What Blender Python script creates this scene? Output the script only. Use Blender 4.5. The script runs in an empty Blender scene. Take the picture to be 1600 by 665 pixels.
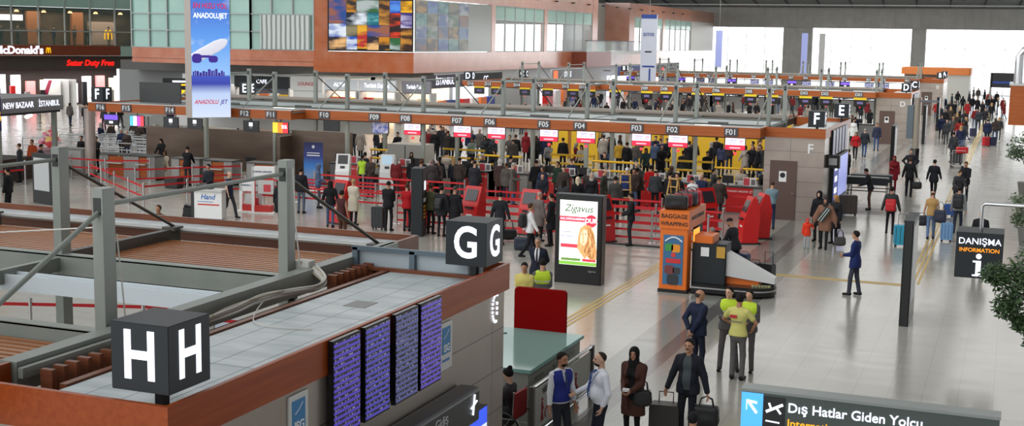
import bpy, bmesh, math, random
import numpy as np
from mathutils import Vector
random.seed(7)
# ---------------------------------------------------------------- camera, light, exposure
sc = bpy.context.scene
_p, _ro, _ya = .13499, .017125, .37261
_f = Vector((-math.sin(_ya)*math.cos(_p), math.cos(_ya)*math.cos(_p), -math.sin(_p)))
_a = Vector((math.cos(_ya), math.sin(_ya), 0)); _b = _a.cross(_f)
_x = _a*math.cos(_ro)+_b*math.sin(_ro); _y = _b*math.cos(_ro)-_a*math.sin(_ro)
from mathutils import Matrix
cam = bpy.data.cameras.new('camera'); cam.sensor_width = 36; cam.lens = 1990.4/1600*36; cam.clip_end = 600; cam.clip_start = .1
co = bpy.data.objects.new('camera', cam); sc.collection.objects.link(co); sc.camera = co
co.matrix_world = Matrix(((_x.x,_y.x,-_f.x,0),(_x.y,_y.y,-_f.y,0),(_x.z,_y.z,-_f.z,6.6),(0,0,0,1)))
w = bpy.data.worlds.new('sky'); sc.world = w; w.use_nodes = True
nt = w.node_tree; bg = nt.nodes['Background']; bg.inputs[0].default_value = (.95,.98,1,1)
# daylight: bright towards the glazed far end (+Y) and low, dimmer overhead where the hall roof is
tcw = nt.nodes.new('ShaderNodeTexCoord'); sw = nt.nodes.new('ShaderNodeSeparateXYZ'); nt.links.new(tcw.outputs['Generated'], sw.inputs[0])
mr = nt.nodes.new('ShaderNodeMapRange'); nt.links.new(sw.outputs[1], mr.inputs[0])
for i_, v_ in ((1,.55),(2,.85),(3,.50),(4,2.4)): mr.inputs[i_].default_value = v_
mz = nt.nodes.new('ShaderNodeMapRange'); nt.links.new(sw.outputs[2], mz.inputs[0])
for i_, v_ in ((1,.10),(2,.17),(3,1.0),(4,0.0)): mz.inputs[i_].default_value = v_
ml_ = nt.nodes.new('ShaderNodeMath'); ml_.operation = 'MULTIPLY'; nt.links.new(mr.outputs[0], ml_.inputs[0]); nt.links.new(mz.outputs[0], ml_.inputs[1])
ad_ = nt.nodes.new('ShaderNodeMath'); ad_.operation = 'MAXIMUM'; nt.links.new(ml_.outputs[0], ad_.inputs[0])
rear = nt.nodes.new('ShaderNodeMapRange'); nt.links.new(sw.outputs[1], rear.inputs[0])      # glazed landside front behind the camera
for i_, v_ in ((1,.1),(2,-.85),(3,.22),(4,1.55)): rear.inputs[i_].default_value = v_
side = nt.nodes.new('ShaderNodeMapRange'); nt.links.new(sw.outputs[0], side.inputs[0])      # sky dimmed to the right to keep +X faces dark
for i_, v_ in ((1,-.15),(2,.45),(3,1.0),(4,.05)): side.inputs[i_].default_value = v_
rs_ = nt.nodes.new('ShaderNodeMath'); rs_.operation = 'MULTIPLY'; nt.links.new(rear.outputs[0], rs_.inputs[0]); nt.links.new(side.outputs[0], rs_.inputs[1])
nt.links.new(rs_.outputs[0], ad_.inputs[1]); nt.links.new(ad_.outputs[0], bg.inputs[1])
def area(name, loc, sx, sy, power, col=(1,.97,.92), rot=(0,0,0)):
    l = bpy.data.lights.new(name, 'AREA'); l.shape = 'RECTANGLE'; l.size = sx; l.size_y = sy; l.energy = power; l.color = col
    o = bpy.data.objects.new(name, l); sc.collection.objects.link(o); o.location = loc; o.rotation_euler = rot; return o
# unseen area lights added overhead, strength set zone by zone
for yy, pw, zz, xx in ((2,350,15.5,-28),(24,900,15.5,-27),(46,1300,15.5,-28),(68,1600,15.5,-26),(90,2000,15.5,-23),(112,2300,15.2,-22),(134,2600,13.8,-22),(156,2700,13.3,-22),(172,1300,13.0,-22)): area('overhead_fill', (xx, yy, zz), 35, 11 if yy < 170 else 5, pw*.9, (1,.985,.96))
area('overhead_fill', (2, 30, 15.5), 12, 40, 380, (1,.985,.96)); area('overhead_fill', (3, 110, 15.0), 12, 80, 2600, (1,.985,.96))  # extra unseen lights added over the aisle to brighten its floor
# lamps under the check-in canopies
for yy in (49.9, 93.5, 134.5): area('canopy_fill', (-23, yy, 2.92), 29, .5, 170, (1,.96,.9)); area('canopy_fill', (-23, yy+3.0, 3.0), 29, .8, 190, (1,.96,.9))
sc.view_settings.view_transform = 'Standard'; sc.view_settings.look = 'None'; sc.view_settings.exposure = .55; sc.view_settings.gamma = 1
sc.view_settings.use_curve_mapping = False
sc.cycles.max_bounces = 6; sc.cycles.diffuse_bounces = 3; sc.cycles.glossy_bounces = 3; sc.cycles.transparent_max_bounces = 8
sc.cycles.use_denoising = True; sc.cycles.sample_clamp_indirect = 6
# ---------------------------------------------------------------- helpers
COL = bpy.context.scene.collection
SC = {}
def S(c):                                    # sRGB 0-255 -> linear
    return tuple(((v/255)/12.92 if v/255 <= .04045 else ((v/255+.055)/1.055)**2.4) for v in c)
def mat(name, c=(128,128,128), rough=.5, metal=0, emit=0, ec=None, spec=.5, alpha=None):
    if name in SC: return SC[name]
    emit *= .74
    m = bpy.data.materials.new(name); m.use_nodes = True
    b = m.node_tree.nodes['Principled BSDF']
    b.inputs['Base Color'].default_value = (*S(c), 1); b.inputs['Roughness'].default_value = rough
    b.inputs['Metallic'].default_value = metal; b.inputs['Specular IOR Level'].default_value = spec
    if emit: b.inputs['Emission Color'].default_value = (*S(ec or c), 1); b.inputs['Emission Strength'].default_value = emit
    if alpha is not None: b.inputs['Alpha'].default_value = alpha
    m.diffuse_color = (*S(c), 1); SC[name] = m
    return m
class N:                                      # small node-graph writer
    def __init__(s, m): s.t = m.node_tree; s.b = s.t.nodes['Principled BSDF']
    def n(s, typ, inp=None, **kw):
        o = s.t.nodes.new(typ)
        for k, v in kw.items(): setattr(o, k, v)
        for k, v in (inp or {}).items(): s.set(o, k, v)
        return o
    def set(s, o, k, v):
        if isinstance(v, bpy.types.NodeSocket): s.t.links.new(v, o.inputs[k])
        else: o.inputs[k].default_value = v
    def coord(s, scale=(1,1,1), rot=(0,0,0), loc=(0,0,0), out='Object'):
        tc = s.n('ShaderNodeTexCoord'); mp = s.n('ShaderNodeMapping', {'Vector': tc.outputs[out], 'Scale': scale, 'Rotation': rot, 'Location': loc})
        return mp.outputs[0]
    def ramp(s, fac, stops, interp='LINEAR'):
        r = s.n('ShaderNodeValToRGB', {'Fac': fac}); r.color_ramp.interpolation = interp
        e = r.color_ramp.elements
        while len(e) < len(stops): e.new(.5)
        for q, (p, c) in zip(e, stops): q.position = p; q.color = (*S(c), 1)
        return r.outputs[0]
    def base(s, v): s.set(s.b, 'Base Color', v)
    def bump(s, h, st=.2, d=.01): s.set(s.b, 'Normal', s.n('ShaderNodeBump', {'Height': h, 'Strength': st, 'Distance': d}).outputs[0])
def noisy(name, c1, c2, rough=.5, scale=(4,4,4), metal=0, detail=4, spec=.5, lo=.35, hi=.65, bump=0, out='Object'):
    if name in SC: return SC[name]
    m = mat(name, c1, rough, metal, spec=spec); g = N(m)
    nz = g.n('ShaderNodeTexNoise', {'Vector': g.coord(scale, out=out), 'Scale': 1.0, 'Detail': float(detail)})
    g.base(g.ramp(nz.outputs[0], [(lo, c1), (hi, c2)]))
    if bump: g.bump(nz.outputs[0], bump)
    return m
def finish(name, me, m, parent=None, smooth=False):
    for q in (m if isinstance(m, (list, tuple)) else [m]): me.materials.append(q)
    if smooth: me.polygons.foreach_set('use_smooth', [True]*len(me.polygons))
    o = bpy.data.objects.new(name, me); COL.objects.link(o)
    if parent: o.parent = parent
    return o
class MB:                                     # collects solids; build() links ONE mesh object
    def __init__(s): s.v = []; s.f = []; s.mi = []; s.cur = 0
    def add(s, vs, fs):
        n = len(s.v); s.v += [tuple(p) for p in vs]; s.f += [tuple(i+n for i in f) for f in fs]; s.mi += [s.cur]*len(fs); return s
    def box(s, x0, x1, y0, y1, z0, z1):
        return s.add([(x0,y0,z0),(x1,y0,z0),(x1,y1,z0),(x0,y1,z0),(x0,y0,z1),(x1,y0,z1),(x1,y1,z1),(x0,y1,z1)],
                     [(0,3,2,1),(4,5,6,7),(0,1,5,4),(1,2,6,5),(2,3,7,6),(3,0,4,7)])
    def rbox(s, x0, x1, y0, y1, z0, z1, r, ax='z', n=4):      # box with rounded edges along one axis
        if ax == 'z': a0,a1,b0,b1,c0,c1 = x0,x1,y0,y1,z0,z1; f = lambda a,b,c:(a,b,c)
        elif ax == 'y': a0,a1,b0,b1,c0,c1 = z0,z1,x0,x1,y0,y1; f = lambda a,b,c:(b,c,a)
        else: a0,a1,b0,b1,c0,c1 = y0,y1,z0,z1,x0,x1; f = lambda a,b,c:(c,a,b)
        o = []
        for cx, cy, t in ((a1-r,b0+r,-90),(a1-r,b1-r,0),(a0+r,b1-r,90),(a0+r,b0+r,180)):
            for i in range(n+1):
                q = math.radians(t+90*i/n); o.append((cx+r*math.cos(q), cy+r*math.sin(q)))
        return s.prism(o, c0, c1, f)
    def prism(s, o, c0, c1, f=None):          # outline (ccw) extruded from c0 to c1
        f = f or (lambda a,b,c:(a,b,c)); k = len(o)
        return s.add([f(a,b,c0) for a,b in o]+[f(a,b,c1) for a,b in o],
                     [tuple(range(k))[::-1], tuple(range(k,2*k))]+[(i,(i+1)%k,k+(i+1)%k,k+i) for i in range(k)])
    def tube(s, pts, r, n=8, closed=False, cap=True):
        pts = [Vector(p) for p in pts]; rs = r if isinstance(r, (list,tuple)) else [r]*len(pts)
        m = len(pts); vs = []; fs = []; up = None
        for i, p in enumerate(pts):
            a = pts[(i-1)%m] if (i or closed) else p; b = pts[(i+1)%m] if (i < m-1 or closed) else p
            d = (b-a).normalized()
            if up is None: up = d.orthogonal().normalized()
            else:
                up = up-d*up.dot(d); up = up.normalized() if up.length > 1e-6 else d.orthogonal().normalized()
            w = d.cross(up)
            vs += [p+(up*math.cos(2*math.pi*k/n)+w*math.sin(2*math.pi*k/n))*rs[i] for k in range(n)]
        for i in range(m if closed else m-1):
            for k in range(n): fs.append((i*n+k, i*n+(k+1)%n, ((i+1)%m)*n+(k+1)%n, ((i+1)%m)*n+k))
        if cap and not closed: fs += [tuple(range(n))[::-1], tuple(range((m-1)*n, m*n))]
        return s.add(vs, fs)
    def lathe(s, prof, n=16, c=(0,0,0)):      # profile [(r,z)...] bottom to top
        vs = []; fs = []
        for r, z in prof: vs += [(c[0]+r*math.cos(2*math.pi*k/n), c[1]+r*math.sin(2*math.pi*k/n), c[2]+z) for k in range(n)]
        for i in range(len(prof)-1):
            for k in range(n): fs.append((i*n+k, i*n+(k+1)%n, (i+1)*n+(k+1)%n, (i+1)*n+k))
        return s.add(vs, fs+[tuple(range(n))[::-1], tuple(range((len(prof)-1)*n, len(prof)*n))])
    def bar(s, a, b, w, h):                   # rectangular bar from a to b (h measured towards z)
        a = Vector(a); b = Vector(b); d = (b-a).normalized(); u = Vector((0,0,1))
        if abs(d.z) > .98: u = Vector((0,1,0))
        x = d.cross(u).normalized(); u = x.cross(d)
        c = [(-w/2,-h/2),(w/2,-h/2),(w/2,h/2),(-w/2,h/2)]
        return s.add([a+x*p+u*q for p,q in c]+[b+x*p+u*q for p,q in c], [(0,1,2,3),(7,6,5,4),(0,4,5,1),(1,5,6,2),(2,6,7,3),(3,7,4,0)])
    def build(s, name, m, parent=None, smooth=False, bevel=0):
        me = bpy.data.meshes.new(name); me.from_pydata(s.v, [], s.f)
        bm = bmesh.new(); bm.from_mesh(me); bmesh.ops.recalc_face_normals(bm, faces=bm.faces)
        if bevel: bmesh.ops.bevel(bm, geom=list(bm.edges), offset=bevel, segments=2, affect='EDGES', clamp_overlap=True)
        bm.to_mesh(me); bm.free()
        if any(s.mi) and not bevel: me.polygons.foreach_set('material_index', s.mi)
        o = finish(name, me, m, parent)
        if smooth:
            me.polygons.foreach_set('use_smooth', [True]*len(me.polygons)); me.set_sharp_from_angle(angle=math.radians(40))
        return o
def tag(o, label=None, cat=None, group=None, kind=None):
    if label: o['label'] = label
    if cat: o['category'] = cat
    if group: o['group'] = group
    if kind: o['kind'] = kind
    return o
def empty(name, loc=(0,0,0), rz=0, label=None, cat=None, group=None):
    o = bpy.data.objects.new(name, None); COL.objects.link(o); o.location = loc; o.rotation_euler = (0,0,rz)
    o.empty_display_size = .1
    return tag(o, label, cat, group)
KIDS = {}
def copy_tree(o, parent=None, loc=None, rz=None, label=None, group=None):
    c = o.copy(); COL.objects.link(c)
    if parent: c.parent = parent
    for ch in list(o.children): copy_tree(ch, c)
    if loc is not None: c.location = loc
    if rz is not None: c.rotation_euler = (0,0,rz)
    return tag(c, label, None, group)
def smooth(pts, n=5):                        # Catmull-Rom through the points
    P = [Vector(p) for p in pts]; P = [P[0]]+P+[P[-1]]; o = []
    for i in range(1, len(P)-2):
        a, b, c, d = P[i-1:i+3]
        for k in range(n): t = k/n; o.append(.5*((2*b)+(c-a)*t+(2*a-5*b+4*c-d)*t*t+(3*b-a-3*c+d)*t**3))
    return o+[P[-1]]
TXT = {}
def text(s, size, m, parent, loc, rot=(math.pi/2,0,0), align='CENTER', bold=.0, name='lettering', sx=1.0, ext=.004, shear=0):
    key = (s, size, bold, align, ext, shear)
    if key not in TXT:
        cu = bpy.data.curves.new('lettering', 'FONT'); cu.body = s; cu.size = size; cu.align_x = align; cu.align_y = 'CENTER'
        cu.offset = bold*size; cu.extrude = ext; cu.shear = shear; cu.resolution_u = 4
        o = bpy.data.objects.new('lettering', cu); COL.objects.link(o)
        me = bpy.data.meshes.new_from_object(o.evaluated_get(bpy.context.evaluated_depsgraph_get()))
        bpy.data.objects.remove(o); bpy.data.curves.remove(cu); TXT[key] = me
    me = TXT[key]
    if not me.materials: me.materials.append(m)
    o = bpy.data.objects.new(name, me); COL.objects.link(o); o.parent = parent; o.location = loc; o.rotation_euler = rot; o.scale = (sx,1,1)
    if me.materials[0] is not m: o.material_slots[0].link = 'OBJECT'; o.material_slots[0].material = m
    return o
FRONT = (math.pi/2,0,0); RIGHT = (math.pi/2,0,math.pi/2); BACK = (math.pi/2,0,math.pi); LEFT = (math.pi/2,0,-math.pi/2)   # lettering facing -Y, +X, +Y, -X
# pixel of the 1600x665 frame -> point on the plane z / x / y
F_, PIT, ROL, YAW, CAMZ = 1990.4, .13499, .017125, .37261, 6.6
_fw = Vector((-math.sin(YAW)*math.cos(PIT), math.cos(YAW)*math.cos(PIT), -math.sin(PIT)))
_r = Vector((math.cos(YAW), math.sin(YAW), 0)); _u = _r.cross(_fw)
_R = _r*math.cos(ROL)+_u*math.sin(ROL); _U = _u*math.cos(ROL)-_r*math.sin(ROL)
def ray(x, y): return _R*((x-800)/F_)-_U*((y-332.5)/F_)+_fw
def G(x, y, z=0): d = ray(x, y); t = (z-CAMZ)/d.z; return Vector((d.x*t, d.y*t, z))
def PX(x, y, X): d = ray(x, y); t = X/d.x; return Vector((X, d.y*t, CAMZ+d.z*t))
def PY(x, y, Y): d = ray(x, y); t = Y/d.y; return Vector((d.x*t, Y, CAMZ+d.z*t))
# ---------------------------------------------------------------- figures: smooth-blended limbs turned into one continuous surface
def V3(*a): return np.array(a, dtype=np.float32)
class Sdf:
    def __init__(s, h, k=.03): s.h = h; s.k = k; s.ops = []; s.pl = []
    def rc(s, a, b, r1, r2, sy=1., ax=None, k=None, neg=False):
        a = V3(*a); b = V3(*b); r = max(r1, r2)*max(1, sy)+.01
        s.ops.append(('c', a, b, r1, r2, sy, None if ax is None else V3(*ax), np.minimum(a,b)-r, np.maximum(a,b)+r, s.k if k is None else k, neg)); return s
    def el(s, c, r, R=None, k=None, neg=False):
        c = V3(*c); r = V3(*r); m = float(r.max()) if R is not None else r
        s.ops.append(('e', c, r, R, None, None, None, c-m-.005, c+m+.005, s.k if k is None else k, neg)); return s
    def bx(s, c, hf, R=None, rad=.01, k=None, neg=False):
        c = V3(*c); hf = V3(*hf); m = float(np.linalg.norm(hf))
        s.ops.append(('b', c, hf, R, rad, None, None, c-m-.005, c+m+.005, s.k if k is None else k, neg)); return s
    def cut(s, n, p): n = V3(*n); n = n/np.linalg.norm(n); s.pl.append((n, float(n@V3(*p)))); return s
    def mesh(s, name):
        h = s.h; pos = [o for o in s.ops if not o[10]]
        lo = np.min([o[7] for o in pos], 0)-3*h; hi = np.max([o[8] for o in pos], 0)+3*h
        n = np.ceil((hi-lo)/h).astype(int)+1
        ax = [lo[i]+h*np.arange(n[i], dtype=np.float32) for i in range(3)]
        D = np.full(n, .5, np.float32)
        for t, a, b, c, d, sy, fx, l, u, k, neg in s.ops:
            pad = k+2.5*h
            i0 = np.maximum(((l-pad-lo)/h).astype(int), 0); i1 = np.minimum(((u+pad-lo)/h).astype(int)+2, n)
            if (i1 <= i0).any(): continue
            X = ax[0][i0[0]:i1[0]][:,None,None]; Y = ax[1][i0[1]:i1[1]][None,:,None]; Z = ax[2][i0[2]:i1[2]][None,None,:]
            px, py, pz = X-a[0], Y-a[1], Z-a[2]
            if t == 'c':
                ba = b-a
                if fx is not None:
                    q = (px*fx[0]+py*fx[1]+pz*fx[2])*(1/sy-1); px = px+q*fx[0]; py = py+q*fx[1]; pz = pz+q*fx[2]
                    ba = ba+fx*float(ba@fx)*(1/sy-1)
                L = float(ba@ba)+1e-9
                w = np.clip((px*ba[0]+py*ba[1]+pz*ba[2])/L, 0, 1)
                dd = np.sqrt((px-w*ba[0])**2+(py-w*ba[1])**2+(pz-w*ba[2])**2)-(c+(d-c)*w)
                if fx is not None: dd = dd*min(1, .5+.5*sy)
            else:
                if c is not None:
                    px, py, pz = (px*c[0,0]+py*c[1,0]+pz*c[2,0], px*c[0,1]+py*c[1,1]+pz*c[2,1], px*c[0,2]+py*c[1,2]+pz*c[2,2])
                if t == 'e':
                    k0 = np.sqrt((px/b[0])**2+(py/b[1])**2+(pz/b[2])**2); k1 = np.sqrt((px/b[0]**2)**2+(py/b[1]**2)**2+(pz/b[2]**2)**2)+1e-6
                    dd = k0*(k0-1)/k1
                else:
                    qx, qy, qz = abs(px)-b[0]+d, abs(py)-b[1]+d, abs(pz)-b[2]+d
                    dd = np.sqrt(np.maximum(qx,0)**2+np.maximum(qy,0)**2+np.maximum(qz,0)**2)+np.minimum(np.maximum(qx,np.maximum(qy,qz)),0)-d
            sl = (slice(i0[0],i1[0]), slice(i0[1],i1[1]), slice(i0[2],i1[2])); A = D[sl]
            if neg:
                B = -A; e = dd                          # smooth max(D, -d) = -smin(-D, d)
                hh = np.maximum(k-abs(B-e), 0)/k; D[sl] = -(np.minimum(B, e)-hh*hh*k*.25)
            else:
                hh = np.maximum(k-abs(A-dd), 0)/k; D[sl] = np.minimum(A, dd)-hh*hh*k*.25
        for nn, c in s.pl:
            D = np.maximum(D, ax[0][:,None,None]*nn[0]+ax[1][None,:,None]*nn[1]+ax[2][None,None,:]*nn[2]-c)
        return nets(name, D, lo, h)
def nets(name, D, lo, h):
    I = D < 0
    c8 = [(i,j,k) for i in (0,1) for j in (0,1) for k in (0,1)]
    sh = tuple(x-1 for x in D.shape)
    cnt = np.zeros(sh, np.int8)
    for i,j,k in c8: cnt += I[i:i+sh[0], j:j+sh[1], k:k+sh[2]]
    act = np.argwhere((cnt > 0) & (cnt < 8))
    idx = -np.ones(sh, np.int32); idx[act[:,0],act[:,1],act[:,2]] = np.arange(len(act))
    P = np.zeros((len(act),3), np.float32); W = np.zeros(len(act), np.float32)
    for a in c8:
        for ax in range(3):
            if a[ax]: continue
            b = list(a); b[ax] = 1
            da = D[act[:,0]+a[0],act[:,1]+a[1],act[:,2]+a[2]]; db = D[act[:,0]+b[0],act[:,1]+b[1],act[:,2]+b[2]]
            m = (da < 0) != (db < 0); t = np.where(m, da/np.where(m, da-db, 1), 0)
            q = np.array(a, np.float32)[None].repeat(len(act), 0); q[:,ax] = t
            P += q*m[:,None]; W += m
    V = (act+P/W[:,None])*h+lo
    F = []
    for ax in range(3):
        b, c = (ax+1)%3, (ax+2)%3
        s0 = [slice(1,-1)]*3; s1 = [slice(1,-1)]*3; s0[ax] = slice(0,-1); s1[ax] = slice(1,None)
        A = I[tuple(s0)]; B = I[tuple(s1)]; e = np.argwhere(A != B)
        if not len(e): continue
        fl = A[e[:,0],e[:,1],e[:,2]]; off = np.ones(3, int); off[ax] = 0; e = e+off
        def cell(db, dc):
            q = e.copy(); q[:,b] -= db; q[:,c] -= dc; return idx[q[:,0],q[:,1],q[:,2]]
        Q = np.stack([cell(1,1), cell(0,1), cell(0,0), cell(1,0)], 1)
        F.append(np.where(fl[:,None], Q, Q[:,::-1]))
    F = np.concatenate(F); me = bpy.data.meshes.new(name)
    me.vertices.add(len(V)); me.vertices.foreach_set('co', V.ravel())
    me.loops.add(F.size); me.loops.foreach_set('vertex_index', F.ravel().astype(np.int32))
    me.polygons.add(len(F)); me.polygons.foreach_set('loop_start', np.arange(0, F.size, 4, dtype=np.int32)); me.polygons.foreach_set('loop_total', np.full(len(F), 4, np.int32))
    me.polygons.foreach_set('use_smooth', [True]*len(F)); me.update(); return me
def rotm(ax, a):
    c, s = math.cos(a), math.sin(a)
    return np.array({'x':[[1,0,0],[0,c,-s],[0,s,c]], 'y':[[c,0,s],[0,1,0],[-s,0,c]], 'z':[[c,-s,0],[s,c,0],[0,0,1]]}[ax], np.float32)
def nrm(v): return v/(np.linalg.norm(v)+1e-9)
def ik(a, b, l1, l2, pole):
    d = b-a; L = min(np.linalg.norm(d), (l1+l2)*.998); d = nrm(d); b = a+d*L
    x = (l1*l1-l2*l2+L*L)/(2*L); y = math.sqrt(max(l1*l1-x*x, 0))
    p = V3(*pole); p = nrm(p-d*float(p@d)); return a+d*x+p*y, b
# poses: wrists / ankles in metres for a 1.75 m figure, x to its right, y forward
POSES = dict(
    stand=dict(), relax=dict(wl=(-.27,.08,.84), wr=(.26,.12,.86), al=(-.11,.05,.08), ar=(.1,-.04,.08)),
    walk=dict(al=(-.09,.26,.08), ar=(.09,-.30,.13), wl=(-.27,-.17,.84), wr=(.27,.22,.88), hz=.905),
    stroll=dict(al=(-.09,-.24,.11), ar=(.09,.2,.08), wl=(-.27,.16,.86), wr=(.28,-.12,.84), hz=.915),
    pull=dict(al=(-.09,.22,.08), ar=(.09,-.25,.12), wl=(-.27,.14,.86), wr=(.36,-.2,.78), hz=.915, pr=(.6,-1,.1)),
    phone=dict(wr=(.06,.30,1.15), wl=(-.27,.06,.82), hp=.3, al=(-.1,.06,.08)),
    hold=dict(wr=(.10,.28,1.05), wl=(-.10,.28,1.03), hp=.25),
    cross=dict(wr=(-.12,.17,1.17), wl=(.10,.20,1.13), pr=(1,.15,-.3), pl=(-1,.15,-.3)),
    behind=dict(wr=(.02,-.17,.92), wl=(-.05,-.19,.96), pr=(1,-.5,0), pl=(-1,-.5,0)),
    carry=dict(wr=(.34,0,.80), wl=(-.33,.02,.80), al=(-.12,.1,.08), ar=(.1,-.1,.08)),
    push=dict(wr=(.2,.42,1.02), wl=(-.2,.42,1.02), al=(-.09,.25,.08), ar=(.09,-.28,.12), lean=.15, hz=.91),
    lean=dict(wr=(.22,.42,1.02), wl=(-.2,.42,1.02), lean=.28, hp=.2),
    work=dict(wr=(.16,.40,.98), wl=(-.16,.40,.98), hp=.35, lean=.06),
    reach=dict(wr=(.18,.5,1.3), wl=(-.25,.12,.9), hp=.1),
    hips=dict(wr=(.2,.02,1.0), wl=(-.2,.02,1.0), pr=(1,-.4,0), pl=(-1,-.4,0), al=(-.15,0,.08), ar=(.15,0,.08)),
    bend=dict(wr=(.15,.55,.7), wl=(-.15,.5,.75), lean=.75, hz=.9, hp=-.2),
    pocket=dict(wr=(.2,.09,.93), wl=(-.27,.05,.82), pr=(1,-.8,0)),
    sit=dict(hz=.5, al=(-.14,.47,.08), ar=(.14,.44,.08), wr=(.14,.36,.66), wl=(-.12,.36,.66)),
    baby=dict(wr=(.05,.24,1.12), wl=(-.08,.26,1.05), hp=.2),
)
def skeleton(p):
    hz = p.get('hz', .93); lean = p.get('lean', 0.); dz = hz-.93; hip = V3(0,0,hz)
    R = rotm('z', p.get('twist', 0.))@rotm('x', -lean)
    U = lambda x,y,z: hip+R@(V3(x,y,z+dz)-hip)
    J = dict(hip=hip, U=U, R=R, fw=R@V3(0,1,0), up=R@V3(0,0,1), dz=dz)
    for s, sg in (('l',-1),('r',1)):
        sh = U(sg*(p.get('sw',.172)),-.01,1.395); w = p.get('w'+s, (sg*.27,.05,.83)); w = V3(w[0],w[1],w[2]+(dz if p.get('hz',.93) > .8 else 0))
        el, w = ik(sh, w, .285, .25, p.get('p'+s, (sg*.45,-1,-.2)))
        J['sh'+s], J['el'+s], J['w'+s] = sh, el, w
        hp = V3(sg*.09,0,hz); an = V3(*p.get('a'+s, (sg*.1,0,.08))); kn, an = ik(hp, an, .43, .425, (sg*.12,1,.05))
        J['hp'+s], J['kn'+s], J['an'+s] = hp, kn, an
        J['ft'+s] = nrm(V3(math.sin(sg*p.get('toe',.18)), math.cos(p.get('toe',.18)), 0))
    J['hc'] = U(0,.02,1.632); J['Rh'] = R@rotm('z', p.get('hy',0.))@rotm('x', -p.get('hp',0.)); J['nk'] = U(0,-.01,1.45)
    return J
def hand(D, w, el, curl=.55, side=1, grip=None, fine=True, n=None):
    d = nrm(nrm(w-el)+V3(0,0,-.15)) if grip is None else nrm(V3(*grip))
    n = V3(-side*.8,.5,.1) if n is None else V3(*n); n = nrm(n-d*float(n@d)); x = np.cross(d, n)*side      # x: towards the thumb side
    c = w+d*.045; D.rc(w, c+d*.03, .026, .034, .5, n, k=.012)
    if not fine:
        D.rc(c+d*.03, c+d*.075+n*.03*curl, .032, .02, .6, n, k=.012); D.rc(c+x*.02, c+x*.045+d*.035+n*.02, .012, .010, k=.01); return
    for i, (o, L) in enumerate(((.027,.068),(.009,.078),(-.009,.072),(-.026,.056))):
        a = c+d*.038+x*o; t = 0; q = d
        for j, f in enumerate((.45,.32,.23)):
            t += curl*(.55+.25*j); q = d*math.cos(t)+n*math.sin(t); b = a+q*L*f*1.15; D.rc(a, b, .0088-.0008*j, .008-.0008*j, k=.004); a = b
    a = c+x*.026-d*.012; b = a+nrm(x*.8+d*.75+n*.3)*.038; D.rc(a, b, .012, .0098, k=.008); D.rc(b, b+nrm(d*.9+n*.45+x*.1)*.03, .0098, .008, k=.004)
def headp(D, J, g=0., fine=False, k=.02, fem=False):
    hc, R = J['hc'], J['Rh']; T = lambda x,y,z: hc+R@V3(x,y,z)
    D.el(T(0,-.006,.022), (.073+g,.093+g,.086+g), R, k=k); D.el(T(0,.022,-.04), (.056+g,.068+g,.070+g), R, k=k)
    if fine:
        D.rc(T(-.035,.078,.022), T(.035,.078,.022), .012, .012, k=.012)
        D.rc(T(0,.090,.012), T(0,.106,-.022), .009, .0135, k=.01); D.rc(T(-.012,.094,-.025), T(.012,.094,-.025), .009, .009, k=.008)
        for q in (-1,1):
            D.el(T(q*.03,.094,.004), (.014,.012,.009), R, k=.01, neg=True); D.el(T(q*.071,-.006,-.008), (.011,.022,.032), R, k=.008)
        D.rc(T(-.017,.083,-.058), T(.017,.083,-.058), .0075, .0075, k=.006); D.el(T(0,.072,-.092), (.022,.018,.015), R, k=.015)
    else: D.rc(T(0,.085,.012), T(0,.1,-.02), .010, .014, k=.012)
    return T
def torso(D, J, o=0., fem=False, k=.05, belly=0., low=.90):
    U, f = J['U'], J['fw']
    D.rc(U(-.08,0,1.32), U(.08,0,1.32), .105+o, .105+o, .86, f, k=k)
    for q in (-1,1): D.rc(U(q*.03,-.01,1.452), U(q*.155,-.01,1.392), .050+o*.6, .050+o*.7, k=.04)
    D.rc(U(0,0,1.30), U(0,.0,1.06), .148+o, (.118 if fem else .136)+o, .66, f, k=k)
    D.rc(U(0,-.005,1.0), U(0,-.01,low), .150+o, .160+o, .72, f, k=k)
    if fem:
        for q in (-1,1): D.el(U(q*.065,.085,1.27), (.06+o,.05+o,.055+o), k=.03)
    if belly: D.el(U(0,.06,1.08), (.13+o,.06+belly+o,.13+o), k=.05)
def sleeves(D, J, o=0., short=False, k=.03):
    for s in 'lr':
        sh, el, w = J['sh'+s], J['el'+s], J['w'+s]
        if short: D.rc(sh, sh+(el-sh)*.62, .056+o, .052+o, k=k)
        else: D.rc(sh, el, .052+o, .044+o, k=k); D.rc(el, w-nrm(w-el)*.01, .043+o, .032+o, k=.02)
MESH = {}
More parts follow.
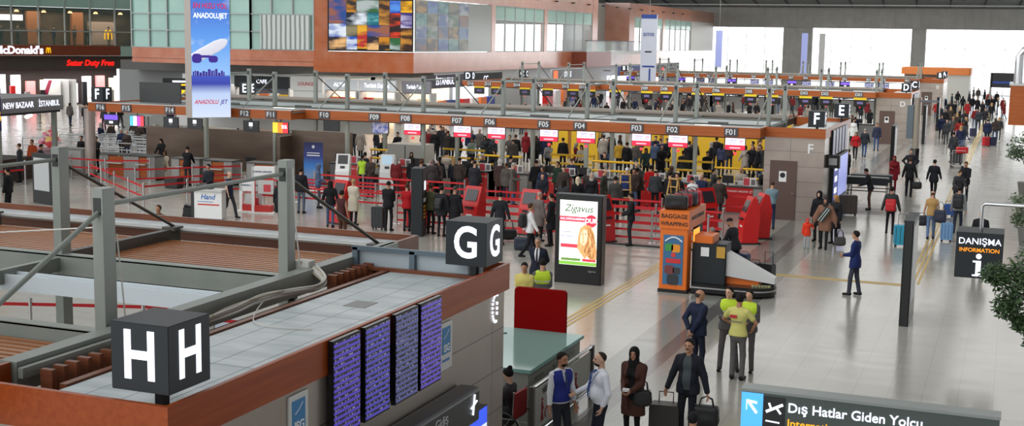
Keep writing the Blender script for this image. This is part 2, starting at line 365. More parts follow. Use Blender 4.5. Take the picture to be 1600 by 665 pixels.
def fig_meshes(pose, top, bot, hair, fem=False, h=.03, fine=False, belly=0., extra=None):
    p = dict(POSES[pose]) if isinstance(pose, str) else dict(pose)
    key = (str(sorted(p.items())), top, bot, hair, fem, h, fine, belly)
    if key in MESH: return MESH[key]
    J = skeleton(p); U = J['U']; up = J['up']; out = {}; hb = h*.75 if fine else h
    D = Sdf(hb, .03); torso(D, J, -.016, fem, belly=belly*.8, low=.97)
    for s, sg in (('l',-1),('r',1)):
        D.rc(J['sh'+s], J['el'+s], .044, .037, k=.03); D.rc(J['el'+s], J['w'+s], .037, .025, k=.015)
        hand(D, J['w'+s], J['el'+s], p.get('c'+s, .5), sg, p.get('g'+s), fine, p.get('n'+s))
        D.rc(J['hp'+s], J['kn'+s], .062, .040, k=.04); D.rc(J['kn'+s], J['an'+s], .040, .028, k=.02); D.rc(J['an'+s]-V3(0,0,.04), J['an'+s]+J['ft'+s]*.10-V3(0,0,.045), .026, .022, k=.01)
    T = headp(D, J, 0, fine, fem=fem); D.rc(J['nk'], T(0,-.018,-.06), .058 if not fem else .048, .05 if not fem else .043, k=.025)
    out['person'] = D.mesh('person')
    # top garment
    o = dict(shirt=.008, tee=.008, polo=.008, sweater=.014, jacket=.022, suit=.018, coat=.026, parka=.034, vest=.014, cape=.03, dress=.012)[top]
    hem = dict(shirt=.93, tee=.86, polo=.90, sweater=.86, jacket=.83, suit=.76, coat=.55, parka=.72, vest=.87, cape=.62, dress=.42)[top]
    G_ = Sdf(h, .04); torso(G_, J, o, fem, belly=belly)
    if top != 'vest': sleeves(G_, J, o*.7, top in ('tee','polo'))
    if hem < .82:
        if p.get('hz', .93) > .8: G_.rc(U(0,-.01,.92), V3(0,-.01,hem-.05+J['dz']), .165+o, (.2 if top in ('coat','dress','cape') else .17)+o, .74, (0,1,0), k=.05)
    if p.get('hz', .93) > .8 and top not in ('shirt','vest'):
        for s in 'lr': G_.rc(J['hp'+s], J['hp'+s]*.4+J['kn'+s]*.6, .092+o*.6, .086+o*.6, k=.05)
    if top == 'cape':
        for s in 'lr': G_.rc(J['sh'+s], J['el'+s]*.6+J['w'+s]*.4, .07, .11, .7, J['fw'], k=.06)
    if top in ('parka','coat','jacket'): G_.rc(U(-.05,-.045,1.475), U(.05,-.045,1.475), .045, .045, k=.03)
    if p.get('hz', .93) > .8: G_.cut(-up, U(0,0,hem))
    G_.cut((J['R']@V3(0,-.35,1)), U(0,.02,1.505))
    if top in ('suit','jacket','coat') and fine and p.get('open', True):
        # open front: a V wedge between the lapels down to the button
        R = J['R']; zb = 1.08 if top == 'suit' else .7
        G_.ops.append(('e', U(0,.16,1.5), V3(.075,.16,1.5-zb) if top == 'suit' else V3(.085,.14,.9), R, None, None, None, U(0,.16,1.5)-.95, U(0,.16,1.5)+.95, .006, True))
    out[dict(shirt='shirt', tee='t_shirt', polo='polo_shirt', sweater='sweater', jacket='jacket', suit='suit_jacket', coat='coat', parka='parka', vest='vest', cape='poncho', dress='dress')[top]] = G_.mesh('top')
    # trousers / skirt
    B = Sdf(h, .03); B.rc(J['hip']+V3(0,-.005,.06), J['hip']+V3(0,-.01,-.03), .138 if fem else .142, .148, .72, (0,1,0), k=.04)
    if top not in ('shirt',): B.cut((0,0,1), J['hip']+V3(0,0,.05))
    else: B.cut((0,0,1), J['hip']+V3(0,0,.10))
    wide = {'trousers':0, 'jeans':-.004, 'leggings':-.009, 'shorts':.01, 'skirt':0}[bot]
    if bot == 'skirt' and p.get('hz', .93) > .8: B.rc(J['hip'], V3(0,0,.12), .16, .2, .8, (0,1,0), k=.05)
    for s in 'lr':
        hp, kn, an = J['hp'+s], J['kn'+s], J['an'+s]
        B.rc(hp*V3(.9,1,1)-V3(0,0,.02), kn, .080+wide, .060+wide, k=.03); B.rc(kn, an-V3(0,0,.02), .061+wide, .052+wide*1.2, k=.02)
    out['trousers' if bot != 'skirt' else 'skirt'] = B.mesh('trousers')
    for s in 'lr':
        an, ft = J['an'+s], J['ft'+s]; K = Sdf(min(h,.02), .02)
        K.rc(an-V3(0,0,.035)-ft*.03, an-V3(0,0,.045)+ft*.14, .043, .036, k=.02); K.rc(an-ft*.015, an-V3(0,0,.03)-ft*.02, .04, .042, k=.02); K.cut((0,0,-1), an-V3(0,0,.079))
        out['shoe'+s] = K.mesh('shoe')
    # hair or headwear
    Hh = Sdf(min(h,.02) if not fine else h, .012); hc, R = J['hc'], J['Rh']; T = lambda x,y,z: hc+R@V3(x,y,z)
    nm = 'hair'; cutn, cutp = (0,.82,-.57), (0,.045,.05)
    if hair in ('short','thin'):
        e = .009 if hair == 'short' else .004
        Hh.el(T(0,-.008,.026), (.073+e,.094+e,.086+e), R); Hh.cut(R@V3(*cutn), T(0,.05,.06) if hair == 'short' else T(0,.0,.055)); Hh.cut(R@V3(0,.1,-1), T(0,0,-.045))
    elif hair == 'bald':
        Hh.el(T(0,-.008,.02), (.077,.097,.08), R); Hh.cut(R@V3(0,.9,-.1), T(0,.01,.02)); Hh.cut(R@V3(0,0,-1), T(0,0,-.045)); Hh.cut(R@V3(0,.3,1), T(0,0,.035))
    elif hair == 'bun':
        Hh.el(T(0,-.008,.026), (.083,.103,.094), R); Hh.cut(R@V3(*cutn), T(0,.052,.055)); Hh.cut(R@V3(0,.2,-1), T(0,0,-.06)); Hh.el(T(0,-.085,.10), (.045,.045,.042), R)
    elif hair == 'long':
        Hh.el(T(0,-.008,.026), (.085,.105,.095), R); Hh.rc(T(0,-.05,-.01), T(0,-.085,-.22), .085, .07, .55, R@V3(0,1,0), k=.03); Hh.rc(T(-.06,-.01,0), T(-.075,-.02,-.17), .03, .025, k=.03); Hh.rc(T(.06,-.01,0), T(.075,-.02,-.17), .03, .025, k=.03)
        Hh.el(T(0,.115,-.03), (.062,.09,.105), R, neg=True, k=.015)
    elif hair == 'pony':
        Hh.el(T(0,-.008,.026), (.083,.103,.094), R); Hh.cut(R@V3(*cutn), T(0,.052,.055)); Hh.rc(T(0,-.1,.03), T(0,-.13,-.18), .032, .018, k=.02)
    elif hair in ('scarf','hood'):
        nm = 'headscarf' if hair == 'scarf' else 'hood'; e = .014 if hair == 'scarf' else .026
        Hh.el(T(0,-.012,.02), (.077+e,.1+e,.09+e), R); Hh.rc(T(0,-.005,-.05), J['nk']+J['fw']*.01, .08+e*.5, .095, .95, J['fw'], k=.04)
        if hair == 'scarf': Hh.rc(U(0,.03,1.45), U(0,.055,1.34), .10, .07, .6, J['fw'], k=.04)
        Hh.el(T(0,.12,-.012), (.055,.1,.082), R, neg=True, k=.012)
    elif hair in ('beanie','cap'):
        nm = 'beanie' if hair == 'beanie' else 'cap'
        Hh.el(T(0,-.008,.03), (.084,.104,.096), R); Hh.cut(R@V3(0,.25,-1), T(0,0,.025))
        if hair == 'cap': Hh.rc(T(-.03,.09,.035), T(.03,.09,.035), .045, .045, .35, R@V3(0,0,1))
    out[nm] = Hh.mesh(nm)
    out['J'] = J; MESH[key] = out
    return out
PCOUNT = 0
SKIN = [(196,150,124),(184,136,108),(206,164,140),(172,124,98)]
def cmat(c, rough=.85): return mat('fabric_%02x%02x%02x' % tuple(c), c, rough, spec=.25)
def person(x, y, hd, pose='stand', top=('jacket',(28,28,32)), bot=('trousers',(30,30,36)), hair=('short',(28,22,18)), H=1.72, fem=False,
           label='person', group=None, h=None, fine=False, belly=0., shoe=(24,22,22), skin=None, z=0, face=None, tie=None, inner=None):
    """hd: degrees, 0 faces away from the camera along the aisle (+Y), counter-clockwise; 180 faces down the aisle towards the camera"""
    global PCOUNT; PCOUNT += 1
    h = h or (.0105 if fine else .028)
    ms = fig_meshes(pose, top[0], bot[0], hair[0], fem, h, fine, belly); J = ms['J']; sk = skin or SKIN[PCOUNT % 4]
    def part(nm, me, m, par):
        if not me.materials: me.materials.append(m)
        o = bpy.data.objects.new(nm, me); COL.objects.link(o); o.parent = par
        o.material_slots[0].link = 'OBJECT'; o.material_slots[0].material = m
        return o
    sm = mat('skin_%d%d%d' % sk, sk, .55, spec=.4)
    root = part('person', ms['person'], sm, None); root.location = (x, y, z); root.rotation_euler = (0,0,math.radians(hd)); q = H/1.75; root.scale = (q,q,q)
    tag(root, label, 'person', group)
    for k, me in ms.items():
        if k in ('person','J'): continue
        if k.startswith('shoe'): part('shoe', me, cmat(shoe, .5), root)
        elif k in ('trousers','skirt'): part(k, me, cmat(bot[1]), root)
        elif k in ('hair','headscarf','hood','beanie','cap'): part(k, me, cmat(hair[1], .8), root)
        else: part(k, me, top[2] if len(top) > 2 else cmat(top[1], .8), root)
    hc, R = J['hc'], J['Rh']; T = lambda a,b,c: tuple(float(w) for w in hc+R@V3(a,b,c))
    if fine:
        for s in (-1,1):
            e = MB(); e.lathe([(.001,-.009),(.006,-.0065),(.009,0),(.006,.0065),(.001,.009)], 8, T(s*.03,.082,.004)); e.build('eye', mat('eye_dark',(26,20,18),.2), root, True)
            b = MB(); b.tube([T(s*.014,.089,.023),T(s*.03,.090,.028),T(s*.046,.080,.022)], [.003,.0042,.002], 6); b.build('eyebrow', cmat(hair[1] if hair[0] not in ('scarf','hood') else (40,30,26)), root, True)
    f = face or ()
    if 'moustache' in f:
        b = MB(); b.tube([T(-.034,.080,-.048),T(-.015,.094,-.040),T(0,.097,-.038),T(.015,.094,-.040),T(.034,.080,-.048)], [.004,.008,.008,.008,.004], 8); b.build('moustache', cmat((38,28,22)), root, True)
    if 'beard' in f:
        B = Sdf(.010, .012); B.el(hc+R@V3(0,.026,-.052), (.060,.072,.070), R); B.cut(R@V3(0,-.4,1), hc+R@V3(0,.09,-.052)); B.cut(R@V3(0,-1,0), hc+R@V3(0,.005,0)); B.el(hc+R@V3(0,.1,-.058), (.02,.02,.009), R, neg=True, k=.005)
        me = B.mesh('beard'); part('beard', me, cmat(hair[1]), root)
    U = J['U']
    if inner:   # shirt or sweater seen in the open front, then the tie on it
        I = Sdf(h, .04); torso(I, J, .005, fem, belly=belly); I.cut(-J['up'], U(0,0,.9)); I.cut(J['R']@V3(0,-.35,1), U(0,.02,1.50)); part('shirt' if tie else 'sweater', I.mesh('inner'), cmat(inner), root)
    if tie:
        y0 = .11+belly*.9; b = MB(); b.tube([U(0,.072,1.465),U(0,y0-.003,1.42),U(0,y0+.012,1.30),U(0,y0+.012+belly*.5,1.15),U(0,y0+.005+belly*.5,1.03)], [.018,.016,.02,.024,.02], 6); b.build('tie', cmat(tie,.6), root, True)
    if 'lanyard' in f:
        b = MB(); b.tube([U(-.07,.02,1.48),U(-.05,.115,1.38),U(-.01,.135+belly,1.2),U(0,.135+belly,1.14),U(.01,.135+belly,1.2),U(.05,.115,1.38),U(.07,.02,1.48)], .005, 6); b.build('lanyard', cmat((50,70,130)), root)
        b = MB(); c = U(0,.142+belly,1.08); b.box(c[0]-.03,c[0]+.03,c[1]-.003,c[1]+.004,c[2]-.05,c[2]+.05); b.build('badge', cmat((225,225,228)), root)
    root['J'] = 0; del root['J']
    return root, J
def hand_at(o, J, s):                        # world position of a wrist
    w = J['w'+s]; q = o.scale[0]; a = o.rotation_euler[2]; x, y, z = (float(v)*q for v in w)
    return Vector((o.location[0]+x*math.cos(a)-y*math.sin(a), o.location[1]+x*math.sin(a)+y*math.cos(a), o.location[2]+z))
# ---------------------------------------------------------------- materials
def wood(name, c1, c2, rough=.35, along='x'):
    if name in SC: return SC[name]
    m = mat(name, c1, rough, spec=.28); g = N(m); sc_ = {'x':(.7,14,14), 'y':(14,.7,14), 'z':(14,14,.7)}[along]
    n1 = g.n('ShaderNodeTexNoise', {'Vector': g.coord(sc_), 'Scale': 1.0, 'Detail': 5.0, 'Distortion': .6}); g.base(g.ramp(n1.outputs[0], [(.3,c1),(.7,c2)])); return m
FAS = wood('laminate_cherry', (158,80,34), (176,97,48)); FAS_SHADE = wood('laminate_cherry_shade', (142,60,20), (162,76,28), along='y')  # second one: same laminate darkened, side shade put into the colour
BROWN = wood('laminate_brown', (104,60,40), (130,78,54)); SLAT = wood('slat_wood', (146,94,60), (170,116,78))
STEEL = noisy('painted_steel', (130,136,129), (143,147,140), .45, (1.5,1.5,1.5))
DECK = noisy('deck_sheet', (170,180,182), (196,204,204), .4, (1.2,5,1), detail=6)
PLATE = noisy('roof_plate', (104,112,112), (128,136,136), .5, (.8,.8,.8), detail=6)
DARK = mat('near_black', (16,16,18), .4); CHAR = mat('charcoal_panel', (42,46,49), .5, spec=.3); BLK = mat('gloss_black', (14,14,16), .25)
CHROME = mat('chrome', (196,196,196), .22, 1); GREYP = mat('grey_panel', (150,148,144), .5); LGREY = mat('light_grey_panel', (196,196,194), .5)
WHITE = mat('white_panel', (232,232,230), .5); RED = mat('red_gloss', (198,26,26), .35); REDB = mat('red_belt', (196,24,34), .6); DRED = mat('red_fabric', (136,6,8), .9, spec=.1)
YEL = mat('yellow_panel', (226,178,30), .5); ORG = mat('orange_panel', (226,112,32), .45); BLUE = mat('blue_panel', (30,60,140), .5); TEAL = mat('teal_glass_top', (128,172,164), .12)
LIT = mat('lit_white', (236,240,255), .4, emit=1.0, ec=(236,240,255)); LITY = mat('lit_yellow', (250,190,20), .4, emit=.9, ec=(250,190,20)); LITR = mat('lit_red', (255,30,24), .4, emit=1.2, ec=(255,30,24))
PRW = mat('printed_white', (236,236,236), .5); PRY = mat('printed_amber', (228,164,28), .5)
def clad(name, c1, c2, rough, sx, sz, metal=.0, mort=(60,58,56), zo=0):
    if name in SC: return SC[name]
    m = mat(name, c1, rough, metal, spec=.5); g = N(m); v = g.coord((1,1,1), loc=(0,0,zo))
    sp = g.n('ShaderNodeSeparateXYZ', {'Vector': v}); ad = g.n('ShaderNodeMath', {0: sp.outputs[0], 1: sp.outputs[1]}, operation='ADD')
    cb = g.n('ShaderNodeCombineXYZ', {'X': ad.outputs[0], 'Y': sp.outputs[2]})
    br = g.n('ShaderNodeTexBrick', {'Vector': cb.outputs[0], 'Color1': (*S(c1),1), 'Color2': (*S(c2),1), 'Mortar': (*S(mort),1), 'Scale': 1.0, 'Mortar Size': .006, 'Brick Width': sx, 'Row Height': sz}, offset=0)
    nz = g.n('ShaderNodeTexNoise', {'Vector': v, 'Scale': .9, 'Detail': 4.0}); mx = g.n('ShaderNodeMixRGB', {'Fac': .18, 'Color1': br.outputs[0], 'Color2': g.ramp(nz.outputs[0], [(.3,(90,84,80)),(.7,(190,184,178))])})
    g.base(mx.outputs[0]); return m
WALLC = clad('steel_cladding', (176,164,154), (170,158,148), .3, 4.2, .57, metal=.6, zo=.24)
# ---------------------------------------------------------------- floor
def floor_mat():
    m = mat('polished_tile', (176,171,160), .2, spec=.5); g = N(m); v = g.coord()
    br = g.n('ShaderNodeTexBrick', {'Vector': v, 'Color1': (*S((165,162,152)),1), 'Color2': (*S((162,159,149)),1), 'Mortar': (*S((142,139,131)),1), 'Scale': 1.0, 'Mortar Size': .006, 'Brick Width': .63, 'Row Height': 7.6}, offset=0)
    g.n  # tiles: joints every .63 m across the hall
    nz = g.n('ShaderNodeTexNoise', {'Vector': g.coord((.9,3,1)), 'Scale': 1.0, 'Detail': 6.0})
    mx = g.n('ShaderNodeMixRGB', {'Fac': .07, 'Color1': br.outputs[0], 'Color2': g.ramp(nz.outputs[0], [(.3,(120,116,108)),(.7,(214,208,196))])})
    sp = g.n('ShaderNodeSeparateXYZ', {'Vector': v}); x = sp.outputs[0]
    def band(a, b): return g.n('ShaderNodeMath', {0: g.n('ShaderNodeMath', {0: x, 1: a}, operation='GREATER_THAN').outputs[0], 1: g.n('ShaderNodeMath', {0: x, 1: b}, operation='LESS_THAN').outputs[0]}, operation='MULTIPLY').outputs[0]
    nz2 = g.n('ShaderNodeTexNoise', {'Vector': v, 'Scale': 14.0, 'Detail': 3.0})
    m2 = g.n('ShaderNodeMixRGB', {'Fac': band(-7.55,-5.78), 'Color1': mx.outputs[0], 'Color2': g.ramp(nz2.outputs[0], [(.35,(126,127,119)),(.65,(132,133,125))])})
    m3 = g.n('ShaderNodeMixRGB', {'Fac': band(-6.78,-6.42), 'Color1': m2.outputs[0], 'Color2': (*S((92,89,86)),1)})
    g.base(m3.outputs[0]); rr = g.n('ShaderNodeMath', {0: nz.outputs[0], 1: .16}, operation='MULTIPLY'); r2 = g.n('ShaderNodeMath', {0: rr.outputs[0], 1: .10}, operation='ADD'); g.set(g.b, 'Roughness', r2.outputs[0])
    return m
tag(MB().box(-100,9,-4,215,-.2,0).build('floor', floor_mat()), kind='structure')
TAC = mat('tactile_yellow', (196,164,92), .5)
def tactile(pts, n):
    b = MB()
    for q in (-.13,0,.13):
        for i in range(len(pts)-1):
            p0, p1 = pts[i], pts[i+1]
            if p0[0] == p1[0]: b.box(p0[0]+q-.035, p0[0]+q+.035, p0[1], p1[1], 0, .005)
            else: b.box(p0[0], p1[0], p0[1]+q-.035, p0[1]+q+.035, 0, .005)
    tag(b.build('trim_%d' % n, TAC), kind='structure')
tactile([(-9.5,24),(-9.5,39.4)], 1); tactile([(-2.3,36.9),(-2.3,140)], 2); tactile([(-9.3,36.6),(-2.5,36.6)], 3)
# ---------------------------------------------------------------- far window wall
def struct(o): return tag(o, kind='structure')
GLASS = mat('window_glass', (236,244,246), .03, alpha=.14)
FW = clad('far_cladding', (178,178,172), (170,170,165), .55, 1.15, 9)
b = MB(); b.box(-80,12,190,191,9.05,11.95); b.box(-32,-27.9,189.7,191,0,9.05); b.box(-14,-12.1,189.7,191,0,9.05); struct(b.build('wall_back', FW))
k = 1
for x0, x1 in ((-43,-32),(-27.9,-14),(-12.1,9)):
    b = MB(); n = max(1, round((x1-x0)/2.7)); MUL = mat('mullion', (196,198,200), .5)
    for i in range(n+1): xx = x0+(x1-x0)*i/n; b.box(xx-.035, xx+.035, 190.2, 190.32, 0, 9.05)
    for zz in (.05, 1.2, 4.2, 6.4): b.box(x0, x1, 190.22, 190.3, zz-.03, zz+.03)
    f = struct(b.build('window_%d' % k, MUL)); MB().box(x0,x1,190.24,190.27,0,9.05).build('window_pane', GLASS, f); k += 1
# roof over the far end: ribbed metal, rising towards the camera
RIB = mat('roof_metal', (92,96,98), .5, .3); g = N(RIB); wv = g.n('ShaderNodeTexWave', {'Vector': g.coord((.0,1,0)), 'Scale': 1.6}, bands_direction='Y'); g.base(g.ramp(wv.outputs[0], [(.2,(112,117,119)),(.8,(150,155,157))]))
b = MB(); prof = [(191,11.9),(186,12.35),(176,13.3),(162,14.3),(146,15.2),(128,15.9),(110,16.2)]
for (y0,z0),(y1,z1) in zip(prof[:-1], prof[1:]): b.add([(-80,y0,z0),(12,y0,z0),(12,y1,z1),(-80,y1,z1),(-80,y0,z0+.3),(12,y0,z0+.3),(12,y1,z1+.3),(-80,y1,z1+.3)], [(0,1,2,3),(7,6,5,4),(0,4,5,1),(2,6,7,3),(1,5,6,2),(0,3,7,4)])
rf = struct(b.build('ceiling', RIB))
b = MB(); b.box(-80,12,184,184.3,12.08,12.22); struct(b.build('trim_4', mat('highlight_trim', (206,208,208), .3)))  # pale paint standing in for a bright highlight below the roof
b = MB()
for i in range(20): xx = -75+i*4.4; b.bar((xx,188,12.1),(xx+.4,181,12.75),.22,.2); b.bar((xx+2,180,12.8),(xx+2.8,164,14.1),.3,.2)
struct(b.build('trim_5', mat('roof_rib', (60,62,64), .5)))
# ---------------------------------------------------------------- left terminal building: cherry laminate band, glazing, photo screen
CW = clad('facade_cherry', (200,98,26), (194,92,22), .24, 1.9, .62, mort=(136,72,40)); CW.node_tree.nodes['Principled BSDF'].inputs['Coat Weight'].default_value = .25; CW.node_tree.nodes['Principled BSDF'].inputs['Coat Roughness'].default_value = .14
TG = noisy('teal_glazing', (158,196,184), (172,206,194), .12, (.3,.3,.3)); SPAN = mat('grey_spandrel', (150,154,148), .2)
FRM = mat('alu_frame', (172,178,176), .4)
def wallseg(mb, p, q, z0, z1, t=.4):          # vertical slab from p to q in plan, thickness to its left
    p = Vector((p[0],p[1],0)); q = Vector((q[0],q[1],0)); d = (q-p).normalized(); n = Vector((-d.y,d.x,0))*t
    mb.add([(a.x,a.y,z) for z in (z0,z1) for a in (p,q,q+n,p+n)], [(0,3,2,1),(4,5,6,7),(0,1,5,4),(1,2,6,5),(2,3,7,6),(3,0,4,7)])
LP = [(-66,84.6),(-60,83.4),(-54,83.2),(-49.3,84.5),(-42.4,87.5)]
b = MB(); up = MB()
for i, (p, q) in enumerate(zip(LP[:-1], LP[1:])):
    wallseg(b, p, q, 4.72 if i < 3 else 3.95, 5.52)
    if i < 3: wallseg(b, (p[0],p[1]+.12), (q[0],q[1]+.12), 4.66, 4.72); wallseg(b, p, q, 4.35, 4.66)
wallseg(b, (-49.3,84.5), (-48.3,84.93), 5.52, 11.1); wallseg(b, (-48.3,84.93), (-42.4,87.5), 9.55, 11.1)
wallseg(b, (-66,84.6), (-64.7,84.35), 9.9, 11.1)
struct(b.build('wall_left', CW))
b = MB()
for (p, q) in zip(LP[:-2], LP[1:-1]): wallseg(b, p, q, 9.5, 11.1, .3)
for (p, q) in zip(LP[:-2], LP[1:-1]): wallseg(b, (p[0],p[1]+.14), (q[0],q[1]+.14), 5.5, 9.5, .1)
struct(b.build('wall_left_glazing', TG))
BLD = mat('blind_glazing', (190,196,190), .2); gb_ = N(BLD); wv_ = gb_.n('ShaderNodeTexWave', {'Vector': gb_.coord(), 'Scale': .9, 'Distortion': .6}, bands_direction='X'); gb_.base(gb_.ramp(wv_.outputs[0], [(.1,(120,134,128)),(.35,(196,202,196)),(.8,(214,218,214))]))
b = MB(); wallseg(b, (-53.2,83.30), (-49.5,84.39), 5.6, 8.15, .05); struct(b.build('window_11', BLD))
f = MB()
for (p, q) in zip(LP[:-2], LP[1:-1]):
    n = 3
    for i in range(n+1):
        t = i/n; xx = p[0]+(q[0]-p[0])*t; yy = p[1]+(q[1]-p[1])*t; f.box(xx-.05, xx+.05, yy-.03, yy+.12, 5.52, 11)
    for zz in (5.56, 6.9, 8.2, 9.5): f.bar((p[0],p[1]+.02,zz), (q[0],q[1]+.02,zz), .1, .07)
struct(f.build('window_4', FRM))
X0 = -42.4                                     # long face along the hall
CWL = clad('facade_cherry_glare', (196,108,60), (190,102,54), .3, 1.9, .62, mort=(150,90,60)); cb_ = CWL.node_tree.nodes['Principled BSDF'].inputs; cb_['Coat Weight'].default_value = 1; cb_['Coat Roughness'].default_value = .2; cb_['Coat IOR'].default_value = 2.3  # same cladding made paler and heavily coated to imitate window glare
b = MB(); b.box(X0-.4,X0,87.5,189.8,3.95,5.52); b.box(X0-.4,X0,87.5,131.3,9.55,11.1); b.box(X0-.4,X0,102.9,103.8,5.52,9.55); b.box(X0-.4,X0,116.2,117.1,5.52,9.55); b.box(X0-.4,X0,131.2,133,5.52,11.1)
b.box(X0-.4,X0,145.2,147.4,5.52,11.1); b.box(X0-.4,X0,147.4,189.8,9.55,11.1); b.box(X0-.4,X0,160.5,161.5,5.52,9.55); b.box(X0-3,X0-.4,145.2,146.0,5.52,11.1)
struct(b.build('wall_left_long', CWL))
MB().box(X0-.35,X0-.02,176,189.8,5.52,9.55).build('wall_left_blank', mat('beige_panel', (186,180,168), .4))['kind'] = 'structure'
MB().box(X0-3.4,X0-3,131.3,147.4,3.95,11).build('wall_left_recess', SPAN)['kind'] = 'structure'
for n_, (y0, y1) in enumerate(((103.8,116.2),(117.1,131.2),(147.4,160.5),(161.5,176)), 5):
    b = MB(); n = 5
    for i in range(n+1): yy = y0+(y1-y0)*i/n; b.box(X0-.2,X0-.05,yy-.06,yy+.06,5.52,9.55)
    for zz in (5.56, 8.3, 9.52): b.box(X0-.2,X0-.05,y0,y1,zz-.05,zz+.05)
    fr = struct(b.build('window_%d' % n_, FRM)); MB().box(X0-.16,X0-.1,y0,y1,5.52,9.55).build('window_pane', GLASS, fr)
    MB().box(X0-.19,X0-.13,y0,y1,8.3,9.55).build('spandrel_pane', TG, fr)
# small ceiling spots in the parapet above the windows
for i in range(14):
    yy = 104+i*5.1
    o = MB().lathe([(.16,0),(.2,.05),(.2,.12)], 10, (X0+.1, yy, 10.35)).build('wall_spotlight', DARK); tag(o, 'small dark round spotlight in the row along the wooden parapet', 'spotlight', 'parapet spotlights')
# terrace corner: hanging box, balcony glass
e = empty('balcony', (X0,133,0), 0, 'wood clad balcony corner with glass balustrade on the left building', 'balcony')
MB().box(-2.9,1.6,-8.5,0,3.95,5.5).build('balcony_box', mat('dark_cherry', (120,56,36), .3), e); MB().box(1.5,1.6,-8.5,12,5.5,6.6).build('glass_balustrade', mat('balustrade_glass', (150,180,176), .05, alpha=.35), e)
MB().box(1.45,1.65,-8.5,12,6.6,6.68).build('handrail', DARK, e); MB().box(-2.9,1.6,0,12,5.2,5.5).build('balcony_floor', LGREY, e)
# ground-floor soffit and shop walls under the band
SHOPW = mat('shop_grey_wall', (142,144,144), .6)
area('shop_fill', (-52, 89.2, 3.5), 16, 1.2, 420, (1,.95,.88)); area('shop_fill', (-45.6, 138, 3.8), 1.4, 90, 900, (1,.97,.93))  # unseen area lights added to brighten the shop fronts
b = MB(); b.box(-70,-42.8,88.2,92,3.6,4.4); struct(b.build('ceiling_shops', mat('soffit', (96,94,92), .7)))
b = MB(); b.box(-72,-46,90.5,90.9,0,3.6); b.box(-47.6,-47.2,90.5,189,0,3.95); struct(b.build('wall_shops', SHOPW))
# food court gallery at the far left
PA, PB = Vector((-81.5,81,0)), Vector((-75.0,98.6,0)); dv = (PB-PA).normalized(); angA = math.atan2(dv.y, dv.x)
def gal(a, z, off=0): n = Vector((dv.y,-dv.x,0)); p = PA+dv*a+n*off; return (p.x, p.y, z)
LA = (PB-PA).length
def gbox(mb, a0, a1, z0, z1, o0, o1):
    v = [gal(a0,z0,o0),gal(a1,z0,o0),gal(a1,z0,o1),gal(a0,z0,o1),gal(a0,z1,o0),gal(a1,z1,o0),gal(a1,z1,o1),gal(a0,z1,o1)]
    return mb.add(v, [(0,3,2,1),(4,5,6,7),(0,1,5,4),(1,2,6,5),(2,3,7,6),(3,0,4,7)])
b = MB(); gbox(b,-3,LA-3,4.55,5.45,-.4,0); gbox(b,-3,-.2,0,4.55,-.4,0); struct(b.build('wall_food_court', wood('cherry_dark_band', (122,58,36), (146,76,48), .3)))
b = MB(); gbox(b,-3,LA+2,8.75,11.2,-.3,0); gbox(b,LA-2.9,LA+2,4.5,5.4,-.3,.05); struct(b.build('wall_food_court_spandrel', TG))
b = MB(); gbox(b,-3,LA+3,3.3,4.5,-2.4,-2.0); struct(b.build('ceiling_food_court', mat('brown_grey', (88,80,76), .7)))  # one even brown-grey ceiling colour
area('shop_fill', gal(10,3.2,-2.6), 17, 1.6, 420, (1,.96,.92), (0,0,angA))  # unseen fill light added for the shops below the gallery
b = MB(); gbox(b,-3,LA+3,5.4,8.8,-4.4,-4.0); struct(b.build('wall_food_court_rear', noisy('restaurant_wall', (96,74,54), (60,46,38), .6, (.5,.5,1.4), detail=2)))
b = MB(); gbox(b,-3,LA+3,5.2,5.45,-4,-.4); gbox(b,-3,LA+3,8.5,8.7,-4,-.3); struct(b.build('floor_gallery', mat('gallery_slab', (70,62,56), .6)))
b = MB()
for i in range(8): a = .6+i*2.45; gbox(b,a-.05,a+.05,5.45,11.2,-.1,.06)
gbox(b,-3,LA,6.62,6.72,-.1,.06); struct(b.build('window_9', FRM)); MBg = MB(); gbox(MBg,-3,LA+1,5.45,8.75,-.06,-.02); struct(MBg.build('window_10', mat('gallery_glass', (120,150,140), .05, alpha=.22)))
for i in range(7):
    a = 1.6+i*2.5; b = MB(); b.lathe([(.1,.16),(.2,.0),(.22,-.02)], 10, gal(a,8.3,-1.2)); o = b.build('downlight', mat('warm_lamp', (255,196,130), .5, emit=2.2, ec=(255,196,130))); tag(o, 'small warm downlight glowing in the row over the upstairs restaurant', 'downlight', 'restaurant downlights')
for nm, a0, a1, z0, z1, c, lb in (('menu_board',4.2,8.2,7.55,8.05,LIT,'long bright menu board upstairs in the restaurant'),('restaurant_counter',4.0,8.5,5.5,6.9,mat('warm_dark', (66,44,34), .5),'dark serving counter below the bright menu board'),('partition_panel',14.6,17.3,5.5,7.6,mat('pale_panel', (176,160,150), .5),'pale square partition behind the yellow arches'),('wood_column_cladding',8.6,9.8,5.5,8.4,SLAT,'slatted wooden column beside the upstairs menu board'),('slat_screen',12.9,14,5.5,8.4,SLAT,'slatted wooden screen left of the yellow arches')):
    b = MB(); gbox(b,a0,a1,z0,z1,-3.6,-3.2); tag(b.build(nm, c), lb, nm.split('_')[-1])
p = gal(9,8.4,-2); area('gallery_fill', p, 19, 2.5, 420, (1,.82,.62), (0,0,angA))  # unseen warm area light added to brighten the gallery interior
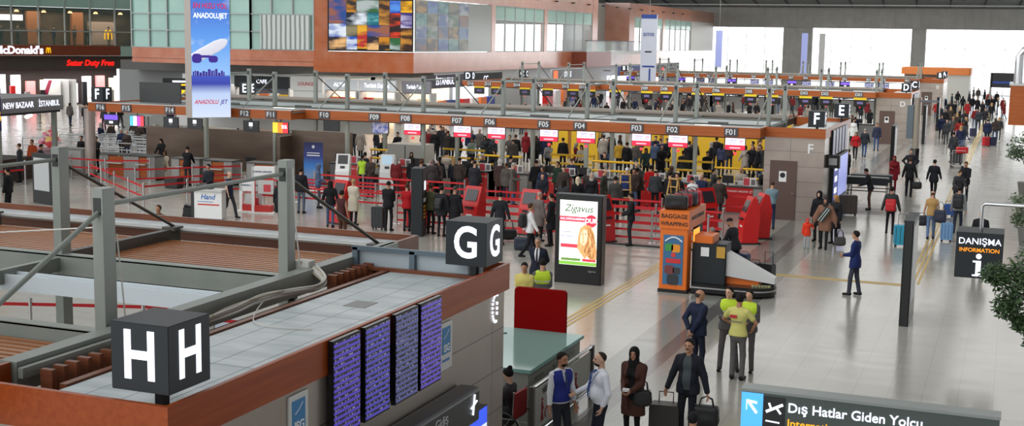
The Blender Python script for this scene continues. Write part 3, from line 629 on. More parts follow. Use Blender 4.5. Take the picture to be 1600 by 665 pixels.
# ---------------------------------------------------------------- check-in islands: steel frames, cherry fascia, end blocks
LABX = [-9.75,-12.0,-13.4,-15.7,-17.2,-19.5,-20.95,-23.26,-24.7,-27.08,-29.0,-30.3,-32.3,-34.1,-36.4,-37.8]
NUMP = mat('number_plate_grey', (70,72,76), .5)
def gantry(Y0, letter, near=False, xl=-38.5, label=''):
    e = empty('check_in_canopy', (0,Y0,0), 0, label, 'canopy'); R = 9.5 if near else 8.9
    def fascia(nm, mb): return mb.build(nm, FAS, e)
    f = MB(); f.box(-28.05,-8.66,-1.1,-1.04,3.13,3.5); f.box(-8.72,-8.66,-1.04,0,3.13,3.5); f.box(-28.11,-28.05,-2.14,-1.04,3.13,3.5); f.box(xl,-28.05,-2.2,-2.14,3.13,3.5); f.box(xl,xl+.06,-2.14,R-.06,3.13,3.5)
    front = fascia('front_fascia', f)
    f = MB(); f.box(xl,-8.66,R-.06,R,3.1,3.5); f.box(-8.72,-8.66,7.8,R-.06,3.13,3.5); f.build('rear_fascia', BROWN if near else FAS, e)
    t = MB(); t.box(-28.05,-8.7,-1.04,-.9,3.46,3.53); t.box(xl,-28.05,-2.14,-2.0,3.46,3.53); t.build('fascia_rim', LGREY, e)
    if not near and letter:
        for i, x in enumerate(LABX):
            y = -1.11 if x > -28 else -2.21
            p = MB().box(x-.26,x+.26,y-.025,y,3.16,3.48).build('number_plate', NUMP, e); text('%s%02d' % (letter, i+1), .29, PRW, p, (x,y-.028,3.315), FRONT, bold=.012)
    frames = [-9.0-3.78*k for k in range(4 if near else 8)]
    for x in frames:
        for y in (2.4,6.1):
            p = MB(); p.rbox(x-.075,x+.075,y-.1,y+.1,0,4.96,.012); p.build('post', STEEL, e); MB().box(x-.05,x+.05,y-.104,y-.09,4.68,4.86).build('post_slot', DARK, e)
        MB().tube([(x,2.5,4.78),(x,6.0,4.78)], .028).build('tie_rod', STEEL, e)
        MB().tube([(x,6.15,4.72),(x,8.75,3.46)], .026).build('tie_rod', mat('dark_rod', (74,70,64), .5, .4), e)
        MB().tube([(x,2.35,4.72),(x,-.25,3.46)], .028).build('tie_rod', STEEL, e)
        b = MB(); b.box(x-.06,x+.06,6.2,8.85,3.14,3.42); b.box(x-.12,x+.12,8.6,8.85,3.4,3.46); b.build('cross_beam', mat('beam_dark', (86,84,78), .5), e)
        b = MB(); b.box(x-.06,x+.06,-.3,2.3,3.14,3.42); b.box(x-.05,x+.05,2.5,6.0,3.16,3.36); b.build('cross_beam', STEEL, e)
    for y in (2.4,6.1):
        b = MB(); b.box(xl,-8.85,y+.1-.22,y+.13-.22,3.08,3.4); b.box(xl,-8.85,y-.12,y+.04,3.38,3.41); b.box(xl,-8.85,y-.12,y+.02,3.08,3.11); b.build('long_beam', STEEL, e)
    if near:
        for y0, y1, nm in ((6.35,8.6,'rear'),(.1,2.15,'front')):
            s = MB(); y = y0
            while y < y1: s.box(xl,-9.0,y,y+.075,3.16,3.26); y += .135
            s.build('slat_ceiling', SLAT, e)
        s = MB(); s.box(xl,-9.0,8.95,R-.06,3.36,3.4); s.build('edge_gutter', noisy('gutter_grey', (176,186,190),(200,206,208), .4), e)
        s = MB(); s.tube([(xl,8.78,3.40),(-9.0,8.78,3.40)], .035); s.build('conduit', mat('conduit_grey', (150,150,146), .4, .5), e)
        s = MB(); s.box(xl,-9.35,4.88,5.14,3.08,3.12); s.box(xl,-9.35,4.88,4.91,3.12,3.30); s.box(xl,-9.35,5.11,5.14,3.12,3.30); s.box(xl,-9.35,4.91,5.11,3.24,3.26); s.build('cable_tray', mat('tray_white', (206,214,218), .45), e)
    else:
        s = MB(); s.box(-28.0,-8.75,-1.0,.9,3.40,3.44); s.box(xl,-28,-2.1,.9,3.40,3.44); s.build('front_deck', PLATE, e)
        s = MB(); s.box(xl,-8.9,2.55,5.95,3.30,3.36); s.build('roof_deck', noisy('roof_deck_grey', (142,152,152), (160,168,168), .45, (.8,.8,.8), detail=6), e)
        s = MB(); s.box(xl,-8.9,.9,2.25,2.95,3.0); s.build('light_trough', mat('trough_dark', (70,72,72), .6), e)
        s = MB(); s.tube([(xl,7.4,3.45),(-9,7.4,3.45)], .13, 12); s.build('air_duct', mat('duct_brown_grey', (136,128,118), .5), e, True)
        s = MB(); s.box(xl,-8.9,6.25,R-.1,3.2,3.25); s.build('rear_deck', mat('rear_deck', (104,92,80), .6), e)
        for i in range(9): x = -10.7-i*3.78; MB().box(x-.55,x+.25,1.6,1.72,3.44,3.52).build('lamp_bracket', mat('bracket', (92,94,92), .5), e)
        for x in (-15.5,-11.0,-30.0): MB().box(x-.5,x+.5,.35,.55,3.44,3.455).build('lamp_strip', mat('lamp_strip', (255,244,226), .5, emit=1.4), e)
    return e
def sign_cube(x, y, z, letter, label, s=.6):
    e = empty('letter_cube_sign', (x,y,z), 0, label, 'sign'); b = MB(); b.box(-s/2,s/2,-s/2,s/2,.06,.06+s); b.build('cube_housing', CHAR, e, bevel=.006)
    MB().box(-.045,.045,-.045,.045,-.16,.07).build('mounting_post', DARK, e)
    for rot, p in ((FRONT,(0,-s/2-.004,.06+s/2)),(RIGHT,(s/2+.004,0,.06+s/2)),(BACK,(0,s/2+.004,.06+s/2)),(LEFT,(-s/2-.004,0,.06+s/2))):
        text(letter, s*1.0, LIT, e, p, rot, bold=.020, name='letter', ext=.003, sx=.84)
    return e
def row_mat(name, hue, seed):                   # flight lines: striped rows with dashes of lettering
    m = mat(name, (40,34,110), .3); g = N(m); v = g.coord(out='Object'); sp = g.n('ShaderNodeSeparateXYZ', {'Vector': v})
    row = g.n('ShaderNodeMath', {0: sp.outputs[2], 1: 1/.06}, operation='MULTIPLY'); fr = g.n('ShaderNodeMath', {0: row.outputs[0]}, operation='FRACT'); fl = g.n('ShaderNodeMath', {0: row.outputs[0]}, operation='FLOOR')
    st = g.ramp(fr.outputs[0], [(0,(20,18,40)),(.44,(20,18,40)),(.48,hue),(1,hue)], 'CONSTANT')
    c2 = g.n('ShaderNodeCombineXYZ', {'X': g.n('ShaderNodeMath', {0: sp.outputs[1], 1: 34.}, operation='MULTIPLY').outputs[0], 'Y': g.n('ShaderNodeMath', {0: g.n('ShaderNodeMath', {0: fl.outputs[0], 1: 1.37}, operation='MULTIPLY').outputs[0], 1: seed*3.1}, operation='ADD').outputs[0]})
    nz = g.n('ShaderNodeTexNoise', {'Vector': c2.outputs[0], 'Scale': 1.0, 'Detail': 1.0})
    inrow = g.n('ShaderNodeMath', {0: g.n('ShaderNodeMath', {0: fr.outputs[0], 1: .18}, operation='SUBTRACT').outputs[0]}, operation='ABSOLUTE'); ok = g.n('ShaderNodeMath', {0: inrow.outputs[0], 1: .13}, operation='LESS_THAN')
    ms = g.n('ShaderNodeMath', {0: g.n('ShaderNodeMath', {0: nz.outputs[0], 1: .56}, operation='GREATER_THAN').outputs[0], 1: ok.outputs[0]}, operation='MULTIPLY')
    mx = g.n('ShaderNodeMixRGB', {'Fac': ms.outputs[0], 'Color1': st, 'Color2': (*S((150,146,186)),1)}); g.base((0.01,.01,.01,1)); g.set(g.b, 'Emission Color', mx.outputs[0]); g.b.inputs['Emission Strength'].default_value = .46
    return m
BOARD = [row_mat('flight_rows_%d' % i, h, i) for i, h in enumerate(((88,68,196),(84,74,190),(86,92,150),(100,76,200)))]
FBOARD = mat('board_dim_blue', (58,60,96), .3, emit=.12, ec=(80,84,150))
def flight_board(x, y, z, label, m, w=.6, h=1.06):
    e = empty('flight_board', (x,y,z), 0, label, 'screen'); MB().box(-.06,0,-w/2,w/2,0,h).build('bezel', BLK, e, bevel=.006)
    MB().box(.0,.006,-w/2+.02,w/2-.02,.02,h-.02).build('flight_list_screen', m, e); return e
def end_block(Y0, la, lb, front=True):
    e = empty('island_end_block', (-7.6,Y0,0), 0, 'steel clad end block with %s' % ('four purple flight boards' if la == 'H' else 'brown door and letter %s' % la), 'kiosk block')
    w = MB(); w.box(-1.1,1.14,.12,7.68,0,3.13); w.build('cladding', WALLC, e)
    t = MB(); t.box(-1.12,1.17,0,.05,3.13,3.5); t.box(1.12,1.17,.05,7.75,3.13,3.5); t.box(-1.12,1.17,7.75,7.8,3.13,3.5); t.box(-1.12,-1.07,.05,.62,3.13,3.5); t.build('fascia', FAS_SHADE if la == 'H' else FAS, e)
    d = MB(); d.box(-.40,1.12,.05,7.75,3.28,3.34); d.build('roof_sheet', DECK, e)
    if la == 'H':
        b = MB()
        for i in range(3): b.box(-.4+.4*i+.3,-.4+.4*i+.303,.05,7.75,3.34,3.342)
        for y in (1.9,4.3): b.box(-.4,1.12,y,y+.005,3.34,3.343)
        b.build('sheet_seam', mat('seam', (150,158,160), .5), e)
        MB().box(.12,.42,4.9,5.25,3.335,3.345).build('patch', mat('tape_grey', (134,134,130), .5), e)
        for nm, y0, y1 in (('louvre',.75,2.3),('louvre',6.2,7.7)):
            for k in range(int((y1-y0)/.17)): y = y0+k*.17; MB().box(-.84,-.70,y,y+.06,3.12,3.43).build('wood_fin', BROWN, e)
        b = MB(); b.box(-.50,-.42,.62,7.7,3.1,3.36); b.build('fin_rail', BROWN, e)
        b = MB(); b.box(-1.22,-1.02,.64,8.7,3.2,3.5); b.build('edge_beam', STEEL, e)
        b = MB(); b.box(-.97,-.91,.6,2.3,3.36,3.46); b.box(-.62,-.54,2.2,2.3,3.1,3.43); b.box(-.91,-.54,2.21,2.29,3.39,3.45); b.build('bracket_frame', STEEL, e)
        b = MB(); b.box(-1.05,.95,7.35,7.39,3.34,3.62); b.build('parapet_panel', mat('parapet_pale', (178,190,196), .5), e)
        b = MB()
        for x in (-1.0,-.1,.8): b.box(x-.04,x+.04,7.27,7.35,3.34,3.64)
        b.box(-1.05,.95,7.27,7.35,3.60,3.66); b.build('parapet_frame', mat('parapet_blue_grey', (92,108,118), .5), e); MB().box(-1.05,1.0,7.2,7.27,3.34,3.39).build('parapet_sill', BROWN, e)
    else:
        dr = MB().box(-.85,.15,.06,.13,0,2.25).build('service_door', mat('door_brown', (92,70,62), .4), e); MB().box(-.5,-.22,.045,.06,1.45,1.85).build('notice', WHITE, dr); MB().lathe([(.10,0),(.10,.004)], 16, (0,0,0)).build('notice_symbol', DARK, dr).matrix_local = Matrix.Translation((-.36,.04,1.7))@Matrix.Rotation(math.pi/2,4,'X')
        MB().box(.0,.1,.0,.06,1.0,1.04).build('door_handle', CHROME, dr)
        text(la, .5, WHITE, e, (.62,.11,2.72), FRONT, bold=.02, name='wall_letter', ext=.02)
    return e
gantry(8.6, '', True, -21.5, 'open steel canopy frame with wood slats in the left foreground')
gantry(48.4, 'F', label='long canopy with orange fascia numbered F01 to F16')
gantry(90.0, 'D', label='long canopy with orange fascia numbered D01 to D16')
gantry(131.0, 'B', label='farthest canopy with orange fascia numbered B01 to B16')
for Y0, a, b_ in ((8.6,'H','G'),(48.4,'F','E'),(90.0,'D','C'),(131.0,'B','A')):
    end_block(Y0, a, b_)
    sign_cube(-6.82, Y0+.45, 3.49, a, 'dark cube sign with lit letter %s on the block corner' % a); sign_cube(-6.76, Y0+7.3, 3.5, b_, 'dark cube sign with lit letter %s on the far corner' % b_)
for Y0, a in ((48.4,'F'),(90.0,'D')):           # second cube at the far left end of the canopy
    sign_cube(-38.1, Y0-1.75, 3.49, a, 'dark cube sign with lit %s at the left end of the canopy' % a, .64)
sign_cube(-37.6, 98.3, 3.5, 'C', 'letter C cube far back left on the second canopy'); sign_cube(-38.1, 129.2, 3.5, 'B', 'letter B cube at the far end of the last canopy', .62); sign_cube(-37.0, 56.7, 3.5, 'E', 'letter E cube at the far left corner of the first canopy roof', .62)
MB_ = MB(); MB_.box(-37.0,-34.8,47.9,48.0,3.5,4.42); tag(MB_.build('blank_board', mat('charcoal_board', (62,62,62), .6)), 'blank charcoal board standing beside the F F cubes', 'board')
# four flight boards, posters and signs on the near block
for i, (y, dsc) in enumerate(((11.57,'nearest to the camera'),(12.27,'second from the near end'),(13.0,'third, with the greenish rows'),(13.66,'farthest, beside the poster'))):
    flight_board(-6.36, y, 2.43, 'tall purple flight board, %s' % dsc, BOARD[i])
def poster(y, label, w=.36, h=.60):
    e = empty('safety_poster', (-6.458,y,2.48), 0, label, 'poster'); MB().box(0,.02,-w/2,w/2,0,h).build('poster_sheet', mat('poster_paper', (206,206,202), .5), e)
    MB().box(.02,.024,-w/2+.05,w/2-.06,.20,h-.06).build('blue_square', mat('isg_blue', (38,120,176), .5), e); text('ISG', .13, PRW, e, (.026,0,.27), RIGHT, bold=.02); MB().box(.02,.023,-.12,.10,.10,.135).build('blue_caption', mat('caption_blue', (70,120,180), .5), e)
    b = MB(); b.tube([(.026,-.08,.40),(.026,.0,.44),(.026,.07,.50)], .004, 5); b.build('swoosh', PRW, e)
poster(10.72, 'white poster with blue square and ISG left of the boards'); poster(14.28, 'white poster with blue square and ISG right of the boards')
e = empty('departures_sign', (-6.455,13.4,1.72), 0, 'dark projecting sign reading Dış Hatlar Gidiş under the flight boards', 'sign')
MB().rbox(0,.30,-1.75,1.3,0,.46,.05,'y').build('sign_box', mat('sign_anthracite', (44,44,46), .35), e)
text('Dış Hatlar Gidiş', .17, mat('printed_grey', (190,190,190), .5), e, (.305,-.25,.30), RIGHT); text('International Departures', .135, PRY, e, (.305,-.2,.12), RIGHT)
b = MB(); b.tube([(.31,1.08,.14),(.31,1.13,.40)], .014, 6); b.tube([(.31,1.02,.24),(.31,1.2,.30)], .014, 6); b.build('plane_symbol', LIT, e)
e = empty('advert_screen', (-6.455,13.9,.9), 0, 'bright blue and white screen under the departures sign', 'screen'); MB().box(0,.25,-1.6,1.2,0,.93).build('screen_housing', BLK, e)
MB().box(.25,.256,-1.58,1.18,.70,.92).build('screen_blue', mat('screen_blue', (52,84,226), .4, emit=.9, ec=(52,84,226)), e); MB().box(.25,.256,-1.58,1.18,.02,.70).build('screen_white', mat('screen_white', (214,224,255), .4, emit=.85, ec=(214,224,255)), e)
e = empty('led_emblem', (-6.458,15.95,2.72), 0, 'small crescent of white LED lettering on the steel wall', 'emblem'); b = MB()
for k in range(13): a = math.radians(70+k*17.5); b.box(0,.02,math.cos(a)*.12-.014,math.cos(a)*.12+.014,.22+math.sin(a)*.19-.016,.22+math.sin(a)*.19+.016)
for k in range(3): b.box(0,.02,.03,.06,.12+.07*k,.16+.07*k)
b.build('led_letters', LIT, e)
# dark screens on the side of the far blocks
for Y0, nm in ((48.4,'first far block'),(90.0,'second far block')):
    for i, dd in enumerate(('nearest','second','third','fourth','farthest')): flight_board(-6.36, Y0+2.0+i*.92, 2.38, 'dark upright screen on the %s, %s' % (nm, dd), FBOARD, .72, .98)
    e = empty('display_cabinet', (-6.455,Y0+1.9,0), 0, 'lit blue display panel on the side of the %s' % nm, 'display'); MB().box(0,.14,0,4.4,.5,2.3).build('cabinet', CHAR, e); MB().box(.14,.15,.1,1.3,.6,2.2).build('panel_blue', mat('panel_indigo', (60,64,120), .4, emit=.35, ec=(90,100,200)), e)
    for q in (.85,1.3,1.75): MB().box(.15,.156,.35,1.05,q,q+.22).build('panel_text', LIT, e)
    MB().box(.14,.15,1.5,4.3,.6,2.2).build('panel_pale', mat('panel_pale', (150,160,220), .4, emit=.5, ec=(170,180,255)), e)
    e = empty('projecting_sign', (-6.45,Y0+.75,2.0), 0, 'small black projecting sign on the corner of the %s' % nm, 'sign'); MB().box(-.15,.5,-.12,.12,0,.5).build('sign_box', BLK, e); MB().box(.1,.4,-.125,-.12,.12,.38).build('pictogram', mat('dim_white', (150,150,150), .5), e)
# cables lying on the near block roof
e = empty('cable_bundle', (-8.1,13,3.34), 0, 'thick bundle of white cables sagging on the near roof', 'cables'); CBL = mat('cable_white', (206,204,198), .6)
for k in range(9):
    o = .02*k; rr = random.random
    pts = [(-.55,1.75+o,.12),(-.30+o*.3,1.62,.02+o*.1),(-.22,1.25+rr()*.1,-.02),(-.28+rr()*.1,.75,.03),(-.35+rr()*.08,.2,.05),(-.33+rr()*.1,-.5,.03),(-.30+rr()*.1,-1.3,.02),(-.30+rr()*.1,-2.4,.02)]
    MB().tube(smooth([Vector(p)+Vector((0,0,.02*(k%4))) for p in pts]), .016, 6).build('cable', CBL if k % 3 else mat('cable_beige', (176,168,150), .6), e, True)
MB().tube(smooth([(-.3,.2,.05),(-.1,-.3,.02),(.2,-.8,.015),(.55,-.9,.012),(.95,-.8,.012)]), .008, 5).build('loose_cable', CBL, e, True)
e = empty('junction_box', (-8.85,14.9,3.45), 0, 'white junction box with a hanging cable at the steel post', 'junction box'); MB().rbox(-.12,.12,-.09,.1,0,.13,.02).build('box_body', CBL, e); MB().tube([(0,-.12,.1),(-.02,-.18,.6),(-.05,-.2,1.4)], .010, 6).build('hanging_cable', CBL, e, True)
for p, lb in (([(-8.93,11.12,4.45),(-8.9,11.15,3.9),(-8.88,11.2,3.2),(-8.85,11.2,2.4)], 'thin white cable hanging beside the front steel post'), ([(-14.2,12.6,4.1),(-11.5,11.6,4.2),(-9.1,11.05,4.52)], 'thin white cable strung to the front steel post')):
    tag(MB().tube(p, .009, 5).build('cable', CBL, None, True), lb, 'cable')
tag(MB().box(-9.2,-8.7,17.55,17.62,3.55,3.72).build('notice', mat('notice_blue', (44,44,110), .5)), 'small blue notice', 'notice') if 0 else None
# ---------------------------------------------------------------- desks, monitors, kiosks, barriers
MONT = []
def monitor(x, y, z, kind, label, w=.78, h=.48):
    e = empty('hanging_monitor', (x,y,z), 0, label, 'monitor'); MB().box(-w/2,w/2,0,.07,0,h).build('casing', BLK, e, bevel=.008); MB().tube([(0,.05,h),(0,.05,h+.25)], .02).build('hanger', DARK, e)
    if kind == 'tk':
        MB().box(-w/2+.02,w/2-.02,-.006,0,.2,h-.02).build('white_field', mat('scr_white', (236,228,250), .4, emit=.95, ec=(236,228,250)), e); MB().box(-w/2+.02,w/2-.02,-.006,0,.02,.2).build('red_field', mat('scr_red', (236,30,60), .4, emit=.95, ec=(240,34,66)), e)
        text('TURKISH', .085, mat('scr_blue', (120,130,200), .4, emit=.4, ec=(120,130,200)), e, (-.1,-.01,.37), FRONT); text('AIRLINES', .075, SC['scr_blue'], e, (-.1,-.01,.28), FRONT)
        b = MB(); b.tube([(.24+.06*math.cos(a*.5),-.01,.325+.06*math.sin(a*.5)) for a in range(12)], .009, 5); b.tube([(.21,-.01,.31),(.24,-.01,.34),(.27,-.01,.35)], .008, 5); b.build('logo_ring', mat('scr_logo', (226,30,80), .4, emit=.8, ec=(226,30,80)), e)
        MB().box(-.2,.2,-.008,-.006,.07,.12).build('caption', mat('scr_pink', (255,180,190), .4, emit=.9, ec=(255,170,185)), e)
        MB().lathe([(.0,-.06),(.05,-.04),(.065,0),(.05,.04),(0,.06)], 10, (0,.05,-.12)).build('indicator_lamp', mat('lamp_red', (255,60,70), .4, emit=1.3, ec=(255,60,70)), e, True)
    elif kind == 'dk':
        MB().box(-.09,.09,-.006,0,.24,.40).build('white_logo', LIT, e); MB().box(-.07,.07,-.006,0,.15,.2).build('caption', mat('dim_white', (150,150,150), .5), e)
    elif kind == 'yl':
        MB().box(-w/2,w/2,-.01,.06,h,h+.16).build('yellow_header', mat('hdr_yellow', (244,214,50), .4, emit=.5, ec=(244,214,50)), e); MB().box(-.2,.2,-.006,0,.18,.34).build('caption', mat('scr_violet', (110,100,150), .4, emit=.3, ec=(110,100,160)), e)
        MB().lathe([(.0,-.05),(.05,0),(0,.05)], 8, (0,.02,-.05)).build('indicator_lamp', mat('lamp_red', (255,60,70), .4, emit=1.3, ec=(255,60,70)), e)
    elif kind == 'rain':
        for i, c in enumerate(((90,190,230),(240,240,250),(190,80,190),(230,70,80))): MB().box(-w/2+.02+i*.185,-w/2+.205+i*.185,-.006,0,.02,h-.02).build('colour_field', mat('rain_%d' % i, c, .4, emit=.8, ec=c), e)
    elif kind == 'warm':
        for i, c in enumerate(((236,200,60),(240,130,40),(230,50,60))): MB().box(-w/2+.02+i*.247,-w/2+.267+i*.247,-.006,0,.02,h-.02).build('colour_field', mat('warm_%d' % i, c, .4, emit=.8, ec=c), e)
        text('%%', .2, LIT, e, (.2,-.01,.27), FRONT, bold=.02)
    elif kind == 'blue':
        MB().box(-w/2+.02,w/2-.02,-.006,0,.02,h-.02).build('picture_field', noisy('scr_pic', (60,90,190), (230,226,240), .4, (6,6,6)), e).material_slots[0].material.node_tree.nodes['Principled BSDF'].inputs['Emission Strength'].default_value = 0
    elif kind == 'violet': MB().box(-w/2+.02,w/2-.02,-.006,0,.24,h-.02).build('violet_field', mat('scr_purple', (130,90,220), .4, emit=.7, ec=(120,90,230)), e); MB().box(-.1,.1,-.006,0,.08,.18).build('caption', LIT, e)
    return e
for i, x in enumerate(LABX[:10]):
    k = 'blue' if i == 8 else ('off' if i == 9 else 'tk'); xm = x-.0+(.15 if i % 2 else .1)
    monitor(xm, 47.62, 2.62, k, {'tk':'white and red airline screen hanging below number F%02d','blue':'pale blue picture screen hanging below number F%02d','off':'switched off black screen hanging below number F%02d'}[k] % (i+1))
for x, k, d in ((-28.75,'warm','red and yellow screen hanging below number F11'),(-30.2,'dk','dark screen with white logo hanging below number F12'),(-33.05,'dk','dark screen with white logo beside the tall advert banner'),(-34.3,'dk','dark screen with white logo hanging below number F14'),(-36.1,'rain','rainbow coloured screen hanging below number F15'),(-37.5,'violet','violet topped screen hanging below number F16')): monitor(x, 46.5, 2.52, k, d)
for i, x in enumerate(LABX): monitor(x+.05, 89.3, 2.50, 'yl', 'dark screen with yellow header below number D%02d' % (i+1), .84, .46)
for i, x in enumerate(LABX): monitor(x+.05, 130.2, 2.5, 'blue' if i % 3 else 'violet', 'bright distant screen below number B%02d' % (i+1), .9, .5)
def tk_desk(x, y, w, label, red=True, ad=True):
    e = empty('check_in_desk', (x,y,0), 0, label, 'desk'); b = MB(); b.box(-w/2,w/2,.03,.75,0,1.04); b.build('desk_body', GREYP, e); MB().box(-w/2-.04,w/2+.04,-.05,.8,1.04,1.1).build('desk_top', mat('desk_dark_top', (70,68,66), .35), e)
    if red:
        MB().box(-w*.30,w*.30,0,.035,.05,1.02).build('red_front', RED, e); text('TURKISH AIRLINES', .10, PRW, e, (-.06,-.004,.88), FRONT); b = MB(); b.tube([(.46+.045*math.cos(a*.52),-.004,.88+.045*math.sin(a*.52)) for a in range(12)], .008, 5); b.build('logo_ring', PRW, e)
    if ad: s = MB().box(.1,.62,.15,.18,1.1,1.42).build('counter_card', PRW, e); MB().box(.12,.36,.14,.15,1.12,1.40).build('card_red', mat('card_red', (206,66,76), .5), s); MB().box(.42,.58,.14,.15,1.14,1.36).build('card_print', mat('card_grey', (120,110,110), .5), s)
    MB().box(-.75,-.3,.25,.3,1.16,1.46).build('computer_screen', DARK, e); MB().box(-.55,-.5,.27,.33,1.1,1.2).build('screen_foot', DARK, e); MB().box(-.15,.05,.35,.6,1.1,1.24).build('label_printer', LGREY, e)
    return e
for i in range(0, 10, 2): 
    for j in (0,1):
        x = LABX[i+j]; tk_desk(x, 49.3, 1.75, '%s airline check-in desk below number F%02d' % ('red fronted' if i+j != 8 else 'grey and red', i+j+1))
def wood_desk(x, y, w, label):
    e = empty('check_in_desk', (x,y,0), 0, label, 'desk'); b = MB(); b.box(-w/2,-w/2+.42,0,.7,0,1.06); b.box(w/2-.42,w/2,0,.7,0,1.06); b.box(-w/2,w/2,.1,.7,0,.12); b.build('desk_body', GREYP, e)
    MB().box(-w/2+.42,w/2-.42,.04,.09,.12,1.02).build('orange_front', FAS, e); MB().box(-w/2+.38,w/2-.38,-.22,.05,.70,.74).build('writing_shelf', LGREY, e); MB().box(-w/2-.03,w/2+.03,-.04,.74,1.06,1.11).build('desk_top', mat('desk_dark_top', (70,68,66), .35), e); return e
for x, w, d in ((-38.1,1.7,'leftmost wood fronted desk by the candy stand'),(-36.6,1.3,'wood fronted desk left of the seated woman'),(-34.3,1.5,'wood fronted desk in front of the man in black'),(-32.6,1.5,'wood fronted desk by the empty office chair'),(-30.2,1.8,'wood fronted desk behind the airline info stand')): wood_desk(x, 47.5, w, d)
e = empty('grey_counter', (-40.9,47.6,0), 0, 'plain pale grey counter at the left end of the desks', 'counter'); MB().box(-.9,.85,0,.6,0,1.25).build('counter_body', GREYP, e); MB().box(-.75,.75,-.02,0,.3,1.15).build('pale_front', LGREY, e)
o = MB(); o.box(-40.6,-31.3,53.0,53.25,0,2.0); o.box(-31.5,-31.3,50.6,53.25,0,2.0); o.box(-31.3,-28.2,51.6,51.85,0,2.25); tag(o.build('conveyor_screen_wall', noisy('bronze_cladding', (96,80,70), (112,96,84), .3, (.4,.4,2), .4)), 'long bronze clad screen wall behind the wood fronted desks', 'screen wall')
e = empty('sorting_hall_ceiling_panel', (-35,55.4,0), 0, 'pale panels seen above the bronze wall', 'panel'); MB().box(-5.5,6.4,0,.08,1.9,2.75).build('pale_panels', LGREY, e)
def office_chair(x, y, rz, label):
    e = empty('office_chair', (x,y,0), rz, label, 'chair'); MB().rbox(-.24,.24,-.23,.23,.46,.54,.06).build('seat', DARK, e); MB().rbox(-.24,.24,.2,.27,.60,1.18,.05,'y').build('backrest', DARK, e); b = MB(); b.tube([(0,0,.08),(0,0,.46)], .03)
    for k in range(5): a = k*1.2566; b.tube([(0,0,.09),(.27*math.cos(a),.27*math.sin(a),.05)], .018, 6)
    b.box(-.03,.03,.22,.27,.5,.65); b.build('base', CHAR, e); return e
office_chair(-31.9, 49.3, math.pi, 'empty black office chair behind a wood fronted desk')
e = empty('stool', (-33.55,45.6,0), 0, 'low dark seat under the woman in the cream sweater', 'seat'); MB().rbox(-.35,.35,-.2,.3,.06,.46,.05).build('seat_block', mat('dark_leather', (44,38,36), .5), e); MB().box(-.3,.3,-.15,.25,0,.06).build('base', DARK, e)
# yellow conveyor cabinets and rails behind the counters
for i in range(8):
    x = -11.6-i*1.78
    e = empty('conveyor_cabinet', (x,68,0), 0, 'yellow cabinet with grey screen beyond the red desks, number %s from the right' % ['one','two','three','four','five','six','seven','eight','nine','ten','eleven','twelve','thirteen'][i], 'cabinet', 'conveyor cabinets')
    if i == 5: MB().box(-.6,.6,0,.7,0,2.3).build('cabinet_body', LGREY, e)
    else:
        MB().box(-.78,.78,0,.7,.0,2.4).build('cabinet_body', YEL, e); MB().box(-.3,.25,-.04,0,1.95,2.4).build('cabinet_screen', mat('scr_grey', (136,130,140), .3), e); MB().box(-.36,.31,-.02,.0,1.88,2.46).build('screen_surround', mat('yellow_dark', (170,134,30), .5), e); MB().box(-.35,.35,-.03,0,1.62,1.68).build('slot', DARK, e)
for i in range(7):
    x = -10.6-i*2.75; e = empty('conveyor_guard', (x,53.6+(i%2)*2.2,0), 0, 'yellow tubular guard rail behind the red desks', 'rail', 'yellow guard rails'); b = MB()
    for z in (.55,.95,1.35): b.tube([(-1.1,0,z),(1.1,0,z)], .05)
    b.build('yellow_tube', YEL, e, True); b = MB()
    for q in (-1.05,1.05): MB().tube([(q,0,0),(q,0,1.42)], .03).build('guard_post', STEEL, e)
o = MB().box(-29,-8.8,50.9,51.5,.0,.5); tag(o.build('baggage_belt', mat('belt_dark', (40,38,38), .6)), 'dark low baggage belt running behind the red desks', 'conveyor')
e = empty('supervisor_booth', (-25.6,52.0,0), 0, 'pale grey booth behind the white kiosks', 'booth'); MB().box(-.9,.9,0,1.2,0,1.8).build('booth_body', mat('booth_grey', (162,160,154), .5), e); MB().box(-.02,.02,-.01,0,.1,1.75).build('panel_joint', CHAR, e)
# second and third canopies: plain desks and dark backs
for Y0, nm in ((92.2,'second'),(133.2,'third')):
    for i, x in enumerate(LABX):
        e = empty('check_in_desk', (x,Y0,0), 0, 'grey check-in desk under the %s canopy, below number %s%02d' % (nm, 'D' if Y0 < 100 else 'B', i+1), 'desk'); MB().box(-.85,.85,0,.75,0,1.1).build('desk_body', GREYP, e); MB().box(-.88,.88,-.04,.8,1.1,1.15).build('desk_top', CHAR, e); MB().box(-.5,-.05,.25,.3,1.2,1.5).build('computer_screen', DARK, e)
    o = MB().box(-38.5,-8.8,Y0+4.0,Y0+4.3,0,.95); tag(o.build('conveyor_screen_wall', mat('conv_wall', (92,80,74), .5)), 'low brown screen wall under the %s canopy' % nm, 'screen wall')
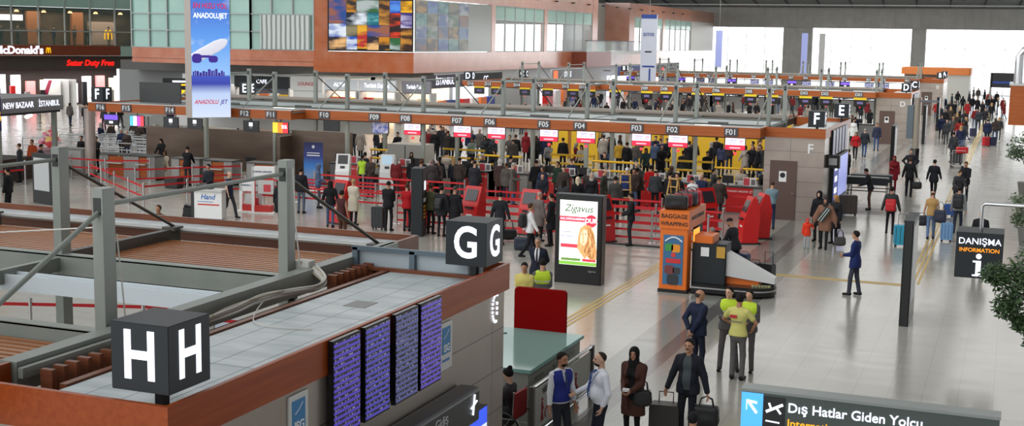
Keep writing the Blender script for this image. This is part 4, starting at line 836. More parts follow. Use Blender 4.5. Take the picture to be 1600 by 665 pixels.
# barriers: posts with retractable red belts
def stanchion_mesh(nb=3, hs=(.98,.70,.42)):
    pass
POSTM = {}
def barrier(pts, hs=(.98,.66), row='queue', spacing=1.9, base=True, H=1.05):
    """posts along a polyline; each post carries the belts to the next one"""
    P = []
    for (a, b) in zip(pts[:-1], pts[1:]):
        a = Vector((*a,0)); b = Vector((*b,0)); n = max(1, round((b-a).length/spacing)); P += [a+(b-a)*(i/n) for i in range(n)]
    P.append(Vector((*pts[-1],0)))
    for i, p in enumerate(P):
        e = empty('belt_stanchion', p, 0, 'steel post with red belts in %s' % row, 'stanchion', 'belt posts in %s' % row)
        key = ('post',base,H)
        if key not in POSTM:
            b = MB(); b.lathe([(.036,.02),(.036,H)], 10); b.lathe([(.045,H-.12),(.045,H+.02),(.02,H+.03)], 10); q = b.build('pole', CHROME, e, True)
            bb = MB(); bb.lathe([(.17,0),(.17,.012),(.05,.035)], 18); r = bb.build('base', CHROME, e, True); POSTM[key] = (q.data, r.data)
        else:
            for nm, me in zip(('pole','base'), POSTM[key]): c = bpy.data.objects.new(nm, me); COL.objects.link(c); c.parent = e
        if i < len(P)-1:
            d = P[i+1]-p; L = d.length; a = math.atan2(d.y, d.x)
            for hz in hs:
                k2 = ('belt', round(L,2))
                if k2 not in POSTM: POSTM[k2] = MB().box(.04,L-.04,-.004,.004,-.035,.035).build('belt', REDB, e).data; c = [x for x in e.children if x.name.startswith('belt')][-1]
                else: c = bpy.data.objects.new('belt', POSTM[k2]); COL.objects.link(c); c.parent = e
                c.location = (0,0,hz-.05); c.rotation_euler = (0,0,a)
g = lambda x, y: tuple(G(x,y)[:2])
barrier([(-20.3,40.6),(-9.0,40.6)], (.98,.72,.46,.2), 'the front queue row', 1.9)
barrier([(-20.6,42.4),(-8.9,42.4)], (.98,.70,.42), 'the second queue row', 2.3)
barrier([(-26.5,44.2),(-11.5,44.2)], (.98,.70), 'the third queue row', 2.5)
barrier([(-26.8,46.0),(-20,46.0)], (.98,), 'the row by the white kiosks', 2.3)
barrier([(-27.2,41.5),(-21.3,41.5)], (.98,.62), 'the row behind the steel frame', 2.0)
barrier([(-27.5,43.2),(-22.5,43.2)], (.98,.62), 'the row behind the info stand', 2.5)
barrier([g(212,300), g(301,295), g(378,292)], (.98,.6), 'the row before the wood desks', 2.2)
barrier([g(140,290), g(225,330), g(293,322), g(385,315)], (.98,.6), 'the row left of the speaker', 2.4)
barrier([g(60,275), g(165,283), g(235,283)], (.98,.6), 'the row below the candy stand', 2.2)
barrier([g(0,292), g(40,288)], (.98,.7), 'the far left row', 1.5)
barrier([g(-60,540),g(160,545),g(330,550)], (.98,), 'the row glimpsed through the steel frame', 1.6); barrier([(-16.4,21.2),(-9.6,21.2)], (.98,.66), 'the row under the near canopy', 1.7); barrier([(-14.8,17.6),(-10.0,17.6)], (.98,), 'the row under the wood slats', 1.9)
barrier([(-9.4,13.6),(-9.4,16.6)], (.98,), 'the short row below the cables', 1.5)
barrier([(-11.9,47.2),(-8.6,47.2)], (.98,.6), 'the row beside the brown door', 1.6)
MBx = MB(); MBx.box(-13.4,-9.0,39.72,39.86,0,.05); tag(MBx.build('barrier_kerb', DARK), 'low black kerb bar on the floor before the queue', 'kerb')
# self-service kiosks
def white_kiosk(x, y, rz, label):
    e = empty('self_service_kiosk', (x,y,0), rz, label, 'kiosk'); o = [(-.25,0),(.28,0),(.28,.95),(.05,1.62),(-.12,1.68),(-.25,1.0)]
    b = MB(); b.prism([(a,c) for a,c in [(0,0),(.5,0),(.5,1.62),(.3,1.68),(.1,1.05),(0,.95)]], -.3, .3, lambda a,c,k: (k,a,c)); b.build('kiosk_body', WHITE, e, bevel=.012)
    t = Vector((0,.1,1.05)); u = Vector((0,.2,.63)).normalized(); n = Vector((0,-.63,.2)).normalized()
    def plate(nm, a, c, w, m, d=.012): q = [t+u*a+Vector((-w,0,0)),t+u*a+Vector((w,0,0)),t+u*c+Vector((w,0,0)),t+u*c+Vector((-w,0,0))]; M = MB(); M.add(q+[p+n*d for p in q], [(3,2,1,0),(4,5,6,7),(0,1,5,4),(1,2,6,5),(2,3,7,6),(3,0,4,7)]); M.build(nm, m, e)
    plate('touch_screen', .22, .60, .21, mat('kiosk_glass', (176,206,226), .15, emit=.25, ec=(176,206,226)) if 'lit' in label else BLK); plate('card_slot', .02, .13, .1, DARK); MB().box(-.22,.22,-.01,.0,.1,.5).build('service_panel', LGREY, e); return e
white_kiosk(-26.3, 47.4, .3, 'white self-service kiosk with dark screen'); white_kiosk(-24.6, 48.2, .3, 'white self-service kiosk with lit pale screen')
def red_kiosk(x, y, rz, label):
    e = empty('red_kiosk', (x,y,0), rz, label, 'kiosk'); b = MB(); b.prism([(0,0),(.55,0),(.62,1.0),(.5,1.52),(.34,1.56),(.12,1.0),(.08,.9)], -.34, .34, lambda a,c,k: (k,a,c)); b.build('kiosk_body', RED, e, bevel=.015)
    q = [(-.24,.135,1.06),(.24,.135,1.06),(.24,.30,1.44),(-.24,.30,1.44)]; M = MB(); M.add(q+[(a,y_-.02,z+.008) for a,y_,z in q], [(3,2,1,0),(4,5,6,7),(0,1,5,4),(1,2,6,5),(2,3,7,6),(3,0,4,7)]); M.build('touch_screen', mat('kiosk_dark', (52,48,52), .2), e)
    MB().box(-.16,.16,.0,.085,.80,.86).build('paper_slot', DARK, e); MB().box(-.12,.12,.04,.07,.55,.60).build('caption', PRW, e); MB().box(-.37,.37,-.03,.64,0,.05).build('plinth', DARK, e); return e
for x, y, rz, d in ((-22.2,39.5,-.3,'red kiosk beside the woman in the cream coat'),(-19.3,39.9,-.2,'red kiosk used by the woman in red'),(-17.3,40.1,-.2,'red kiosk behind the fur hooded traveller'),(-15.2,40.2,-.15,'red kiosk left of the black cube sign'),(-12.2,40.0,1.0,'red kiosk beside the young man in black'),(-9.6,43.8,.9,'red kiosk seen between the ladders and the queue'),(-8.25,42.0,-1.1,'front one of two tall red kiosks'),(-8.1,43.3,-1.1,'rear one of two tall red kiosks')): red_kiosk(x, y, rz, d)
def info_stand(x, y, rz, label, h=1.75):
    e = empty('info_stand', (x,y,0), rz, label, 'stand'); b = MB(); b.box(-.45,-.33,-.06,.06,.03,h); b.box(-.45,.45,-.06,.06,h-.42,h); b.build('frame', WHITE, e); b = MB(); b.tube([(-.30,-.065,.05),(-.30,-.065,h-.55),(-.2,-.065,h-.46),(.43,-.065,h-.46)], .018, 6); b.build('red_edge', RED, e)
    text('TURKISH AIRLINES', .09, mat('navy_print', (40,50,110), .5), e, (-.02,-.07,h-.2), FRONT); MB().box(-.2,.4,-.05,.05,h-1.02,h-.52).build('sizer_panel', LGREY, e); MB().box(.02,.3,-.06,-.05,h-.95,h-.68).build('red_label', mat('card_red', (206,66,76), .5), e)
    MB().box(-.5,.5,-.3,.3,0,.05).build('foot_plate', WHITE, e); MB().box(-.3,.35,-.2,.15,.05,.28).build('scale_tray', mat('tray_red', (190,50,44), .5), e); return e
p = g(412,332); info_stand(p[0], p[1], .25, 'tall white airline stand with red edge by the steel post'); p = g(393,330); info_stand(p[0], p[1], .25, 'low white airline scale stand behind the walking man', 1.2)
p = g(52,500); info_stand(-13.9, 17.3, .3, 'small white airline stand below the near canopy', 1.25)
# tall hanging advert banner
e = empty('advert_banner', (-31.75,44.5,3.15), math.radians(50), 'tall hanging blue sky banner reading ANADOLUJET', 'banner'); MB().box(0,1.64,0,1.0,0,7.2).build('banner_box', mat('banner_side', (176,166,158), .5), e)
m = mat('banner_sky', (120,170,240), .5); g_ = N(m); sp = g_.n('ShaderNodeSeparateXYZ', {'Vector': g_.coord()}); mz = g_.n('ShaderNodeMath', {0: sp.outputs[2], 1: 1/7.2}, operation='MULTIPLY'); nz = g_.n('ShaderNodeTexNoise', {'Vector': g_.coord((.8,.8,1.1)), 'Scale': 1.0, 'Detail': 5.0})
base_ = g_.ramp(mz.outputs[0], [(0,(216,228,250)),(.14,(190,210,246)),(.195,(52,66,170)),(.24,(60,80,190)),(.25,(150,196,250)),(.45,(96,160,240)),(.62,(70,120,214)),(1,(60,104,200))])
cl = g_.n('ShaderNodeMath', {0: g_.n('ShaderNodeMath', {0: nz.outputs[0], 1: .56}, operation='SUBTRACT').outputs[0], 1: 6.}, operation='MULTIPLY', use_clamp=True); up_ = g_.n('ShaderNodeMath', {0: mz.outputs[0], 1: .40}, operation='GREATER_THAN'); ml = g_.n('ShaderNodeMath', {0: cl.outputs[0], 1: up_.outputs[0]}, operation='MULTIPLY')
mx = g_.n('ShaderNodeMixRGB', {'Fac': ml.outputs[0], 'Color1': base_, 'Color2': (*S((214,226,244)),1)}); g_.base((.02,.02,.02,1)); g_.set(g_.b, 'Emission Color', mx.outputs[0]); g_.b.inputs['Emission Strength'].default_value = .70
MB().box(.01,1.63,-.02,0,.02,7.18).build('banner_face', m, e)
NAV = mat('banner_red', (200,30,60), .5, emit=.5, ec=(200,30,60)); NV2 = mat('banner_navy', (60,40,140), .5, emit=.5, ec=(60,40,140))
text('EN HIZLI YOL', .30, NAV, e, (.82,-.03,4.62), FRONT, bold=.015, sx=.78); text('ANADOLUJET', .30, LIT, e, (.82,-.03,4.22), FRONT, bold=.015, sx=.76); text('ANADOLU', .25, NAV, e, (.60,-.03,.66), FRONT, bold=.012, shear=.3, sx=.82); text('JET', .25, NV2, e, (1.34,-.03,.66), FRONT, bold=.012, shear=.3, sx=.82)
b = MB(); x = .05
for k in range(13): ww = .05+.07*random.random(); hh = .08+.22*random.random(); b.box(x,x+ww,-.026,-.02,1.74,1.74+hh); x += ww+.02
b.build('skyline_print', NV2, e)
b = MB(); b.lathe([(.2,-.95),(.23,-.6),(.24,.3),(.19,.62),(.1,.8),(0,.86)], 14); pl = b.build('printed_airliner', mat('plane_white', (222,222,232), .5, emit=.45, ec=(210,212,226)), e, True)
pl.rotation_euler = (0,math.radians(62),0); pl.location = (.84,-.03,2.86); pl.scale = (1,.12,.9)
b = MB(); b.rbox(.72,1.1,-.07,-.02,2.3,2.58,.12,'y'); b.rbox(.03,.42,-.07,-.02,2.28,2.66,.13,'y'); b.rbox(.3,.8,-.065,-.02,2.5,2.6,.04,'y'); b.build('printed_wing', NV2, e)
b = MB(); b.tube([(.8,.5,7.2),(.8,.5,12)], .02); b.build('suspension_rod', STEEL, e)
for x, y, z, h, c, lb in ((-30.2,109.5,3.0,6.0,mat('banner_grey', (196,200,214), .5),'tall pale grey hanging banner beyond the second canopy'),(-35,160,3.6,4.6,mat('banner_lilac', (150,160,210), .5, emit=.3, ec=(150,160,220)),'lilac hanging banner before the far windows'),(-27.4,180,2.0,6.2,mat('banner_lilac', (150,160,210), .5),'thin lilac banner beside the far grey column'),(-25.3,182,2.0,6.2,LGREY,'thin white banner right of the far grey column')):
    e = empty('advert_banner', (x,y,z), .1, lb, 'banner'); q = 1.35 if y < 120 else .8; MB().box(-q/2,q/2,0,.5,0,h).build('banner_box', c, e)
    if y < 120: text('ame', .6, BLUE, e, (0,-.03,h*.72), FRONT); MB().box(-.3,.3,-.02,0,h*.45,h*.47).build('caption', CHAR, e); MB().box(-.5,.6,-.02,0,1.4,1.55).build('blue_strip', BLUE, e); MB().box(.1,.25,-.02,0,.1,1.3).build('figure_print', BLUE, e); MB().box(-q/2,q/2,-.02,0,h-.35,h).build('blue_head', BLUE, e)
    MB().tube([(0,.25,h),(0,.25,h+(5 if y < 170 else 4.56))], .02).build('suspension_rod', STEEL, e)
# photo screen wall on the left building (generic landscapes)
e = empty('photo_screen', (-48.3,84.9,5.55), math.atan2(87.5-84.93,-42.4+48.3), 'big bright mosaic of landscape photos on the orange wall', 'screen'); L = math.hypot(5.9,2.57)
MB().box(0,L,-.08,0,0,3.95).build('screen_frame', BLK, e); PALS = [((30,70,140),(150,90,66)),((36,80,180),(220,228,240)),((40,30,40),(230,180,120)),((200,130,20),(36,32,28)),((40,96,54),(170,180,180)),((190,130,46),(54,26,14)),((16,60,180),(80,140,220)),((236,176,10),(130,80,5)),((16,24,44),(214,222,232)),((8,100,120),(110,190,180)),((206,56,18),(36,10,14)),((54,44,120),(190,180,210)),((36,54,36),(140,130,100)),((176,36,36),(226,168,36))]
def pic(i):
    c1, c2 = PALS[i % len(PALS)]; nm = 'photo_print_%d' % (i % 14)
    if nm in SC: return SC[nm]
    m = noisy(nm, c1, c2, .3, (.5,.5,1.6), detail=7, lo=.43, hi=.57); q = N(m); q.set(q.b, 'Emission Color', q.b.inputs['Base Color'].links[0].from_socket); q.b.inputs['Emission Strength'].default_value = .20; q.set(q.b, 'Base Color', (.02,.02,.02,1)) if 0 else None; return m
TI = [(0,.21,.52,1),(0,.21,.25,.52),(0,.21,0,.25),(.21,.33,.75,1),(.33,.6,.75,1),(.6,.73,.5,1),(.73,.86,.75,1),(.86,1,.76,1),(.21,.46,.5,.75),(.46,.6,.5,.75),(.73,.86,.25,.75),(.86,1,.45,.76),(.21,.34,.27,.5),(.34,.46,.02,.5),(.46,.73,.27,.5),(.21,.34,0,.27),(.46,.6,0,.27),(.6,.73,0,.27),(.73,.86,0,.25),(.86,1,0,.45)]
for i, (a, b0, c, d) in enumerate(TI): MB().box(.1+a*(L-.2),.08+b0*(L-.2),-.10,-.08,.12+c*3.7,.10+d*3.7).build('picture', pic(i), e)
e = empty('photo_screen', (-42.4,87.6,5.55), 0, 'glare-washed mosaic screen round the corner of the orange wall', 'screen'); MB().box(0,.08,0,15,0,3.95).build('screen_frame', SPAN, e)
for i in range(20):
    a, c = i % 5, i//5; MB().box(.08,.10,.1+a*2,.06+a*2+1.96,.1+c*.95,.1+c*.95+.9).build('picture', noisy('glare_print_%d' % (i % 7), tuple(int(v*.4+128*.6) for v in PALS[(i*3) % 14][0]), tuple(int(v*.4+128*.6) for v in PALS[(i*3) % 14][1]), .25, (.5,.5,1.6), detail=7, lo=.42, hi=.58), e)  # print colours mixed towards grey to imitate window glare
# ---------------------------------------------------------------- concourse: adverts, wrapping stand, info desk, signs
def lightbox(x, y, rz, label, art=None, w=1.36, h=2.42, d=.36):
    e = empty('advert_lightbox', (x,y,0), rz, label, 'lightbox'); b = MB(); b.rbox(-w/2,w/2,-d/2,d/2,0,h,.03); b.build('housing', BLK, e); MB().box(-w/2-.01,w/2+.01,-d/2-.01,d/2+.01,h-.005,h+.04).build('cap', CHAR, e); iw = w/2-.14
    f = -d/2-.008; MB().box(-iw,iw,f,f+.02,.52,h-.12).build('lit_poster', mat('poster_lit', (244,244,236), .4, emit=.92, ec=(246,246,238)) if art else mat('poster_grey', (170,172,172), .35, emit=.15), e); MB().box(-iw,iw,-f-.02,-f,.52,h-.12).build('rear_poster', mat('poster_grey', (170,172,172), .35, emit=.15), e)
    return e, f
e, f = lightbox(-10.82, 32.86, -.02, 'tall black lightbox with hair advert reading Zigavus', True)
def em(n, c, s=.8): return mat(n, c, .5, emit=s, ec=c)
text('Zigavus', .27, em('ad_green', (60,110,60), .25), e, (0,f-.004,2.08), FRONT, shear=.25); MB().box(-.54,.30,f-.004,f,1.72,1.86).build('red_strip', em('ad_red', (232,60,80)), e); text('SAÇ DÖKÜLMESİNE', .078, LIT, e, (-.17,f-.006,1.79), FRONT, bold=.01)
b = MB(); b.lathe([(.17,0),(.17,.004)], 20); q = b.build('red_disc', em('ad_red2', (236,50,70)), e); q.rotation_euler = FRONT; q.location = (.37,f,1.76); text('DUR', .17, LIT, e, (.37,f-.008,1.76), FRONT, bold=.03)
# generic long-haired model drawn on the poster as flat shapes
def blob(nm, pts, c, dz=0, s=.8): b = MB(); b.prism(pts, f-.006-dz, f-.001, lambda a,c_,k: (a,k,c_)); b.build(nm, em(nm, c, s), e)
hairp = [(-.02,1.0),(.0,1.3),(.06,1.55),(.2,1.66),(.36,1.62),(.46,1.45),(.5,1.2),(.54,.95),(.54,.72),(.40,.66),(.28,.80),(.20,.70),(.1,.85)]
blob('printed_hair', hairp, (214,160,104)); blob('printed_hair_dark', [(.22,.9),(.3,1.2),(.34,1.5),(.42,1.3),(.48,1.0),(.46,.74),(.36,.72)], (176,116,66), .002); blob('printed_face', [(.06,1.2),(.08,1.42),(.16,1.52),(.25,1.5),(.29,1.36),(.26,1.2),(.18,1.08),(.1,1.1)], (246,206,176), .004)
rs = random.Random(8)
for k in range(26):
    t = k/25; x0 = .10+.34*t; b = MB(); ph = rs.random()*6; c = [(232,186,128),(206,152,96),(180,120,70),(150,96,54)][k % 4]
    b.tube([(x0*.7+.06,f-.008,1.62-.10*abs(t-.5)),(x0+.05*math.sin(ph),f-.010,1.40),(x0+.03+.06*math.sin(ph+1.6),f-.010,1.16),(x0+.02+.07*math.sin(ph+3.2),f-.010,.94),(x0+.05*math.sin(ph+4.6),f-.008,.72+.08*rs.random())], [.008,.017,.019,.017,.006], 5)
    if t > .42 or k % 3 == 0 and t < .1: b.build('printed_strand', em('ad_strand_%d' % (k % 4), c, .75), e)
for nm, x_, z_, w_, h_, c in (('printed_eye',.125,1.375,.018,.008,(80,50,40)),('printed_eye',.215,1.38,.018,.008,(80,50,40)),('printed_brow',.12,1.41,.03,.006,(150,100,60)),('printed_brow',.22,1.415,.03,.006,(150,100,60)),('printed_nose',.17,1.29,.010,.018,(230,170,140))): MB().box(x_-w_,x_+w_,f-.011,f-.009,z_-h_,z_+h_).build(nm, em('ad_%s' % nm, c, .6), e)
blob('printed_smile', [(.12,1.19),(.17,1.165),(.22,1.20),(.17,1.18)], (220,90,90), .006)
MB().box(-.5,.02,f-.004,f,1.0,1.1).build('red_caption', SC['ad_red'], e); MB().box(-.5,-.1,f-.004,f,1.3,1.32).build('caption', em('ad_grey', (150,160,190), .6), e); MB().box(-.5,-.15,f-.004,f,1.42,1.44).build('caption', SC['ad_grey'], e)
MB().box(-.54,.54,f-.004,f,.53,.62).build('grass_print', em('ad_grass', (130,190,70), .7), e); MB().box(-.48,.08,f-.006,f,.64,.71).build('green_button', em('ad_btn', (110,150,70), .6), e); MB().box(.14,.52,f-.006,f,.64,.71).build('red_button', SC['ad_red2'], e); text('zigavus', .08, mat('dim_white', (150,150,150), .5), e, (.42,f-.004,.38), FRONT)
lightbox(-2.1, 31.95, math.pi/2, 'narrow black lightbox standing edge-on in the aisle', None, 1.75, 2.5, .22)
lightbox(-5.75, 69.9, math.pi/2, 'black lightbox edge-on beside the woman in red', None, 1.5, 2.45, .2); lightbox(-5.6, 92, math.pi/2, 'black lightbox edge-on left of the round column', None, 1.5, 2.6, .2); lightbox(-5.6, 108, math.pi/2, 'black lightbox edge-on before the far crowd', None, 1.5, 2.6, .2)
lightbox(-34.7, 39.0, math.radians(-16), 'wide pale advert board behind the left steel post', None, 1.3, 1.9, .2)
e = empty('round_column', (-5.05,76,0), 0, 'round steel column with black base in the aisle', 'column'); MB().lathe([(.2,.85),(.2,3.75)], 20).build('shaft', noisy('column_metal', (150,142,130),(168,160,148),.3,(2,2,.3),.5), e, True); MB().lathe([(.24,0),(.24,.82),(.21,.86)], 20).build('base_collar', BLK, e, True); b = MB(); b.box(-.2,1.1,-.06,.06,3.5,3.6); b.box(-.55,-.2,-.1,.1,1.4,3.3); b.build('sign_arm', mat('arm_blue_grey', (92,104,112), .4), e)
e = empty('round_column', (-39.6,47.6,0), 0, 'round column below the letter F cubes', 'column'); MB().lathe([(.24,0),(.24,3.13)], 16).build('shaft', noisy('column_pink', (176,160,154),(196,180,172),.3,(2,2,.3),.4), e, True); MB().lathe([(.28,0),(.28,.12)], 16).build('base_collar', CHAR, e)
# baggage wrapping stand
e = empty('wrapping_stand', (-8.14,32.65,0), 0, 'orange baggage wrapping stand with poster and lettering', 'stand'); OD = mat('orange_side', (214,110,36), .5)
MB().rbox(-.38,.38,0,.42,.08,1.9,.03).build('tower', ORG, e); MB().box(-.40,.40,-.02,.46,0,.09).build('plinth', DARK, e); MB().box(-.40,.40,-.03,1.9,1.72,2.2).build('sign_band', ORG, e); MB().box(.2,.34,1.3,1.85,0,1.75).build('rear_leg', CHAR, e)
text('BAGGAGE', .155, mat('sign_dark_print', (66,44,22), .5), e, (0,-.035,2.05), FRONT, bold=.02); text('WRAPPING', .145, SC['sign_dark_print'], e, (0,-.035,1.85), FRONT, bold=.02); text('BAGGAGE WRAPPING', .14, SC['sign_dark_print'], e, (.405,.95,1.98), RIGHT, bold=.02)
MB().box(-.28,.26,-.012,0,.22,1.55).build('poster', mat('poster_blue', (60,110,150), .35), e)
for i, (x, z, r, c) in enumerate(((-.12,1.22,.11,(70,150,70)),(.06,1.2,.12,(236,150,40)),(.0,1.02,.06,(220,60,60)),(-.1,.62,.13,(120,60,60)),(.1,.6,.1,(60,60,66)),(0,.36,.16,(50,54,60)))): b = MB(); b.rbox(x-r,x+r,-.02,-.012,z-r*.9,z+r*.9,r*.5,'y'); b.build('poster_bag', mat('pb_%d' % i, c, .5), e)
MB().box(-.2,.2,-.02,-.012,.80,.92).build('poster_caption', mat('poster_red', (210,50,56), .5), e); b = MB(); b.tube([(-.23+.46*t,-.016,1.38+.12*math.sin(t*3.1)) for t in (0,.2,.4,.6,.8,1)], .02, 6); b.build('poster_swoosh', PRW, e)
MB().box(.40,.41,.5,1.2,1.15,1.65).build('lit_window', mat('lamp_orange', (255,180,70), .5, emit=.9, ec=(255,180,70)), e)
e = empty('wrapping_machine', (-7.15,33.3,0), 0, 'dark wrapping machine with orange top and turntable', 'machine'); MB().rbox(-.55,.35,-.35,.35,.1,1.35,.04).build('control_cabinet', CHAR, e); MB().rbox(-.5,.0,-.37,.37,1.35,1.55,.03).build('orange_top', ORG, e); MB().box(-.32,-.1,-.37,-.355,1.0,1.24).build('notice', WHITE, e); MB().box(.1,.33,-.37,-.355,.98,1.28).build('warning_label', mat('label_amber', (196,150,60), .5), e)
b = MB(); o = [(a,c) for a,c in [(-.5+.0,-.6),(1.05,-.6)]+[(1.05+.6*math.cos(math.radians(t)),.6*math.sin(math.radians(t))) for t in range(-80,81,16)]+[(1.05,.6),(-.5,.6)]]; b.prism(o, .06, .28); b.build('turntable_base', BLK, e); b = MB(); b.prism([(a*1.0,c*1.015) for a,c in o], .17, .21); b.build('chrome_strip', CHROME, e); MB().box(.35,1.2,-.12,.3,.28,.46).build('orange_deck', ORG, e)
b = MB(); b.add([(.34,-.25,1.12),(.34,.25,1.12),(.34,-.25,.5),(.34,.25,.5),(1.62,-.16,.52),(1.62,.16,.52),(1.62,-.16,.36),(1.62,.16,.36)], [(0,1,5,4),(2,6,7,3),(0,4,6,2),(1,3,7,5),(0,2,3,1),(4,5,7,6)]); b.build('stretch_film', mat('film_white', (206,206,204), .3), e); b = MB()
for k in range(6): b.lathe([(.05,0),(.05,.05)], 8, (1.1+.08*k,-.33+.02*k,.28))
b.build('film_roll', mat('film_olive', (150,148,110), .4), e)
b = MB(); b.lathe([(.06,0),(.06,.06)], 10, (-.45,-.5,0)); b.lathe([(.06,0),(.06,.06)], 10, (1.0,-.45,0)); b.build('castor', DARK, e)
# bags
def suitcase(x, y, rz, label, c=(28,28,30), w=.45, h=.66, d=.27, handle=.35, z=0, lay=False, group=None, stripe=None):
    e = empty('suitcase', (x,y,z), rz, label, 'suitcase', group); m = mat('case_%d_%d_%d' % c, c, .5); b = MB(); b.rbox(-w/2,w/2,-d/2,d/2,.07,h,.05,'y'); b.build('shell', m, e, bevel=.018)
    b = MB(); 
    for q in (-.4,-.13,.13,.4): b.box(q*w-.008,q*w+.008,-d/2-.006,-d/2,.12,h-.06)
    b.build('shell_rib', mat('case_rib', (50,50,52), .5) if not stripe else mat('case_stripe_%d' % stripe[0], stripe, .5), e)
    b = MB()
    for sx in (-1,1):
        for sy in (-1,1): b.lathe([(.03,0),(.03,.07)], 8, (sx*(w/2-.06),sy*(d/2-.05),0))
    b.build('wheel', DARK, e); k = MB(); k.tube([(-.12,d/2-.05,h),(-.12,d/2-.05,h+handle),(.12,d/2-.05,h+handle),(.12,d/2-.05,h)], .011, 6); k.build('pull_handle', DARK, e); return e
def duffel(x, y, z, rz, label, c=(22,22,24), w=.42, h=.28, d=.22, drop=.24, cat='bag', group=None):
    e = empty('handbag' if w < .4 else 'travel_bag', (x,y,z), rz, label, cat, group); D = Sdf(.02,.04); D.bx((0,0,h/2),(w/2,d/2,h/2),rad=.06); D.el((0,0,h*.35),(w*.52,d*.55,h*.4)); o = finish('bag_body', D.mesh('bag'), mat('bag_%d_%d_%d' % c, c, .55), e)
    b = MB()
    for s in (-1,1): b.tube([(-w*.3,s*d*.25,h*.85),(-w*.22,s*d*.12,h+drop*.7),(0,0,h+drop),(w*.22,s*d*.12,h+drop*.7),(w*.3,s*d*.25,h*.85)], .011, 6)
    b.build('bag_handle', mat('bag_strap', (18,18,20), .5), e, True); b = MB(); b.tube([(-w*.46,0,h+.004),(w*.46,0,h+.004)], .006, 5); b.build('zip', mat('zip_grey', (90,90,92), .4), e); return e
def on_back(o, J, label, c, w=.32, h=.44, dz=1.18, dd=.2, stripe=None):   # backpack worn by a figure
    q = o.scale[0]; a = o.rotation_euler[2]; y = -(.13+dd/2)*q; e = empty('backpack', (o.location[0]-y*math.sin(a)*1.0, o.location[1]+y*math.cos(a), (dz-h/2)*q), a, label, 'backpack')
    D = Sdf(.018,.04); D.bx((0,0,h/2),(w/2,dd/2,h/2),rad=.07); D.bx((0,-dd*.5,h*.36),(w*.38,.04,h*.28),rad=.03); finish('pack_body', D.mesh('pack'), mat('bag_%d_%d_%d' % c, c, .6), e)
    b = MB()
    for s in (-1,1): b.tube([(s*.1,dd*.45,h*.95),(s*.12,dd*.7,h*1.12),(s*.13,dd*.9,h*1.08)], .016, 6)
    b.build('strap', mat('bag_strap', (18,18,20), .5), e, True); MB().tube([(-w*.4,-dd*.42,h*.8),(0,-dd*.5,h*.9),(w*.4,-dd*.42,h*.8)], .006, 5).build('zip', mat('zip_grey', (90,90,92), .4), e); return e
for i, (x, y, z, c, d, w) in enumerate(((-8.2,33.0,2.21,(30,30,30),'black holdall with green strap at the front of the stand top',.62),(-8.15,33.55,2.21,(150,30,40),'red suitcase second on the stand top',.5),(-8.1,33.95,2.21,(60,62,70),'grey patterned bag third on the stand top',.5),(-8.1,34.35,2.21,(190,40,60),'crimson bag at the rear of the stand top',.5))): duffel(x, y, z, .2, d, c, w, .36, .4, .1)
for (px_, py_), c, d, h in (((1112,440),(30,30,32),'black suitcase standing behind the wrapping machine',.8),((1136,436),(26,26,28),'tall black suitcase left of the blue one',.95),((1158,440),(34,48,80),'dark blue suitcase in the waiting luggage row',.8),((1177,446),(28,28,30),'black soft suitcase right of the blue one',.66),((1197,452),(22,22,24),'black suitcase with raised handle at the row end',.72)): suitcase(G(px_,py_).x, G(px_,py_).y, -.3, d, c, .40, h, .28, .3 if 'raised' in d else .05)
# red backed information counter with wheelchair pictograms
e = empty('assistance_counter', (-8.1,20.3,0), 0, 'counter with teal glass top and red backboard', 'counter'); b = MB(); b.box(-1.2,.8,-.75,2.0,0,1.06); b.build('counter_body', mat('counter_grey', (150,150,142), .5), e); MB().box(-1.2,.86,-.8,2.06,1.06,1.12).build('glass_top', TEAL, e); MB().rbox(-.56,.48,2.06,2.16,.9,1.92,.07,'y').build('red_backboard', DRED, e)
for y in (-.4,.5,1.3): MB().box(.80,.82,y,y+.35,.86,.91).build('drawer_pull', mat('pull_grey', (120,118,112), .4), e)
MB().lathe([(.05,0),(.05,.008)], 14, (-.55,1.55,1.12)).build('cable_grommet', CHAR, e); MB().box(.80,.806,-.75,2.0,.55,.56).build('panel_joint', CHAR, e)
e = empty('assistance_railing', (-6.98,19.0,0), 0, 'steel railing panel with red wheelchair pictograms', 'railing'); b = MB(); b.tube([(0,-.1,1.0),(0,3.05,1.0)], .03); b.tube([(0,-.1,.18),(0,3.05,.18)], .025); b.build('rail', CHROME, e, True)
for y in (-.1,3.05): MB().box(-.04,.04,y-.04,y+.04,0,1.02).build('post', mat('rail_post', (70,66,62), .4), e)
MB().box(-.008,.008,0,2.95,.24,.93).build('panel', mat('rail_panel', (158,156,148), .45), e); text('HİZMET / SERVICE', .13, CHAR, e, (.012,.9,.83), RIGHT); PIC = mat('pict_red', (140,34,36), .5)
for k, y in enumerate((.35,.65,1.0,1.35,1.75,2.1)):
    b = MB(); b.lathe([(0,-.035),(.03,0),(0,.035)], 8, (.012,y,.70)); b.tube([(.012,y,.65),(.012,y,.50)], .02, 6)
    if k % 2: b.tube([(.012,y-.05+.1*math.cos(t*.52),.42+.09*math.sin(t*.52)) for t in range(9)], .012, 5); b.tube([(.012,y,.5),(.012,y+.09,.48),(.012,y+.13,.36)], .015, 5)
    else: b.tube([(.012,y,.5),(.012,y-.04,.33)], .014, 5); b.tube([(.012,y,.5),(.012,y+.05,.33)], .014, 5); b.tube([(.012,y,.63),(.012,y+.08,.52)], .012, 5)
    b.build('pictogram', PIC, e)
